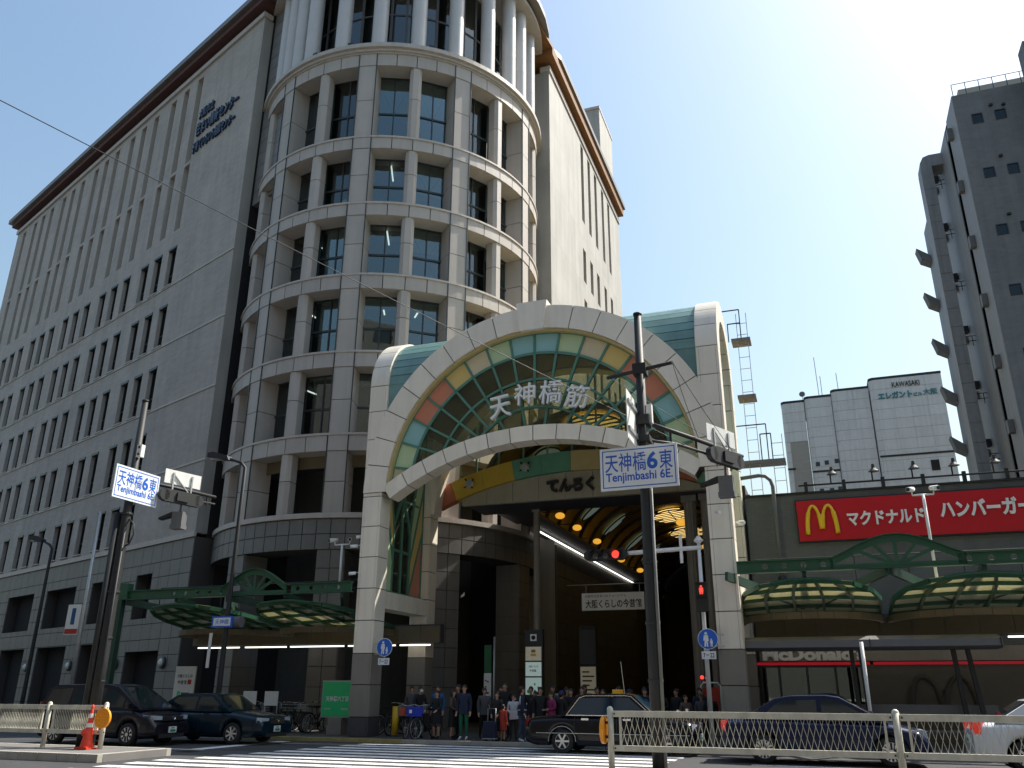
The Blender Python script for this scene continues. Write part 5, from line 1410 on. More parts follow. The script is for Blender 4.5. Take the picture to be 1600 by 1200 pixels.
def signal_pole(label, u, v_, H, z0, arm, za, plate_rz, plate_c, mirror):
    t = thing('signal_pole', label, 'traffic signal', u, v_, z0)
    b = MB().use('black_steel'); b.tube([(0, 0, 0), (0, 0, 2.2), (0, 0, H * 0.6), (0, 0, H)], [0.145, 0.14, 0.125, 0.085], 16); b.tube([(0, 0, H), (0, 0, H + 0.04)], 0.10, 12)
    b.build('pole', t)
    b = MB().use('conduit' if u > 0 else 'black_steel'); b.tube([(0.13, -0.10, 0), (0.12, -0.10, H * 0.6)], 0.035, 8)
    b.use('black_steel')
    for z in (1.6, 2.7, 3.9, za - 1.0): b.lathe([(0.155, -0.03), (0.16, 0), (0.155, 0.03)], (0, 0, z), 14)
    b.build('conduit', t)
    # arm
    dx, dy = arm; L = math.hypot(dx, dy); ux, uy = dx / L, dy / L; az_ = math.atan2(uy, ux)
    b = MB().use('black_steel')
    b.tube([(0, 0, za), (dx * 0.5, dy * 0.5, za + 0.02), (dx, dy, za)], 0.05, 10); b.tube([(0, 0, za - 0.42), (dx * 0.3, dy * 0.3, za - 0.26), (dx, dy, za - 0.22)], 0.035, 8)
    for s in (0.25, 0.5, 0.72, 0.9): b.bar((dx * s, dy * s, za - 0.3), (dx * s, dy * s, za + 0.04), 0.05)
    b.cbox((0, 0, za), (0.34, 0.34, 0.22)); b.cbox((0, 0, za - 0.42), (0.32, 0.32, 0.14)); b.build('arm', t)
    s_ = 0.74 if L > 3 else 0.54
    hd = signal_head(t, (dx * s_ - uy * -0.16, dy * s_ + ux * 0.16 * -1 + 0.0, za - 0.28), az_ + PI, None, 0.28)
    b = MB().use('white_paint'); b.box(-0.62, 0.62, -0.012, 0.012, 0, 0.42); b.use('galvanised')
    for x in (-0.34, 0.3): b.box(x - 0.025, x + 0.025, -0.05, -0.013, -0.62, 0.34)
    b.bar((-0.34, -0.035, 0.3), (0.3, -0.035, -0.25), 0.03)
    b.build('back_plate', t, (dx * (s_ + 0.03), dy * (s_ + 0.03), za + 0.12), az_)
    b = MB().use('steel_grey'); b.cbox((0, 0, 0), (0.34, 0.26, 0.42)); b.cbox((0, 0, -0.24), (0.38, 0.30, 0.12)); b.tube([(0, 0, 0.2), (0, 0, 0.45)], 0.03, 6)
    b.use('black_steel').prism([(-0.17, 0.1), (-0.62, 0.0), (-0.60, 0.06), (-0.17, 0.22)], -0.12, 0.12)
    b.build('detector_box', t, (dx * (s_ + 0.05), dy * (s_ + 0.05), za - 0.88), az_ - PI / 2 + 0.4)
    # name plate
    pl = MB().use('sign_face'); pl.box(-0.84, 0.84, -0.015, 0.015, -0.46, 0.46)
    po = pl.build('name_plate', t, plate_c, plate_rz)
    f = MB().use('sign_text_blue')
    for (x0, x1, z0_, z1_) in ((-0.79, 0.79, 0.39, 0.41), (-0.79, 0.79, -0.41, -0.39), (-0.79, -0.77, -0.39, 0.39), (0.77, 0.79, -0.39, 0.39)): f.box(x0, x1, -0.019, -0.015, z0_, z1_)
    f.build('plate_border', po)
    text('lettering', '天神橋', 0.90, 0.41, 0.004, 'sign_text_blue', po, (-0.28, -0.018, 0.13), bold=0.007)
    text('lettering', '6', 0.23, 0.38, 0.004, 'sign_text_blue', po, (0.30, -0.018, 0.13), bold=0.03)
    text('lettering', '東', 0.28, 0.41, 0.004, 'sign_text_blue', po, (0.59, -0.018, 0.13), bold=0.007)
    text('lettering', 'Tenjimbashi 6E.', 1.44, 0.25, 0.004, 'sign_text_blue', po, (0.0, -0.018, -0.21), bold=0.018)
    return t
cp_ = signal_pole('black signal pole with street name plate in front of the right gate pillar', 5.68, -9.45, 9.5, 0.18, (1.78, 3.69), 6.95, rad(-2), (-0.10, -0.19, 5.88), 1)
b = MB().use('black_steel'); d_ = Vector((math.cos(rad(17.6)), -math.sin(rad(17.6)), 0)); b.tube([d_ * -0.85 + Vector((0, 0, 8.15)), d_ * 0.8 + Vector((0, 0, 8.15))], 0.045, 8); b.cbox((0, 0, 8.15), (0.30, 0.30, 0.24)); b.build('cross_arm', cp_)
b = MB().use('white_paint'); b.box(-0.02, 0.0, -1.05, -0.12, 6.32, 7.38); b.use('galvanised'); b.box(0, 0.04, -1.0, 0.1, 6.5, 6.58); b.box(0, 0.04, -1.0, 0.1, 7.1, 7.18); b.build('side_board', cp_, (-0.12, 0, 0))
b = MB().use('white_paint'); b.cbox((0.16, 0.0, 7.1), (0.12, 0.16, 0.42)); b.build('control_box', cp_)
lp_ = signal_pole('black signal pole with angled street name plate beside the traffic cone', -9.28, -8.42, 9.4, 0.172, (0.70, 2.75), 7.05, rad(90), (0.24, -0.05, 6.82), -1)
b = MB().use('black_steel'); b.tube([(-0.25, -0.05, 0), (-0.25, -0.05, 6.1)], 0.10, 12); b.build('twin_pole', lp_)
b = MB().use('white_paint'); b.cbox((0.19, -0.06, 7.85), (0.16, 0.14, 0.36)); b.use('black_steel').cbox((0.19, -0.14, 7.95), (0.05, 0.03, 0.06)); b.cbox((0.19, -0.14, 7.75), (0.05, 0.03, 0.06)); b.build('control_box', lp_)
b = MB().use('black_steel'); b.tube([(0.12, 0, 5.9), (0.3, 0, 5.75), (0.36, 0, 5.45), (0.25, 0, 5.2), (0.13, 0, 5.15)], 0.022, 6); b.build('cable_loop', lp_)
# wires
wl = thing('overhead_wire', 'thin overhead wire sagging diagonally across the tower', 'wire', -1.36, -20.05, 0)
p1, p2 = Vector((0, 0, 9.6)), Vector((7.4 + 1.36, -5.8 + 20.05, 6.72))
ext = p1 + (p1 - p2) * 0.6
b = MB().use('black_steel'); n = 24
b.tube([ext + (p2 - ext) * (i / n) - Vector((0, 0, 0.12 * math.sin(PI * i / n))) for i in range(n + 1)], 0.008, 5); b.build('cable', wl)
wl = thing('guy_wires', 'thin wires strung from cross arm to the signal arm end', 'wire', 5.68, -9.45, 0.18)
b = MB().use('black_steel')
for a_, e_ in (((d_ * 0.8) + Vector((0, 0, 8.15)), Vector((1.6, 3.3, 6.98))), ((d_ * 0.8) + Vector((0, 0, 8.12)), Vector((0.95, 2.0, 6.98))), ((d_ * -0.75) + Vector((0, 0, 8.12)), Vector((1.75, 3.6, 6.98)))):
    b.tube([a_ + (e_ - a_) * (i / 8) - Vector((0, 0, 0.06 * math.sin(PI * i / 8))) for i in range(9)], 0.007, 5)
b.build('cable', wl)
# signals beside the right gate pillar
t = thing('crossing_signal', 'red vehicle and pedestrian signals on white pole inside the right gate pillar', 'traffic signal', 5.50, -0.05, 0.1)
b = MB().use('white_paint'); b.tube([(0, 0, 0), (0, 0, 6.0)], [0.075, 0.055], 12); b.build('pole', t)
b = MB().use('white_paint'); b.tube([(0.1, 0, 5.72), (-2.6, -0.1, 5.62)], 0.07, 10); b.cbox((-0.55, -0.05, 5.7), (0.09, 0.06, 0.9)); b.lathe([(0.06, 0.0), (0.16, 0.08), (0.05, 0.22)], (0, 0, 5.85), 12); b.build('arm', t)
signal_head(t, (-2.95, -0.16, 5.60), 0.0, 2, 0.27)
b = MB().use('black_steel'); b.cbox((0, 0, 0), (0.34, 0.24, 0.86)); o = b.build('pedestrian_head', t, (0.02, -0.20, 4.18))
l = MB().use('black'); l.cbox((0, -0.122, 0.21), (0.27, 0.01, 0.30)); l.cbox((0, -0.122, -0.2), (0.27, 0.01, 0.30)); l.build('lens', o)
l = MB().use('red_lamp'); l.sphere((0, -0.132, 0.31), 0.035, 8, 5, (1, 0.3, 1)); l.box(-0.06, 0.06, -0.135, -0.128, 0.15, 0.27); l.box(-0.05, -0.01, -0.135, -0.128, 0.08, 0.15); l.box(0.01, 0.05, -0.135, -0.128, 0.08, 0.15); l.build('red_figure', o)
l = MB().use('black_steel')
for z in (0.0, 0.40): l.box(-0.16, 0.16, -0.30, -0.12, z + 0.0, z + 0.02)
l.build('visor', o)
# round blue signs on the pillars
def round_sign(label, u, v_, z):
    t = thing('round_sign', label, 'road sign', u, v_, z)
    b = MB().use('sign_face'); b.lathe([(0, 0.0), (0.30, 0.0), (0.30, 0.02), (0, 0.02)], (0, 0, 0), 28, 'y'); b.build('disc', t)
    b = MB().use('sign_blue'); b.lathe([(0, -0.006), (0.283, -0.006), (0.283, -0.002), (0, -0.002)], (0, 0, 0), 28, 'y'); b.build('sign_face', t)
    b = MB().use('sign_face')
    def fig(x, z0, s):
        b.lathe([(0, -0.010), (0.042 * s, -0.010), (0.042 * s, -0.007), (0, -0.007)], (x, 0, z0 + 0.38 * s), 12, 'y')
        b.prism([(x - 0.06 * s, z0 + 0.33 * s), (x + 0.06 * s, z0 + 0.33 * s), (x + 0.075 * s, z0 + 0.16 * s), (x + 0.045 * s, z0 + 0.16 * s), (x + 0.055 * s, z0), (x + 0.01 * s, z0), (x, z0 + 0.14 * s), (x - 0.02 * s, z0), (x - 0.065 * s, z0), (x - 0.045 * s, z0 + 0.17 * s), (x - 0.085 * s, z0 + 0.18 * s)], -0.010, -0.007)
    fig(-0.05, -0.22, 1.0); fig(0.10, -0.22, 0.55); b.build('pictogram', t)
    b = MB().use('sign_face'); b.box(-0.21, 0.21, -0.005, 0.012, -0.57, -0.35); o = b.build('time_plate', t)
    text('lettering', '7－22', 0.32, 0.13, 0.004, 'black', o, (0, -0.008, -0.46), bold=0.01)
    b = MB().use('galvanised'); s = -1 if u < 0 else 1
    b.box(-0.02, 0.02, 0.02, 0.06, -0.55, 0.25); b.bar((0, 0.04, 0.12), (s * 0.45, 0.2, 0.12), 0.04); b.bar((0, 0.04, -0.2), (s * 0.45, 0.2, -0.2), 0.04); b.build('bracket', t)
    return t
round_sign('round blue pedestrian sign on the left gate pillar', -5.32, -0.12, 2.95)
round_sign('round blue pedestrian sign on the right gate pillar', 5.62, -0.42, 3.05)

# ================================================================== STREET LAMPS
def street_lamp(label, u, v_, H, bend, hx):
    t = thing('street_lamp', label, 'street lamp', u, v_, 0.1)
    b = MB().use('black_steel'); b.tube([(0, 0, 0), (0, 0, 1.2), (0.0, 0, H * 0.6), (0, 0, H), (bend * 0.2, 0, H + 0.22), (hx * 0.45, 0, H + 0.42)], [0.12, 0.10, 0.085, 0.065, 0.06, 0.05], 12); b.build('pole', t)
    b = MB().use('black_steel'); b.prism([(hx * 0.40, H + 0.34), (hx * 0.46, H + 0.52), (hx * 0.85, H + 0.74), (hx, H + 0.72), (hx, H + 0.55), (hx * 0.9, H + 0.50)], -0.16, 0.16); b.build('lamp_head', t)
    b = MB().use('galvanised'); b.box(min(hx * 0.92, hx * 0.62), max(hx * 0.92, hx * 0.62), -0.12, 0.12, H + 0.42, H + 0.52); b.build('lens', t)
    return t
sl = street_lamp('tall dark street lamp before the round tower', -11.55, -0.6, 9.55, -1, -1.75)
b = MB().use('sign_text_blue'); b.box(-0.55, 0.35, -0.15, -0.11, 3.58, 3.98); b.use('sign_face').box(-0.47, 0.27, -0.158, -0.151, 3.64, 3.92); b.use('steel_grey').lathe([(0.2, -0.22), (0.2, 0.22)], (0.35, 0.1, 3.78), 12, 'x'); o = b.build('stop_sign', sl)
text('lettering', '天神橋', 0.58, 0.18, 0.004, 'sign_text_blue', o, (-0.10, -0.160, 3.78))
b = MB().use('board_white'); b.box(-0.62, -0.5, -0.1, -0.07, 2.2, 3.4); b.build('side_banner', sl)
street_lamp('dark street lamp cut off by the left edge', -27.4, 5.4, 8.1, -1, -1.5)
t = thing('banner_post', 'pale slim post with small red and white banner by the left wing', 'banner post', -20.2, 0.7, 0.1)
b = MB().use('galvanised'); b.tube([(0.55, 0, 0), (0.45, 0, 8.6)], [0.09, 0.06], 10); b.build('pole', t)
b = MB().use('board_white'); b.box(-0.35, 0.35, -0.02, 0.02, 3.55, 4.75); o = b.build('banner', t)
b = MB().use('cred'); b.box(-0.33, 0.33, -0.028, -0.021, 3.58, 3.78); b.use('cblue').box(-0.10, 0.10, -0.028, -0.021, 3.95, 4.6); b.build('banner_print', o)

# ================================================================== GUARD RAILS ON THE MEDIAN
def guard_rail(name, label, u0, u1, v_, z0, zt_, zbm, posts, pitch, slant, wire, endcap):
    t = thing(name, label, 'guard rail', u0, v_, z0)
    L = u1 - u0
    b = MB().use('rail_paint')
    pr = sorted(posts)
    for i in range(len(pr) - 1):
        x0, x1 = pr[i] - u0 + 0.06, pr[i + 1] - u0 - 0.06
        tr_ = MB().use('rail_paint'); tr_.box(x0, x1, -0.045, 0.045, zt_ - 0.11, zt_); tr_.build('top_rail', t)
        br_ = MB().use('rail_paint'); br_.box(x0, x1, -0.04, 0.04, zbm, zbm + 0.10); br_.build('bottom_rail', t)
        m = MB().use('rail_paint')
        for x in (x0 + 0.13, x1 - 0.13): m.box(x - 0.02, x + 0.02, -0.02, 0.02, zbm + 0.1, zt_ - 0.11)
        x = x0 + 0.14
        while x < x1 - 0.14:
            for s in (-1, 1):
                xa, xb = x, x + s * slant
                za, zb_ = zbm + 0.10, zt_ - 0.11
                if xb > x1 - 0.14: f = (x1 - 0.14 - xa) / (xb - xa) if xb != xa else 1; xb = x1 - 0.14; zb_ = za + (zb_ - za) * f
                if xb < x0 + 0.14: f = (x0 + 0.14 - xa) / (xb - xa) if xb != xa else 1; xb = x0 + 0.14; zb_ = za + (zb_ - za) * f
                m.bar((xa, s * 0.004, za), (xb, s * 0.004, zb_), wire, wire)
            x += pitch
        m.build('mesh_infill', t)
    for u in pr:
        p = MB().use('rail_paint'); p.tube([(0, 0, 0), (0, 0, zt_ + 0.02)], 0.06, 12); p.sphere((0, 0, zt_ + 0.02), 0.06, 12, 4, z0=0.0); p.use('black_steel')
        for z in (zt_ - 0.055, zbm + 0.05):
            for s in (-1, 1): p.tube([(s * 0.09, -0.052, z), (s * 0.09, -0.042, z)], 0.018, 6)
        p.build('post', t, (u - u0, 0, 0))
    return t
gr = guard_rail('guard_rail', 'cream guard rail with diamond mesh in the right foreground', 4.92, 22, -10.2, 0.18, 1.06, 0.36, [4.92, 9.9, 14.9, 19.9], 0.105, 0.135, 0.008, True)
gl = guard_rail('guard_rail', 'cream guard rail with fine mesh behind the traffic cone', -22, -8.43, -8.9, 0.172, 1.02, 0.34, [-22.0, -18.1, -14.2, -10.3, -8.43], 0.055, 0.03, 0.008, True)
def reflector(parent, c, axis, r):
    b = MB().use('disc_orange')
    b.lathe([(0, -0.03), (r * 0.86, -0.03), (r * 0.88, -0.045), (r, -0.04), (r, 0.02), (0, 0.03)], c, 28, axis)
    o = b.build('reflector_disc', parent)
    d = MB().use('disc_orange'); n = 0
    for ring, cnt in ((0, 1), (0.3, 6), (0.6, 12)):
        for k in range(cnt):
            a_ = 2 * PI * k / cnt; q = (r * ring * math.cos(a_), r * ring * math.sin(a_))
            cc = (c[0] + q[0], c[1] - 0.03, c[2] + q[1]) if axis == 'y' else (c[0] - 0.03, c[1] + q[0], c[2] + q[1])
            d.sphere(cc, r * 0.10, 8, 4)
    d.build('reflector_bead', o)
reflector(gl, (-8.43 + 22 + 0.05, -0.10, 0.72), 'y', 0.24)
reflector(gr, (-0.12, 0.0, 0.72), 'x', 0.24)
b = MB().use('black_steel'); b.cbox((-0.07, 0, 0.85), (0.06, 0.12, 0.05)); b.cbox((-0.07, 0, 0.6), (0.06, 0.12, 0.05)); b.build('disc_clamp', gr)
# traffic cone, with a dented skirt
t = thing('traffic_cone', 'red and white traffic cone on the median island', 'traffic cone', -8.72, -9.05, 0.178)
b = MB().use('cone_red'); b.box(-0.19, 0.19, -0.19, 0.19, 0, 0.03); b.lathe([(0.16, 0.03), (0.145, 0.10), (0.075, 0.52), (0.035, 0.95), (0.04, 0.98), (0.02, 1.03), (0.0, 1.035)], (0, 0, 0), 18); b.build('cone_body', t)
for z0_, z1_ in ((0.50, 0.60), (0.72, 0.82)):
    def rr(z): return 0.075 + (0.035 - 0.075) * (z - 0.52) / 0.43 + 0.004
    b = MB().use('cone_white'); b.lathe([(rr(z0_), z0_), (rr(z1_), z1_)], (0, 0, 0), 18); b.build('reflective_band', t)
b = MB().use('cone_red'); b.sphere((-0.05, -0.02, 0.38), 0.13, 10, 6, (1.1, 0.9, 0.8)); b.prism([(-0.22, -0.18), (0.16, -0.16), (0.05, 0.05), (-0.15, 0.05)], 0.03, 0.05, 'xy'); b.build('weight_ring', t)

# ================================================================== BOARDS AND SIGNS ON THE PAVEMENT
t = thing('station_board', 'green illuminated subway station board left of the gate', 'sign', -7.74, 1.2, 0.1)
b = MB().use('galvanised'); b.box(-0.64, 0.64, -0.10, 0.10, 0.55, 1.80); b.build('case', t)
b = MB().use('board_green'); b.box(-0.60, 0.60, -0.115, -0.101, 0.60, 1.75); o = b.build('sign_face', t)
text('lettering', '天神橋六丁目', 0.92, 0.19, 0.004, 'board_white', o, (0, -0.12, 1.18), bold=0.03)
text('lettering', '谷町線', 0.26, 0.07, 0.004, 'board_white', o, (-0.38, -0.12, 0.84)); text('lettering', '堺筋線', 0.28, 0.08, 0.004, 'board_white', o, (0.32, -0.12, 0.84))
b = MB().use('gate_base'); b.box(-0.30, 0.30, -0.22, 0.22, 0, 0.30); b.box(-0.27, 0.27, -0.19, 0.19, 0.30, 0.55); b.build('plinth', t)
for lab, u, v_ in (('small white notice board behind the teal sedan, nearer the lamp post', -11.6, 1.3), ('small white notice board behind the teal sedan, nearer the green board', -10.65, 1.3)):
    t = thing('notice_board', lab, 'notice board', u, v_, 0.1, group='white notice boards by the bicycles')
    b = MB().use('board_white'); b.box(-0.29, 0.29, -0.015, 0.015, 0.92, 1.42); b.build('board', t)
    b = MB().use('galvanised')
    for x in (-0.26, 0.26): b.tube([(x, 0.03, 0), (x, 0.03, 1.42)], 0.018, 6)
    b.build('stand', t)
t = thing('poster_stand', 'white museum poster board before the left wing', 'poster', -15.75, 2.6, 0.1)
b = MB().use('board_white'); b.box(-0.5, 0.5, -0.03, 0.03, 0.55, 2.35); o = b.build('board', t)
text('lettering', '大阪くらしの', 0.74, 0.14, 0.004, 'black', o, (0, -0.032, 1.98), bold=0.02); text('lettering', '今昔館', 0.45, 0.15, 0.004, 'black', o, (-0.12, -0.032, 1.74), bold=0.02)
b = MB().use('cred'); b.box(0.16, 0.34, -0.034, -0.031, 1.66, 1.84); b.use('board_green').box(-0.3, -0.14, -0.034, -0.031, 1.2, 1.4); b.use('cbrown').box(-0.1, 0.3, -0.034, -0.031, 0.85, 1.35); b.build('poster_print', o)
b = MB().use('galvanised'); b.box(-0.45, 0.45, -0.2, 0.2, 0, 0.05); b.box(-0.03, 0.03, -0.02, 0.02, 0.05, 0.55); b.build('foot', t)
t = thing('information_column', 'illuminated information column at the arcade entrance', 'sign', -1.13, 3.55, 0.1)
b = MB().use('black_steel'); b.box(-0.34, 0.34, -0.12, 0.12, 0, 3.58); b.build('case', t)
for z0_, z1_, m in ((2.50, 2.98, 'lit_cream'), (1.97, 2.45, 'lit_board'), (0.55, 1.92, 'lit_board')):
    b = MB().use(m); b.box(-0.30, 0.30, -0.135, -0.121, z0_, z1_); b.build('sign_face', t)
b = MB().use('board_white'); b.box(-0.12, 0.12, -0.13, -0.121, 3.18, 3.42); b.build('emblem', t)
b = MB().use('black'); b.lathe([(0.05, -0.138), (0.08, -0.138)], (0, 0, 3.30), 12, 'y'); b.box(-0.09, 0.09, -0.138, -0.131, 3.295, 3.31); b.build('emblem_mark', t)
text('lettering', '大阪くらしの', 0.36, 0.08, 0.004, 'black', t, (0, -0.138, 2.30)); text('lettering', '今昔館', 0.26, 0.09, 0.004, 'black', t, (-0.02, -0.138, 2.16), bold=0.01)
b = MB().use('board_green'); b.lathe([(0, -0.139), (0.07, -0.139), (0.07, -0.136)], (-0.18, 0, 1.45), 14, 'y')
for k in range(7): b.box(0.02 + (k % 2) * 0.13, 0.08 + (k % 2) * 0.13, -0.139, -0.136, 1.0 + k * 0.11, 1.07 + k * 0.11)
b.build('sign_print', t)
b = MB().use('arch_red'); b.box(-0.08, 0.08, -0.139, -0.136, 2.78, 2.88); b.use('arch_yellow').box(-0.1, 0.1, -0.139, -0.136, 2.66, 2.74); b.build('sign_print', t)
t = thing('shop_poster', 'tall cream poster panel on the arcade wall above the taxi', 'poster', -0.3, 8.0, 0.1)
b = MB().use('black_steel'); b.box(-0.36, 0.36, -0.04, 0.06, 0.9, 4.0); b.build('frame', t)
b = MB().use('lit_cream'); b.box(-0.32, 0.32, -0.055, -0.041, 1.0, 2.4); b.build('poster', t); b = MB().use('cgrey'); b.box(-0.32, 0.32, -0.055, -0.041, 2.5, 3.85); b.build('poster', t)
b = MB().use('cbrown')
for k in range(7): b.box(-0.24, 0.05 + 0.1 * (k % 3), -0.058, -0.0555, 1.15 + k * 0.17, 1.21 + k * 0.17)
b.build('poster_print', t)
t = thing('shop_banner', 'narrow green and white vertical sign behind the man in green trousers', 'sign', -3.2, 4.2, 0.1)
b = MB().use('galvanised'); b.tube([(0.25, 0, 0), (0.25, 0, 3.4)], 0.04, 8); b.build('pole', t)
b = MB().use('banner_green'); b.box(-0.14, 0.14, -0.03, 0.03, 2.1, 3.1); b.use('board_white').box(-0.14, 0.14, -0.03, 0.03, 0.8, 2.09); b.build('board', t)
text('lettering', '三二', 0.16, 0.5, 0.004, 'black', t, (-0.02, -0.034, 1.6))
t = thing('yellow_post', 'yellow marker post among the parked bicycles by the gate', 'bollard', -5.14, 0.6, 0.1)
b = MB().use('post_yellow'); b.tube([(0, 0, 0.02), (0, 0, 0.96)], 0.11, 14); b.build('post', t); b = MB().use('plinth_dark'); b.lathe([(0.16, 0), (0.16, 0.05), (0.11, 0.07)], (0, 0, 0), 14); b.build('base', t)
t = thing('roadwork_sign', 'small red sign in white tube frame by the right gate pillar', 'sign', 5.35, 1.6, 0.1)
b = MB().use('white_paint'); b.tube([(-0.3, 0, 0), (-0.3, 0, 1.65), (-0.22, 0, 1.74), (0.22, 0, 1.74), (0.3, 0, 1.65), (0.3, 0, 0)], 0.025, 8); b.build('frame', t)
b = MB().use('cred'); b.box(-0.25, 0.25, -0.01, 0.01, 0.95, 1.6); b.build('board', t); b = MB().use('red_lamp'); b.sphere((-0.25, 0, 1.9), 0.06, 8, 6); b.sphere((-0.1, 0, 1.88), 0.05, 8, 6); b.build('warning_lamp', t)
# ================================================================== VEHICLES
def lerp_prof(prof, x):
    for i in range(len(prof) - 1):
        (x0, z0), (x1, z1) = prof[i], prof[i + 1]
        if x0 <= x <= x1:
            t = (x - x0) / (x1 - x0); t = t * t * (3 - 2 * t) * 0.5 + t * 0.5
            return z0 + (z1 - z0) * t
    return prof[0][1] if x < prof[0][0] else prof[-1][1]
def car(name, label, cat, u, v_, paint, top, gh, Wd, wb, axr, wr, sill, gl, side, rim_n, extra=None, group=None):
    """x forward (street direction +u). top: hood/belt line; gh: greenhouse side profile rear->front; side: side window outlines"""
    t = thing(name, label, cat, u, v_, 0.004, group=group)
    xr, xf = top[0][0], top[-1][0]
    hw = Wd / 2
    axf = axr + wb
    xs = set([xr, xr + 0.03, xr + 0.10, xr + 0.22, xf, xf - 0.03, xf - 0.10, xf - 0.22])
    x = xr
    while x < xf: xs.add(round(x, 3)); x += 0.12
    for ax in (axr, axf):
        for k in range(-8, 9): xs.add(round(ax + (wr + 0.07) * math.sin(k / 8 * PI / 2), 4))
    xs = sorted(q for q in xs if xr <= q <= xf)
    b = MB().use(paint); b.smooth = True
    rings = []
    for x in xs:
        zt = lerp_prof(top, x); zs = sill
        e = max(0.0, 1 - min(x - xr, xf - x) / 0.32)
        w = hw * (1 - 0.14 * e ** 2.2); zs += 0.10 * e; zt -= 0.05 * e ** 2
        for ax in (axr, axf):
            d = abs(x - ax); R = wr + 0.065
            if d < R: zs = max(zs, wr + math.sqrt(R * R - d * d))
        zs = min(zs, zt - 0.14)
        zm = max(zs + 0.06, sill + 0.16 if zs < sill + 0.2 else zs + 0.05)
        half = [(0, zt + 0.012), (0.60 * w, zt), (0.87 * w, zt - 0.03), (0.965 * w, zt - 0.09), (w, min(zt - 0.13, zt) if zt - 0.13 > zm else zm + 0.02), (w * 0.995, zm), (w * 0.965, zs), (w * 0.66, zs), (0.0, zs)]
        rings.append([(x, y, z) for y, z in half] + [(x, -y, z) for y, z in half[-2:0:-1]])
    n = len(rings[0]); base = len(b.v)
    for r in rings: b.v.extend(r)
    for i in range(len(rings) - 1):
        for k in range(n):
            k2 = (k + 1) % n
            b.face([base + i * n + k, base + i * n + k2, base + (i + 1) * n + k2, base + (i + 1) * n + k])
    b.smooth = False
    b.face([base + k for k in range(n)]); b.face([base + (len(rings) - 1) * n + k for k in range(n)][::-1])
    body = b.build('body', t)
    # greenhouse shell
    zb, zr = gh[0][1], max(p[1] for p in gh); wbs, wrf = hw * 0.93, hw * 0.74
    def yy(z): f = max(0, min(1, (z - zb) / (zr - zb))); return wbs + (wrf - wbs) * f
    g_ = MB().use(paint); m = len(gh); base = 0
    for (x, z) in gh: g_.v.append((x, yy(z), z)); g_.v.append((x, yy(z) * 0.72, z + 0.02)); g_.v.append((x, -yy(z) * 0.72, z + 0.02)); g_.v.append((x, -yy(z), z))
    for i in range(m - 1):
        for k in range(3): g_.smooth = True; g_.face([i * 4 + k, i * 4 + k + 1, (i + 1) * 4 + k + 1, (i + 1) * 4 + k])
    g_.smooth = False
    g_.face([i * 4 for i in range(m)]); g_.face([i * 4 + 3 for i in range(m)][::-1])
    g_.build('cabin', t)
    def pane(poly, nm='side_window'):
        for s in (-1, 1):
            p = MB().use(gl); p.add([(x, s * (yy(z) + 0.006), z) for x, z in poly] + [(x, s * (yy(z) - 0.02), z) for x, z in poly], [list(range(len(poly))), list(range(len(poly), 2 * len(poly)))] + [[i, (i + 1) % len(poly), len(poly) + (i + 1) % len(poly), len(poly) + i] for i in range(len(poly))])
            p.build(nm, t)
    for poly in side: pane(poly)
    def screen(p0, p1, nm):
        (x0, z0), (x1, z1) = p0, p1; d = Vector((x1 - x0, 0, z1 - z0)).normalized(); nrm = Vector((d.z, 0, -d.x))
        if (nrm.x < 0) == (x0 > 0 or nm == 'windscreen'): nrm = -nrm
        if nm == 'rear_window' and nrm.x > 0: nrm = -nrm
        q = []
        for f, wgt in ((0.05, 0.90), (0.93, 0.90)):
            x, z = x0 + (x1 - x0) * f, z0 + (z1 - z0) * f
            for s in (-1, -0.72, 0.72, 1): q.append(Vector((x, s * wgt * yy(z), z + (0.02 if abs(s) < 1 else 0.0))) + nrm * 0.012)
        b = MB().use(gl); b.add([tuple(p) for p in q] + [tuple(p - nrm * 0.02) for p in q], [(0, 1, 5, 4), (1, 2, 6, 5), (2, 3, 7, 6), (8, 12, 13, 9), (9, 13, 14, 10), (10, 14, 15, 11), (0, 4, 12, 8), (3, 11, 15, 7), (4, 5, 6, 7, 15, 14, 13, 12), (0, 8, 9, 10, 11, 3, 2, 1)]); b.build(nm, t)
    screen(gh[-1], gh[-2], 'windscreen'); screen(gh[0], gh[1], 'rear_window')
    # wheels
    for ax in (axr, axf):
        for s in (-1, 1):
            w = MB().use('rubber'); w.smooth = True
            w.lathe([(wr * 0.64, -0.10), (wr * 0.90, -0.105), (wr * 0.985, -0.08), (wr, -0.03), (wr, 0.03), (wr * 0.985, 0.08), (wr * 0.90, 0.105), (wr * 0.64, 0.10)], (0, 0, 0), 26, 'y'); w.smooth = False
            wo = w.build('wheel', t, (ax, s * (hw - 0.115), wr))
            r = MB().use('alloy'); f = s
            r.lathe([(wr * 0.68, 0.085 * f), (wr * 0.62, 0.103 * f), (wr * 0.50, 0.075 * f)], (0, 0, 0), 26, 'y'); r.lathe([(wr * 0.50, 0.045 * f), (wr * 0.30, 0.06 * f), (0.0, 0.07 * f)], (0, 0, 0), 20, 'y')
            for k in range(rim_n):
                a_ = 2 * PI * k / rim_n
                r.bar((0.03 * math.cos(a_), 0.075 * f, 0.03 * math.sin(a_)), (wr * 0.61 * math.cos(a_), 0.08 * f, wr * 0.61 * math.sin(a_)), 0.085 if rim_n < 9 else 0.045, 0.045)
            r.lathe([(0.0, 0.108 * f), (0.05, 0.105 * f), (0.065, 0.07 * f)], (0, 0, 0), 14, 'y')
            r.use('black_steel').lathe([(0, 0.03 * f), (wr * 0.6, 0.03 * f)], (0, 0, 0), 20, 'y')
            r.build('rim', wo)
    ztf = lerp_prof(top, xf - 0.1); ztr = lerp_prof(top, xr + 0.1)
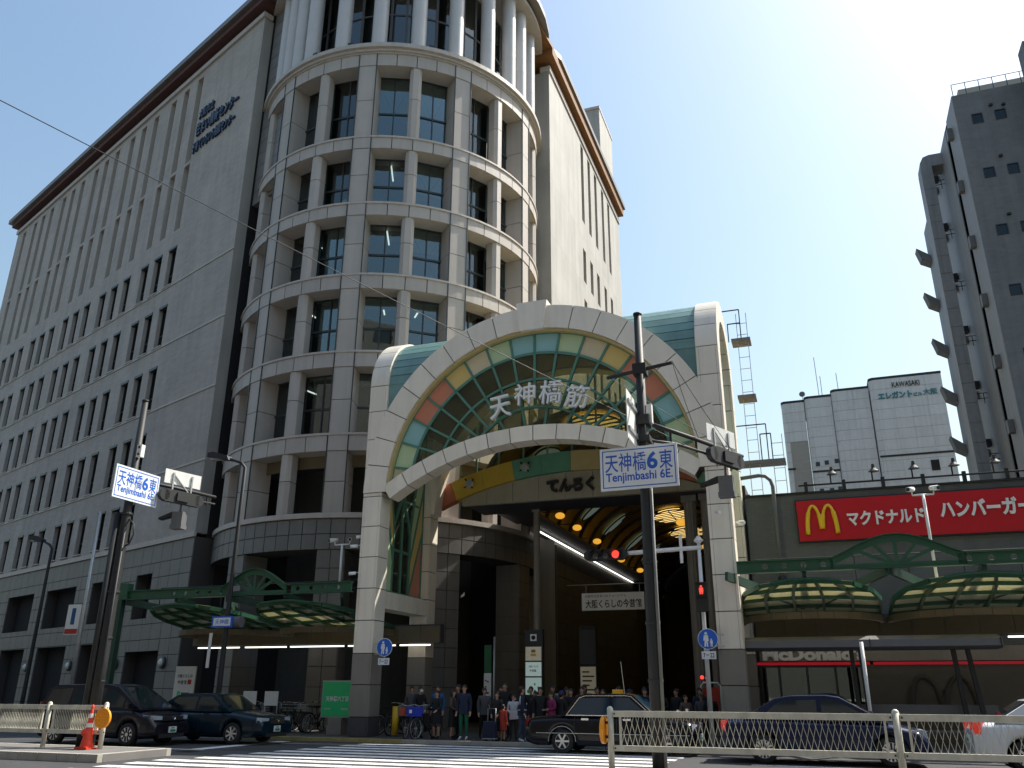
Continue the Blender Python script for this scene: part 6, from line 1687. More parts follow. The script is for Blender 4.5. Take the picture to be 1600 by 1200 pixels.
    for s in (-1, 1):
        mi = MB().use(paint); mi.cbox((gh[-1][0] - 0.32, s * (hw + 0.09), zb + 0.10), (0.12, 0.20, 0.14)); mi.bar((gh[-1][0] - 0.32, s * (hw - 0.06), zb + 0.05), (gh[-1][0] - 0.32, s * (hw + 0.05), zb + 0.08), 0.05); mi.build('wing_mirror', t)
    if extra: extra(t, dict(xr=xr, xf=xf, hw=hw, ztf=ztf, ztr=ztr, zb=zb, yy=yy, axr=axr, axf=axf, body=body))
    return t
def lamps(t, q, hl, tl, plate_f=True, hz=None, grille=True, tail='tail_red', mark=None):
    xf, xr, hw = q['xf'], q['xr'], q['hw']
    for s in (-1, 1):
        b = MB().use('headlamp'); (y0, y1, z0, z1, dx) = hl
        b.add([(xf - 0.02, s * y0, z0), (xf - 0.02, s * y0, z1), (xf - 0.05, s * y1, z1 + 0.02), (xf - 0.05, s * y1, z0), (xf - dx, s * (hw * 0.965), z1 + 0.03), (xf - dx, s * (hw * 0.975), z0 + 0.03), (xf - 0.10, s * y0, z0), (xf - 0.15, s * y0, z1), (xf - dx - 0.1, s * y1 * 0.9, z1 + 0.02), (xf - dx - 0.1, s * y1 * 0.9, z0)],
              [(0, 1, 2, 3), (3, 2, 4, 5), (1, 7, 8, 4, 2), (0, 3, 5, 9, 6), (5, 4, 8, 9), (0, 6, 7, 1), (6, 9, 8, 7)]); b.build('headlight', t)
        (y0, y1, z0, z1, dx) = tl
        b = MB().use(tail)
        b.add([(xr + 0.01, s * y0, z0), (xr + 0.01, s * y0, z1), (xr + 0.03, s * y1, z1), (xr + 0.03, s * y1, z0), (xr + dx, s * (hw * 0.972), z1), (xr + dx, s * (hw * 0.975), z0), (xr + 0.15, s * y0, z0), (xr + 0.15, s * y0, z1), (xr + dx + 0.1, s * y1 * 0.9, z1), (xr + dx + 0.1, s * y1 * 0.9, z0)],
              [(0, 1, 2, 3), (3, 2, 4, 5), (1, 7, 8, 4, 2), (0, 3, 5, 9, 6), (5, 4, 8, 9), (0, 6, 7, 1), (6, 9, 8, 7)]); b.build('tail_light', t)
    if grille:
        b = MB().use('black_steel'); b.box(xf - 0.06, xf + 0.006, -hl[0] + 0.05, hl[0] - 0.05, hl[2] - 0.02, hl[3]); b.use('chrome')
        for k in range(3): b.box(xf, xf + 0.014, -hl[0] + 0.07, hl[0] - 0.07, hl[2] + k * (hl[3] - hl[2]) / 3, hl[2] + k * (hl[3] - hl[2]) / 3 + 0.015)
        b.lathe([(0.035, 0.014), (0.055, 0.024), (0.055, 0.006)], (xf, 0, (hl[2] + hl[3]) / 2), 14, 'x'); b.build('grille', t)
    b = MB().use('plate_white'); b.box(xf - 0.04, xf + 0.02, -0.165, 0.165, 0.36, 0.53); b.build('number_plate', t)
    b = MB().use('plate_white'); b.box(xr - 0.02, xr + 0.05, -0.165, 0.165, 0.55, 0.72); b.build('number_plate', t)
    b = MB().use('plate_green'); b.box(xf + 0.02, xf + 0.024, -0.10, 0.12, 0.385, 0.45); b.box(xf + 0.02, xf + 0.024, -0.06, 0.06, 0.475, 0.505); b.box(xr - 0.024, xr - 0.02, -0.12, 0.12, 0.58, 0.65); b.build('plate_print', t)
    b = MB().use('black_steel'); b.box(xf - 0.05, xf + 0.004, -hw * 0.62, hw * 0.62, 0.22, 0.33); b.build('air_intake', t)
def handles(t, q, xs, z, m):
    for x in xs:
        for s in (-1, 1):
            b = MB().use(m); b.box(x - 0.10, x + 0.10, s * (q['hw'] + 0.012) - 0.016, s * (q['hw'] + 0.012) + 0.016, z, z + 0.05); b.build('door_handle', t)
def seams(t, q, xs, z0, z1):
    for x in xs:
        for s in (-1, 1):
            b = MB().use('black'); b.box(x - 0.005, x + 0.005, s * (q['hw'] * 0.998) - 0.004, s * (q['hw'] * 0.998) + 0.004, z0, z1); b.build('door_seam', t)
# --- black taxi
def taxi_x(t, q):
    lamps(t, q, (0.48, 0.72, 0.60, 0.76, 0.10), (0.45, 0.78, 0.66, 0.86, 0.06))
    handles(t, q, (-0.72, 0.42), 0.84, 'chrome'); seams(t, q, (-1.02, 0.14, 1.06), 0.30, 0.92)
    for s in (-1, 1):
        b = MB().use('chrome'); y = s * (q['hw'] * 0.93 + 0.012)
        pts = [(-1.26, 0.965), (-0.92, 1.40), (-0.75, 1.455), (0.35, 1.465), (0.52, 1.44), (1.10, 0.965)]
        for i in range(len(pts) - 1): b.bar((pts[i][0], s * (q['yy'](pts[i][1]) + 0.01), pts[i][1]), (pts[i + 1][0], s * (q['yy'](pts[i + 1][1]) + 0.01), pts[i + 1][1]), 0.018)
        b.bar((-1.26, y, 0.962), (1.10, y, 0.962), 0.02); b.build('window_trim', t)
        b = MB().use('galvanised'); b.box(-2.1, 2.05, s * (q['hw'] + 0.006) - 0.006, s * (q['hw'] + 0.006) + 0.006, 0.50, 0.515)
        R = 0.385
        for k in range(10):
            a0, a1 = rad(18 * k), rad(18 * (k + 1))
            for ax in (q['axr'], q['axf']): b.bar((ax + R * math.cos(a0), s * (q['hw'] + 0.004), 0.30 + R * math.sin(a0)), (ax + R * math.cos(a1), s * (q['hw'] + 0.004), 0.30 + R * math.sin(a1)), 0.012)
        b.build('side_trim', t)
    b = MB().use('taxi_amber'); b.prism([(-0.22, 1.50), (0.22, 1.50), (0.18, 1.62), (-0.18, 1.62)], -0.10, 0.12, 'yz'); b.build('roof_lamp', t)
    b = MB().use('galvanised'); b.tube([(0.28, -0.35, 1.48), (0.2, -0.35, 2.35)], 0.008, 5); b.build('aerial', t)
    for s in (-1, 1):
        b = MB().use('black_steel'); b.tube([(1.75, s * 0.72, 0.9), (1.78, s * 0.76, 1.06)], 0.012, 5); b.use('chrome').cbox((1.78, s * 0.77, 1.08), (0.07, 0.14, 0.09)); b.build('fender_mirror', t)
car('taxi', 'black taxi sedan with amber roof lamp at the arcade crossing', 'taxi', 3.31, -2.55, 'car_black',
    [(-2.45, 0.80), (-2.30, 0.90), (-1.45, 0.945), (1.05, 0.955), (1.3, 0.94), (2.05, 0.86), (2.22, 0.76)],
    [(-1.42, 0.93), (-1.02, 1.43), (-0.75, 1.485), (0.38, 1.495), (0.58, 1.46), (1.22, 0.935)], 1.70, 2.74, -1.37, 0.31, 0.20, 'car_glass_blue',
    [[(-1.20, 0.98), (-0.90, 1.39), (-0.08, 1.41), (-0.08, 0.98)], [(0.0, 0.98), (0.0, 1.41), (0.45, 1.41), (0.98, 0.98)]], 6, taxi_x)
# --- dark blue sedan
def blue_x(t, q):
    lamps(t, q, (0.40, 0.70, 0.60, 0.74, 0.34), (0.42, 0.76, 0.70, 0.92, 0.14), tail='tail_lit')
    handles(t, q, (-0.80, 0.30), 0.86, 'car_blue'); seams(t, q, (-1.05, 0.04, 1.08), 0.30, 0.92)
car('sedan', 'dark blue sedan with lit tail lamps behind the right guard rail', 'car', 8.66, -3.9, 'car_blue',
    [(-2.38, 0.84), (-2.2, 0.98), (-1.55, 1.00), (1.1, 0.94), (1.35, 0.93), (2.0, 0.80), (2.22, 0.62)],
    [(-1.80, 0.97), (-1.05, 1.42), (-0.70, 1.485), (0.10, 1.50), (0.40, 1.46), (1.40, 0.92)], 1.74, 2.77, -1.385, 0.32, 0.20, 'car_glass',
    [[(-1.42, 1.0), (-0.95, 1.38), (-0.12, 1.41), (-0.12, 1.0)], [(-0.02, 0.99), (-0.02, 1.42), (0.30, 1.41), (1.10, 0.99)]], 14, blue_x)
# --- white car cut by the frame
def white_x(t, q):
    lamps(t, q, (0.40, 0.70, 0.60, 0.74, 0.34), (0.38, 0.80, 0.76, 1.02, 0.16), tail='tail_lit')
    seams(t, q, (-1.0, 0.04, 1.05), 0.30, 0.92); handles(t, q, (-0.8, 0.3), 0.84, 'car_white')
    for s in (-1, 1):
        b = MB().use('tail_amber'); b.box(q['xr'] + 0.0, q['xr'] + 0.08, s * 0.58 - 0.12, s * 0.58 + 0.12, 0.68, 0.755); b.build('indicator', t)
car('sedan', 'white car with red and amber tail lamps at the right edge', 'car', 13.95, -4.65, 'car_white',
    [(-2.3, 0.86), (-2.15, 1.0), (-1.55, 1.02), (1.1, 0.94), (1.35, 0.93), (2.0, 0.80), (2.2, 0.62)],
    [(-1.85, 0.98), (-1.1, 1.42), (-0.70, 1.485), (0.10, 1.50), (0.40, 1.46), (1.40, 0.92)], 1.74, 2.7, -1.35, 0.32, 0.20, 'car_glass',
    [[(-1.42, 1.0), (-0.95, 1.38), (-0.12, 1.41), (-0.12, 1.0)], [(-0.02, 0.99), (-0.02, 1.42), (0.30, 1.41), (1.10, 0.99)]], 8, white_x)
# --- black minivan
def van_x(t, q):
    lamps(t, q, (0.46, 0.66, 0.72, 0.82, 0.42), (0.5, 0.78, 0.8, 1.2, 0.10))
    handles(t, q, (-0.75, 0.45), 0.93, 'car_van'); seams(t, q, (-1.15, 0.10, 1.15), 0.30, 1.0)
    for s in (-1, 1):
        b = MB().use('headlamp'); b.lathe([(0, 0.01), (0.05, 0.006), (0.06, -0.02)], (q['xf'] - 0.05, s * 0.62, 0.36), 12, 'x'); b.build('fog_light', t)
car('minivan', 'black minivan with silver wheels beside the left signal pole', 'minivan', -12.1, -4.75, 'car_van',
    [(-2.25, 0.80), (-2.2, 1.02), (1.2, 1.04), (1.45, 1.02), (2.05, 0.88), (2.28, 0.66)],
    [(-2.22, 1.00), (-2.05, 1.60), (-1.75, 1.69), (0.20, 1.70), (0.62, 1.64), (1.72, 0.98)], 1.70, 2.78, -1.42, 0.32, 0.20, 'car_glass',
    [[(-2.05, 1.08), (-1.92, 1.55), (-1.10, 1.60), (-1.10, 1.06)], [(-1.02, 1.06), (-1.02, 1.60), (-0.02, 1.61), (-0.02, 1.06)], [(0.06, 1.06), (0.06, 1.60), (0.50, 1.58), (1.02, 1.30), (1.02, 1.06)], [(1.09, 1.06), (1.09, 1.24), (1.40, 1.06)]], 9, van_x)
# --- dark teal sedan
def teal_x(t, q):
    lamps(t, q, (0.42, 0.74, 0.60, 0.75, 0.16), (0.42, 0.76, 0.68, 0.90, 0.10))
    handles(t, q, (-0.80, 0.30), 0.86, 'car_teal'); seams(t, q, (-1.05, 0.04, 1.08), 0.30, 0.92)
    b = MB().use('chrome'); b.bar((q['xf'] + 0.012, -0.3, 0.76), (q['xf'] + 0.012, 0.3, 0.61), 0.02); b.build('grille_bar', t)
car('sedan', 'dark teal sedan with square headlamps in front of parked bicycles', 'car', -9.72, -2.9, 'car_teal',
    [(-2.4, 0.84), (-2.25, 0.94), (-1.45, 0.96), (0.95, 0.95), (1.2, 0.94), (2.15, 0.83), (2.30, 0.70)],
    [(-1.75, 0.94), (-1.10, 1.38), (-0.85, 1.435), (0.15, 1.445), (0.40, 1.40), (1.12, 0.93)], 1.76, 2.70, -1.42, 0.315, 0.20, 'car_glass',
    [[(-1.40, 0.98), (-1.00, 1.34), (-0.22, 1.36), (-0.22, 0.98)], [(-0.14, 0.98), (-0.14, 1.36), (0.30, 1.36), (0.88, 0.98)]], 7, teal_x)

# ================================================================== BICYCLES
def make_bike(name, label, u, v_, rz, bask, lean=0.0, frame='black_steel', group=None):
    t = thing(name, label, 'bicycle', u, v_, 0.1, rz, group)
    t.rotation_euler = (rad(lean) * math.cos(0), 0, RZ + rz)
    for x in (-0.53, 0.53):
        w = MB().use('rubber'); R = 0.325
        w.tube([(x + R * math.cos(2 * PI * k / 24), 0, 0.345 + R * math.sin(2 * PI * k / 24)) for k in range(24)], 0.02, 6, closed=True)
        w.use('galvanised'); w.tube([(x + 0.295 * math.cos(2 * PI * k / 24), 0, 0.345 + 0.295 * math.sin(2 * PI * k / 24)) for k in range(24)], 0.012, 5, closed=True)
        for k in range(12):
            a_ = 2 * PI * k / 12; w.bar((x, 0.02 * (-1) ** k, 0.345), (x + 0.29 * math.cos(a_), 0, 0.345 + 0.29 * math.sin(a_)), 0.005)
        w.tube([(x, -0.05, 0.345), (x, 0.05, 0.345)], 0.025, 8); w.build('wheel', t)
    f = MB().use(frame)
    for a_, c_ in (((0.42, 0, 0.78), (-0.05, 0, 0.32)), ((0.40, 0, 0.70), (-0.08, 0, 0.28)), ((-0.05, 0, 0.30), (-0.20, 0, 0.80)), ((-0.05, 0, 0.30), (-0.53, 0.06, 0.345)), ((-0.05, 0, 0.30), (-0.53, -0.06, 0.345)), ((-0.16, 0, 0.66), (-0.53, 0.06, 0.345)), ((-0.16, 0, 0.66), (-0.53, -0.06, 0.345)), ((0.42, 0, 0.82), (0.46, 0.05, 0.6)), ((0.46, 0.05, 0.6), (0.53, 0.05, 0.345)), ((0.42, 0, 0.82), (0.46, -0.05, 0.6)), ((0.46, -0.05, 0.6), (0.53, -0.05, 0.345))):
        f.tube([a_, c_], 0.016, 6)
    f.tube([(-0.53 + 0.36 * math.cos(rad(a_)), 0, 0.345 + 0.36 * math.sin(rad(a_))) for a_ in range(20, 190, 20)], 0.022, 5)
    f.tube([(0.53 + 0.36 * math.cos(rad(a_)), 0, 0.345 + 0.36 * math.sin(rad(a_))) for a_ in range(10, 170, 20)], 0.022, 5)
    f.tube([(-0.53, -0.09, 0.345), (-0.62, -0.10, 0.02)], 0.012, 5)
    f.lathe([(0.09, -0.05), (0.09, -0.04)], (-0.05, 0, 0.30), 14, 'y'); f.bar((-0.05, -0.07, 0.30), (0.08, -0.07, 0.19), 0.02); f.bar((-0.05, 0.07, 0.30), (-0.18, 0.07, 0.41), 0.02)
    f.build('frame', t)
    h = MB().use('galvanised'); h.tube([(0.42, 0, 0.78), (0.38, 0, 1.0)], 0.014, 6); h.tube([(0.18, -0.27, 1.03), (0.36, -0.22, 1.04), (0.40, 0, 1.0), (0.36, 0.22, 1.04), (0.18, 0.27, 1.03)], 0.012, 6); h.use('rubber').tube([(0.10, -0.28, 1.025), (0.2, -0.27, 1.03)], 0.017, 6); h.tube([(0.10, 0.28, 1.025), (0.2, 0.27, 1.03)], 0.017, 6); h.build('handlebar', t)
    s = MB().use('rubber'); s.tube([(-0.20, 0, 0.78), (-0.22, 0, 0.88)], 0.014, 6); s.prism([(-0.36, -0.10), (-0.36, 0.10), (-0.16, 0.05), (-0.04, 0.02), (-0.04, -0.02), (-0.16, -0.05)], 0.88, 0.93, 'xy'); s.build('saddle', t)
    k = MB().use(bask)
    if bask == 'galvanised':
        for z in (0.72, 0.82, 0.95): k.tube([(0.48, -0.16, z), (0.78, -0.17, z), (0.78, 0.17, z), (0.48, 0.16, z)], 0.008, 5, closed=True)
        for i in range(7): k.tube([(0.78, -0.17 + i * 0.056, 0.72), (0.78, -0.17 + i * 0.056, 0.95)], 0.005, 4); k.tube([(0.48, -0.17 + i * 0.056, 0.72), (0.48, -0.17 + i * 0.056, 0.95)], 0.005, 4)
        k.box(0.48, 0.78, -0.16, 0.16, 0.715, 0.725)
    else:
        k.prism([(0.50, 0.70), (0.76, 0.70), (0.84, 0.98), (0.46, 0.98)], -0.20, 0.20)
    k.build('basket', t)
    return t
bk = make_bike('bicycle', 'bicycle with blue front basket held by woman in black coat', -3.55, -0.35, rad(-100), 'capblue')
b = MB().use('board_white'); b.box(0.845, 0.852, -0.05, 0.05, 0.80, 0.90); b.build('basket_badge', bk)
bk = make_bike('bicycle', 'bicycle with tan basket and red panel held by the man left of crossing', -4.2, -0.15, rad(-80), 'beige_panel')
b = MB().use('cred'); b.box(0.845, 0.855, -0.09, 0.05, 0.74, 0.95); b.build('basket_panel', bk)
bike_spots = [(-11.0, 2.0, 80, 'dark parked bicycle between the two white notice boards'), (-10.4, 2.2, 95, 'dark parked bicycle just right of the right white notice board'), (-9.9, 1.9, 100, 'dark parked bicycle second from the right white notice board'), (-9.4, 2.3, 85, 'dark parked bicycle midway between notice boards and green station board'), (-9.0, 2.0, 75, 'dark parked bicycle second from the green station board'), (-8.6, 2.6, 100, 'dark parked bicycle nearest the green station board'), (-12.2, 2.4, 90, 'dark parked bicycle behind the teal sedan, beside the left notice board'), (-6.0, 1.9, 70, 'dark parked bicycle just right of the left gate pillar'), (-5.55, 1.6, 85, 'dark parked bicycle left of the yellow post'), (-4.7, 1.4, 100, 'dark parked bicycle right of the yellow post'), (-12.9, 2.2, 80, 'dark parked bicycle at the left end, beside the lamp post')]
proto = None
for i, (u, v_, r_, lb) in enumerate(bike_spots):
    if proto is None:
        proto = make_bike('bicycle', lb, u, v_, rad(r_), 'galvanised', group='bicycles parked in rows beside the gate')
    else:
        o = dup(proto); o.location = W(u, v_, 0.1); o.rotation_euler = (rad(random.uniform(-5, 5)), 0, RZ + rad(r_))
        o['label'] = lb
# ================================================================== PEOPLE WAITING AT THE CROSSING
def person(label, u, v_, h, face, top, legs, shoes='cblack', arms='down', skirt=None, hat=None, mask=False, hood=None, hairlen=0, stance=0.0, lean=0.0, bulk=1.0, inner=None):
    """face: heading in degrees, 0 = towards the road (-v), 90 = towards +u. One skinned body, clothing by bone, hair as child"""
    t = thing('person', label, 'person', u, v_, 0.1, rad(face))
    k = h / 1.70
    V = []; E_ = []; R_ = []; B = []
    def vtx(p, r): V.append(Vector(p) * k); R_.append(r * k if not isinstance(r, tuple) else (r[0] * k, r[1] * k)); return len(V) - 1
    def ed(a, b, m): E_.append((a, b)); B.append((a, b, m))
    lz = lean
    pel = vtx((0, 0, 0.93), (0.150 * bulk, 0.115 * bulk)); wai = vtx((0, -0.02 * lz, 1.10), (0.135 * bulk, 0.105 * bulk)); che = vtx((0, -0.06 * lz, 1.30), (0.155 * bulk, 0.115 * bulk)); nkb = vtx((0, -0.08 * lz + 0.01, 1.42), 0.062); nk = vtx((0, -0.10 * lz, 1.475), 0.048); chin = vtx((0, -0.02 - 0.11 * lz, 1.525), (0.060, 0.070)); hed = vtx((0, -0.012 - 0.12 * lz, 1.60), (0.078, 0.094)); tp_ = vtx((0, 0.0 - 0.12 * lz, 1.675), (0.052, 0.062))
    ed(pel, wai, legs if skirt is None else top); ed(wai, che, top); ed(che, nkb, top); ed(nkb, nk, 'skin'); ed(nk, chin, 'skin'); ed(chin, hed, 'skin'); ed(hed, tp_, 'skin')
    for s in (-1, 1):
        sh = vtx((s * 0.175 * (0.6 + 0.4 * bulk), 0.0 - 0.06 * lz, 1.385), 0.078 * bulk)
        if arms == 'down': el, wr_ = (s * 0.225, 0.03, 1.12), (s * 0.235, -0.05, 0.89)
        elif arms == 'hold': el, wr_ = (s * 0.23, 0.02, 1.12), (s * 0.10, -0.22, 0.98)
        elif arms == 'bike': el, wr_ = (s * 0.27, -0.10, 1.14), (s * 0.25, -0.36, 1.02)
        elif arms == 'cross': el, wr_ = (s * 0.24, 0.0, 1.13), (-s * 0.02, -0.18, 1.10)
        elif arms == 'trolley': el, wr_ = (s * 0.23, -0.04, 1.10), (s * 0.14, -0.22, 0.92)
        elif arms == 'one': el, wr_ = ((s * 0.225, 0.03, 1.12), (s * 0.235, -0.05, 0.89)) if s < 0 else ((s * 0.23, -0.04, 1.14), (s * 0.16, -0.26, 1.16))
        e1 = vtx(el, 0.062 * bulk); w1 = vtx(wr_, 0.040)
        d = (Vector(wr_) - Vector(el)).normalized(); pm_ = Vector(wr_) + d * 0.07
        hd_ = vtx(tuple(pm_), (0.034, 0.020))
        ed(che, sh, top); ed(sh, e1, top); ed(e1, w1, top); ed(w1, hd_, 'skin')
        side = d.cross(Vector((0, 1, 0.2))).normalized()
        for q, (off, ln) in enumerate(((-0.026, 0.052), (-0.009, 0.064), (0.009, 0.060), (0.025, 0.048))):
            a0 = pm_ + side * off + d * 0.03; a1 = a0 + d * ln * 0.6 + Vector((0, -0.012, 0)); a2 = a1 + d * ln * 0.5 + Vector((-s * 0.012, -0.02, -0.01))
            f1 = vtx(tuple(a1), 0.0095); f2 = vtx(tuple(a2), 0.008); ed(hd_, f1, 'skin'); ed(f1, f2, 'skin')
        th0 = Vector(wr_) + d * 0.05 + Vector((-s * 0.03, -0.03, 0)); f1 = vtx(tuple(th0), 0.011); f2 = vtx(tuple(th0 + d * 0.035), 0.009); ed(w1, f1, 'skin'); ed(f1, f2, 'skin')
        st = stance * s
        hp = vtx((s * 0.088, 0.0, 0.89), 0.098 * bulk); kn = vtx((s * 0.098, -0.015 - st * 0.5, 0.50), 0.066); an = vtx((s * 0.105, 0.03 - st, 0.10), 0.046); bl_ = vtx((s * 0.115, -0.08 - st, 0.045), (0.040, 0.034)); to = vtx((s * 0.12, -0.17 - st, 0.032), (0.032, 0.024))
        lm = legs if skirt is None else 'skin'
        ed(pel, hp, legs if skirt is None else top); ed(hp, kn, legs); ed(kn, an, lm); ed(an, bl_, shoes); ed(bl_, to, shoes)
    me = bpy.data.meshes.new('body'); me.from_pydata(V, E_, [])
    o = bpy.data.objects.new('body', me); COL.objects.link(o)
    md = o.modifiers.new('skin', 'SKIN'); md.use_smooth_shade = True
    for i, r in enumerate(R_):
        sv = me.skin_vertices[0].data[i]; sv.radius = r if isinstance(r, tuple) else (r, r); sv.use_root = (i == 0)
    sd = o.modifiers.new('sub', 'SUBSURF'); sd.levels = 1; sd.render_levels = 1
    dg = bpy.context.evaluated_depsgraph_get()
    bm_ = bpy.data.meshes.new_from_object(o.evaluated_get(dg))
    bpy.data.objects.remove(o, do_unlink=True)
    names = []
    for _, _, m in B:
        if m not in names: names.append(m)
    if inner and inner not in names: names.append(inner)
    for m in names: bm_.materials.append(MATS[m])
    for p in bm_.polygons:
        c = p.center; best, bmat = 9, None
        for a, b_, m in B:
            A_, B_ = V[a], V[b_]; dd = B_ - A_; tt = max(0, min(1, (c - A_).dot(dd) / max(dd.length_squared, 1e-9)))
            dist = (c - (A_ + dd * tt)).length - 0.5 * min(max(R_[a]) if isinstance(R_[a], tuple) else R_[a], max(R_[b_]) if isinstance(R_[b_], tuple) else R_[b_])
            if dist < best: best, bmat = dist, m
        if inner and bmat == top and c.y < -0.05 * k and abs(c.x) < 0.055 * k and 1.0 * k < c.z < 1.45 * k: bmat = inner
        p.material_index = names.index(bmat); p.use_smooth = True
    linkmesh('body', bm_, t)
    hz = 1.605 * k; hy = (-0.012 - 0.12 * lz) * k
    b = MB().use('hair'); b.sphere((0, hy + 0.040 * k, hz + 0.014 * k), 0.1 * k, 14, 8, (0.90, 1.04, 1.06), z0=-0.10, z1=1.0)
    b.sphere((0, hy + 0.048 * k, hz), 0.098 * k, 12, 7, (0.90, 0.72, 1.0 + 0.5 * hairlen), z0=-0.95, z1=0.6)
    if hairlen: b.sphere((0, hy + 0.05 * k, hz - 0.12 * k * hairlen), 0.10 * k, 12, 7, (0.95, 0.62, 1.3))
    b.build('hair', t)
    b = MB().use('hair')
    for s in (-1, 1): b.sphere((s * 0.030 * k, hy - 0.088 * k, hz - 0.002), 0.010 * k, 6, 4, (1.3, 0.5, 0.7)); b.cbox((s * 0.031 * k, hy - 0.088 * k, hz + 0.022 * k), (0.032 * k, 0.01, 0.006 * k))
    b.use('skin').sphere((0, hy - 0.098 * k, hz - 0.028 * k), 0.017 * k, 6, 4, (0.75, 1, 1.4))
    for s in (-1, 1): b.sphere((s * 0.080 * k, hy + 0.005, hz - 0.015 * k), 0.022 * k, 6, 4, (0.4, 0.8, 1.3))
    b.use('cred').cbox((0, hy - 0.080 * k, hz - 0.062 * k), (0.036 * k, 0.012, 0.008 * k))
    b.build('face_features', t)
    if mask: b = MB().use('maskw'); b.sphere((0, hy - 0.040 * k, hz - 0.05 * k), 0.07 * k, 10, 6, (0.95, 0.9, 0.75)); b.build('face_mask', t)
    if hat: b = MB().use(hat); b.sphere((0, hy + 0.005, hz + 0.03 * k), 0.108 * k, 14, 6, (0.93, 1.05, 0.95), z0=0.0); b.prism([(-0.07 * k, hy - 0.17 * k), (0.07 * k, hy - 0.17 * k), (0.085 * k, hy - 0.07 * k), (-0.085 * k, hy - 0.07 * k)], hz + 0.03 * k, hz + 0.04 * k, 'xy'); b.build('cap', t)
    if skirt or h > 1.2:
        m, z0, w0 = skirt if skirt else (top, 0.80, 0.178 * bulk); b = MB().use(m); b.smooth = True
        prof = []
        n = 18
        for z, w, d in ((z0 * k, w0 * k, w0 * 0.8 * k), ((z0 + 0.5 * (1.12 - z0)) * k, (w0 * 0.5 + 0.09) * k, (w0 * 0.4 + 0.07) * k), (1.12 * k, 0.155 * bulk * k, 0.125 * bulk * k)):
            prof.append([(w * math.cos(2 * PI * i / n) * (1 + 0.04 * math.cos(i * 2.4)), d * math.sin(2 * PI * i / n), z) for i in range(n)])
        base = len(b.v)
        for r in prof: b.v.extend(r)
        for i in range(2):
            for j in range(n): b.face([i * n + j, i * n + (j + 1) % n, (i + 1) * n + (j + 1) % n, (i + 1) * n + j])
        b.build('coat_skirt' if skirt else 'jacket_hem', t)
    return t
person('man in black jacket with white mask leaning over bicycle with tan basket', -4.12, 0.25, 1.60, 60, 'cblack', 'cgrey', arms='bike', lean=1.0, mask=True)
person('woman in long black coat holding the bicycle with blue basket', -3.22, -0.25, 1.46, -10, 'cblack', 'cgrey', arms='bike', skirt=('cblack', 0.55, 0.22), hairlen=0.4)
person('person in blue jacket standing behind woman with blue basket bicycle', -3.55, 0.55, 1.62, 0, 'cblue', 'cblack', bulk=1.15)
person('woman in brown jacket and dark skirt turned to the right', -2.72, -0.1, 1.50, 100, 'cbrown', 'cblack', arms='hold', skirt=('cblack', 0.42, 0.20), hairlen=0.6)
person('man in navy jacket over white shirt with green trousers and white shoes', -2.22, -0.35, 1.64, 5, 'navy', 'cgreen', shoes='cwhite', arms='down', inner='cwhite', bulk=1.05)
tw = person('woman in black coat holding a navy shopping trolley', -1.15, -0.2, 1.43, 0, 'cblack', 'cblack', arms='trolley', skirt=('cblack', 0.35, 0.24), bulk=1.1, hairlen=0.2)
person('tall person in dark clothes standing behind the shopping trolley woman', -1.25, 0.8, 1.72, 0, 'cblack', 'cblack')
person('young woman in pale shirt beside the student in tracksuit', -0.74, 0.2, 1.36, 20, 'cwhite', 'cgrey', arms='hold', hairlen=0.7)
person('small child in red padded coat', -0.88, -0.35, 1.06, 150, 'cred', 'cgrey', skirt=('cred', 0.52, 0.20), bulk=1.25)
st_ = person('student in navy tracksuit with white stripe and white trainers', -0.22, -0.45, 1.60, 110, 'navy', 'cdenim', shoes='cwhite', stance=0.10, bulk=1.15)
b = MB().use('cwhite'); b.box(-0.16, 0.16, -0.135, 0.135, 0.905, 0.935); b.tube([(0.19, 0.05, 1.32), (0.22, 0.07, 1.22), (0.245, 0.07, 1.08)], 0.018, 6); b.tube([(-0.19, 0.05, 1.32), (-0.22, 0.07, 1.22), (-0.245, 0.07, 1.08)], 0.018, 6); b.build('jacket_stripe', st_)
person('person in black jacket right behind the tracksuit student', 0.02, 0.1, 1.46, -20, 'cblack', 'cblack', bulk=1.1)
person('woman in dark cardigan over patterned top beside the taxi boot', 0.28, -0.15, 1.58, 15, 'cblack', 'cgrey', inner='cpattern', hairlen=0.5)
person('woman in magenta jacket behind the taxi boot', 0.66, -0.2, 1.44, -40, 'cmagenta', 'cblack', arms='cross')
person('child in bright blue cap behind the taxi', 0.95, -0.1, 1.46, 170, 'cblack', 'cblack', hat='capblue')
person('dark haired person in black behind the rear taxi window', 1.2, 0.1, 1.54, 0, 'cblack', 'cblack', hairlen=0.4)
person('person in grey coat behind the taxi roof edge', 1.55, 0.15, 1.60, 10, 'cgrey', 'cblack', hairlen=0.5)
person('person in brown behind the amber taxi lamp', 2.25, 0.05, 1.53, 0, 'cbrown', 'cblack')
person('short person in dark jacket behind the taxi windscreen', 2.85, 0.1, 1.47, 0, 'cgrey', 'cblack')
person('man in dark blue cap and jacket near the centre pole', 3.12, -0.1, 1.52, -50, 'cblack', 'cblack', hat='navy', bulk=1.15)
person('pale faced person in black left of the centre pole', 3.5, 0.3, 1.56, 0, 'cblack', 'cblack', hairlen=0.3)
person('person in dark brown right of the centre pole', 4.75, 0.2, 1.38, 40, 'cbrown', 'cblack')
person('person in dark cap in front of the crossing signal pole', 5.15, 0.7, 1.42, 0, 'cgrey', 'cblack', hat='cgrey')
person('person wearing pale face mask beside the right gate pillar', 5.45, 0.45, 1.42, 0, 'cblack', 'cblack', mask=True, bulk=1.1)
t = thing('shopping_trolley', 'navy wheeled shopping trolley held by woman in black', 'trolley', -1.22, -0.62, 0.1)
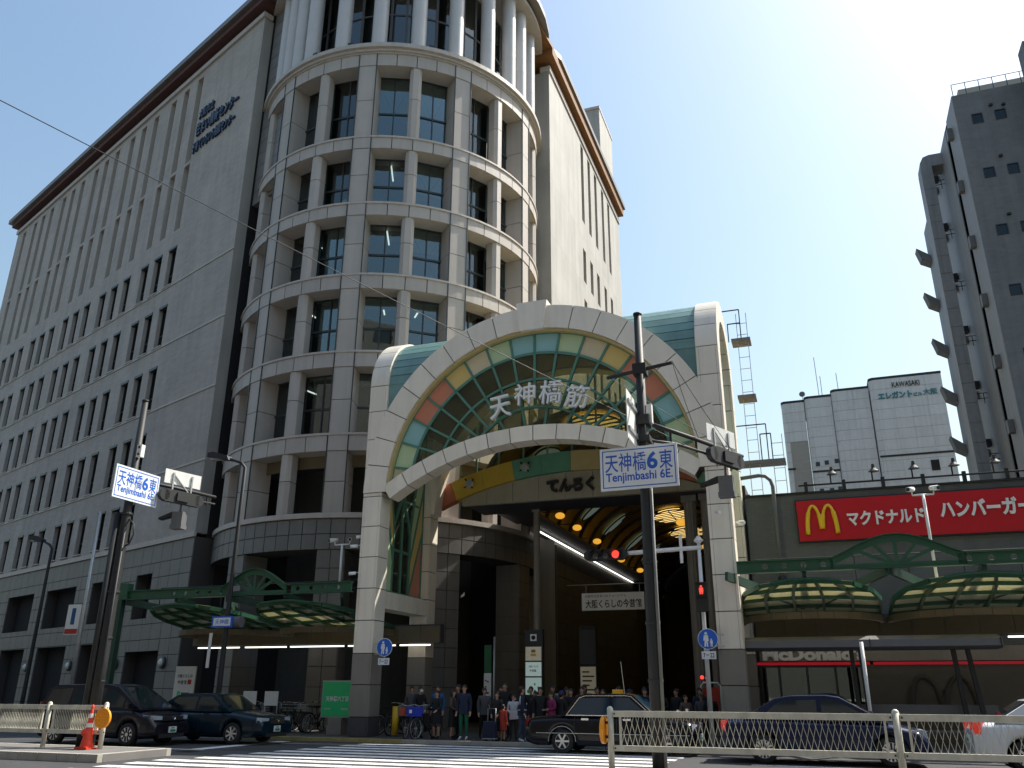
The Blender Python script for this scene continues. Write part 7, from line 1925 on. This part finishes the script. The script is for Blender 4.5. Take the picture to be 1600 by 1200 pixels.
b = MB().use('navy'); b.prism([(-0.20, 0.10), (0.20, 0.10), (0.18, 0.58), (-0.18, 0.58)], -0.13, 0.13); b.build('bag', t)
b = MB().use('galvanised'); b.tube([(-0.13, 0.13, 0.1), (-0.13, 0.16, 0.95), (0.13, 0.16, 0.95), (0.13, 0.13, 0.1)], 0.012, 6); b.box(-0.20, 0.20, -0.14, 0.16, 0.07, 0.095); b.build('frame', t)
for s in (-1, 1):
    b = MB().use('rubber'); b.lathe([(0.0, -0.02), (0.07, -0.02), (0.07, 0.02), (0, 0.02)], (s * 0.17, 0.12, 0.07), 12, 'x'); b.build('wheel', t)
t = thing('shoulder_bag', 'pale blue shoulder bag carried by the young woman', 'bag', -0.62, -0.05, 0.72)
b = MB().use('maskw'); b.prism([(-0.14, 0), (0.14, 0.02), (0.16, 0.22), (-0.12, 0.24)], -0.05, 0.05); b.build('bag', t); b = MB().use('maskw'); b.tube([(-0.1, 0, 0.22), (-0.08, 0.08, 0.55), (0.02, 0.12, 0.62)], 0.012, 5); b.build('strap', t)

extra = [(-4.9, 1.3, 1.60, 30, 'cgrey', 'person in grey standing among the bicycles right of the left gate pillar'), (-2.95, 0.9, 1.66, -15, 'cblack', 'tall dark figure behind the woman in brown jacket'), (-1.9, 0.6, 1.55, 40, 'cgrey', 'figure in dark grey just right of the man in green trousers'), (-1.6, 1.5, 1.62, -30, 'navy', 'figure in navy further back before the dark arcade wall'),
         (-0.45, 1.1, 1.60, 10, 'cblack', 'dark figure behind the young woman in pale shirt'), (0.45, 0.8, 1.64, -40, 'cgrey', 'figure in grey behind the woman with patterned top'), (0.85, 0.9, 1.58, 60, 'cbrown', 'figure in dark brown behind the magenta jacket'), (1.35, 1.2, 1.66, 0, 'cblack', 'tall dark figure behind the taxi rear window'),
         (1.9, 0.7, 1.58, 30, 'navy', 'figure in navy behind the taxi roof'), (2.55, 1.0, 1.62, -60, 'cblack', 'dark figure behind the front of the taxi roof'), (3.3, 1.3, 1.60, 20, 'cgrey', 'figure in grey behind the man in blue cap'), (3.95, 0.5, 1.52, 0, 'cblack', 'dark figure hidden partly by the centre pole'),
         (4.35, 1.0, 1.55, -30, 'cblack', 'dark figure just right of the centre pole'), (5.0, 1.5, 1.58, 15, 'navy', 'figure in navy left of the small red sign')]
for i, (u, v_, h, fc, cl_, lb) in enumerate(extra):
    person(lb, u, v_, h, fc, cl_, 'cblack', arms=('down', 'hold', 'one', 'cross')[i % 4], hairlen=(0, 0.5, 0.2, 0.7)[i % 4], bulk=1.0 + 0.06 * (i % 3), stance=0.06 * (i % 3), lean=0.3 * (i % 2))
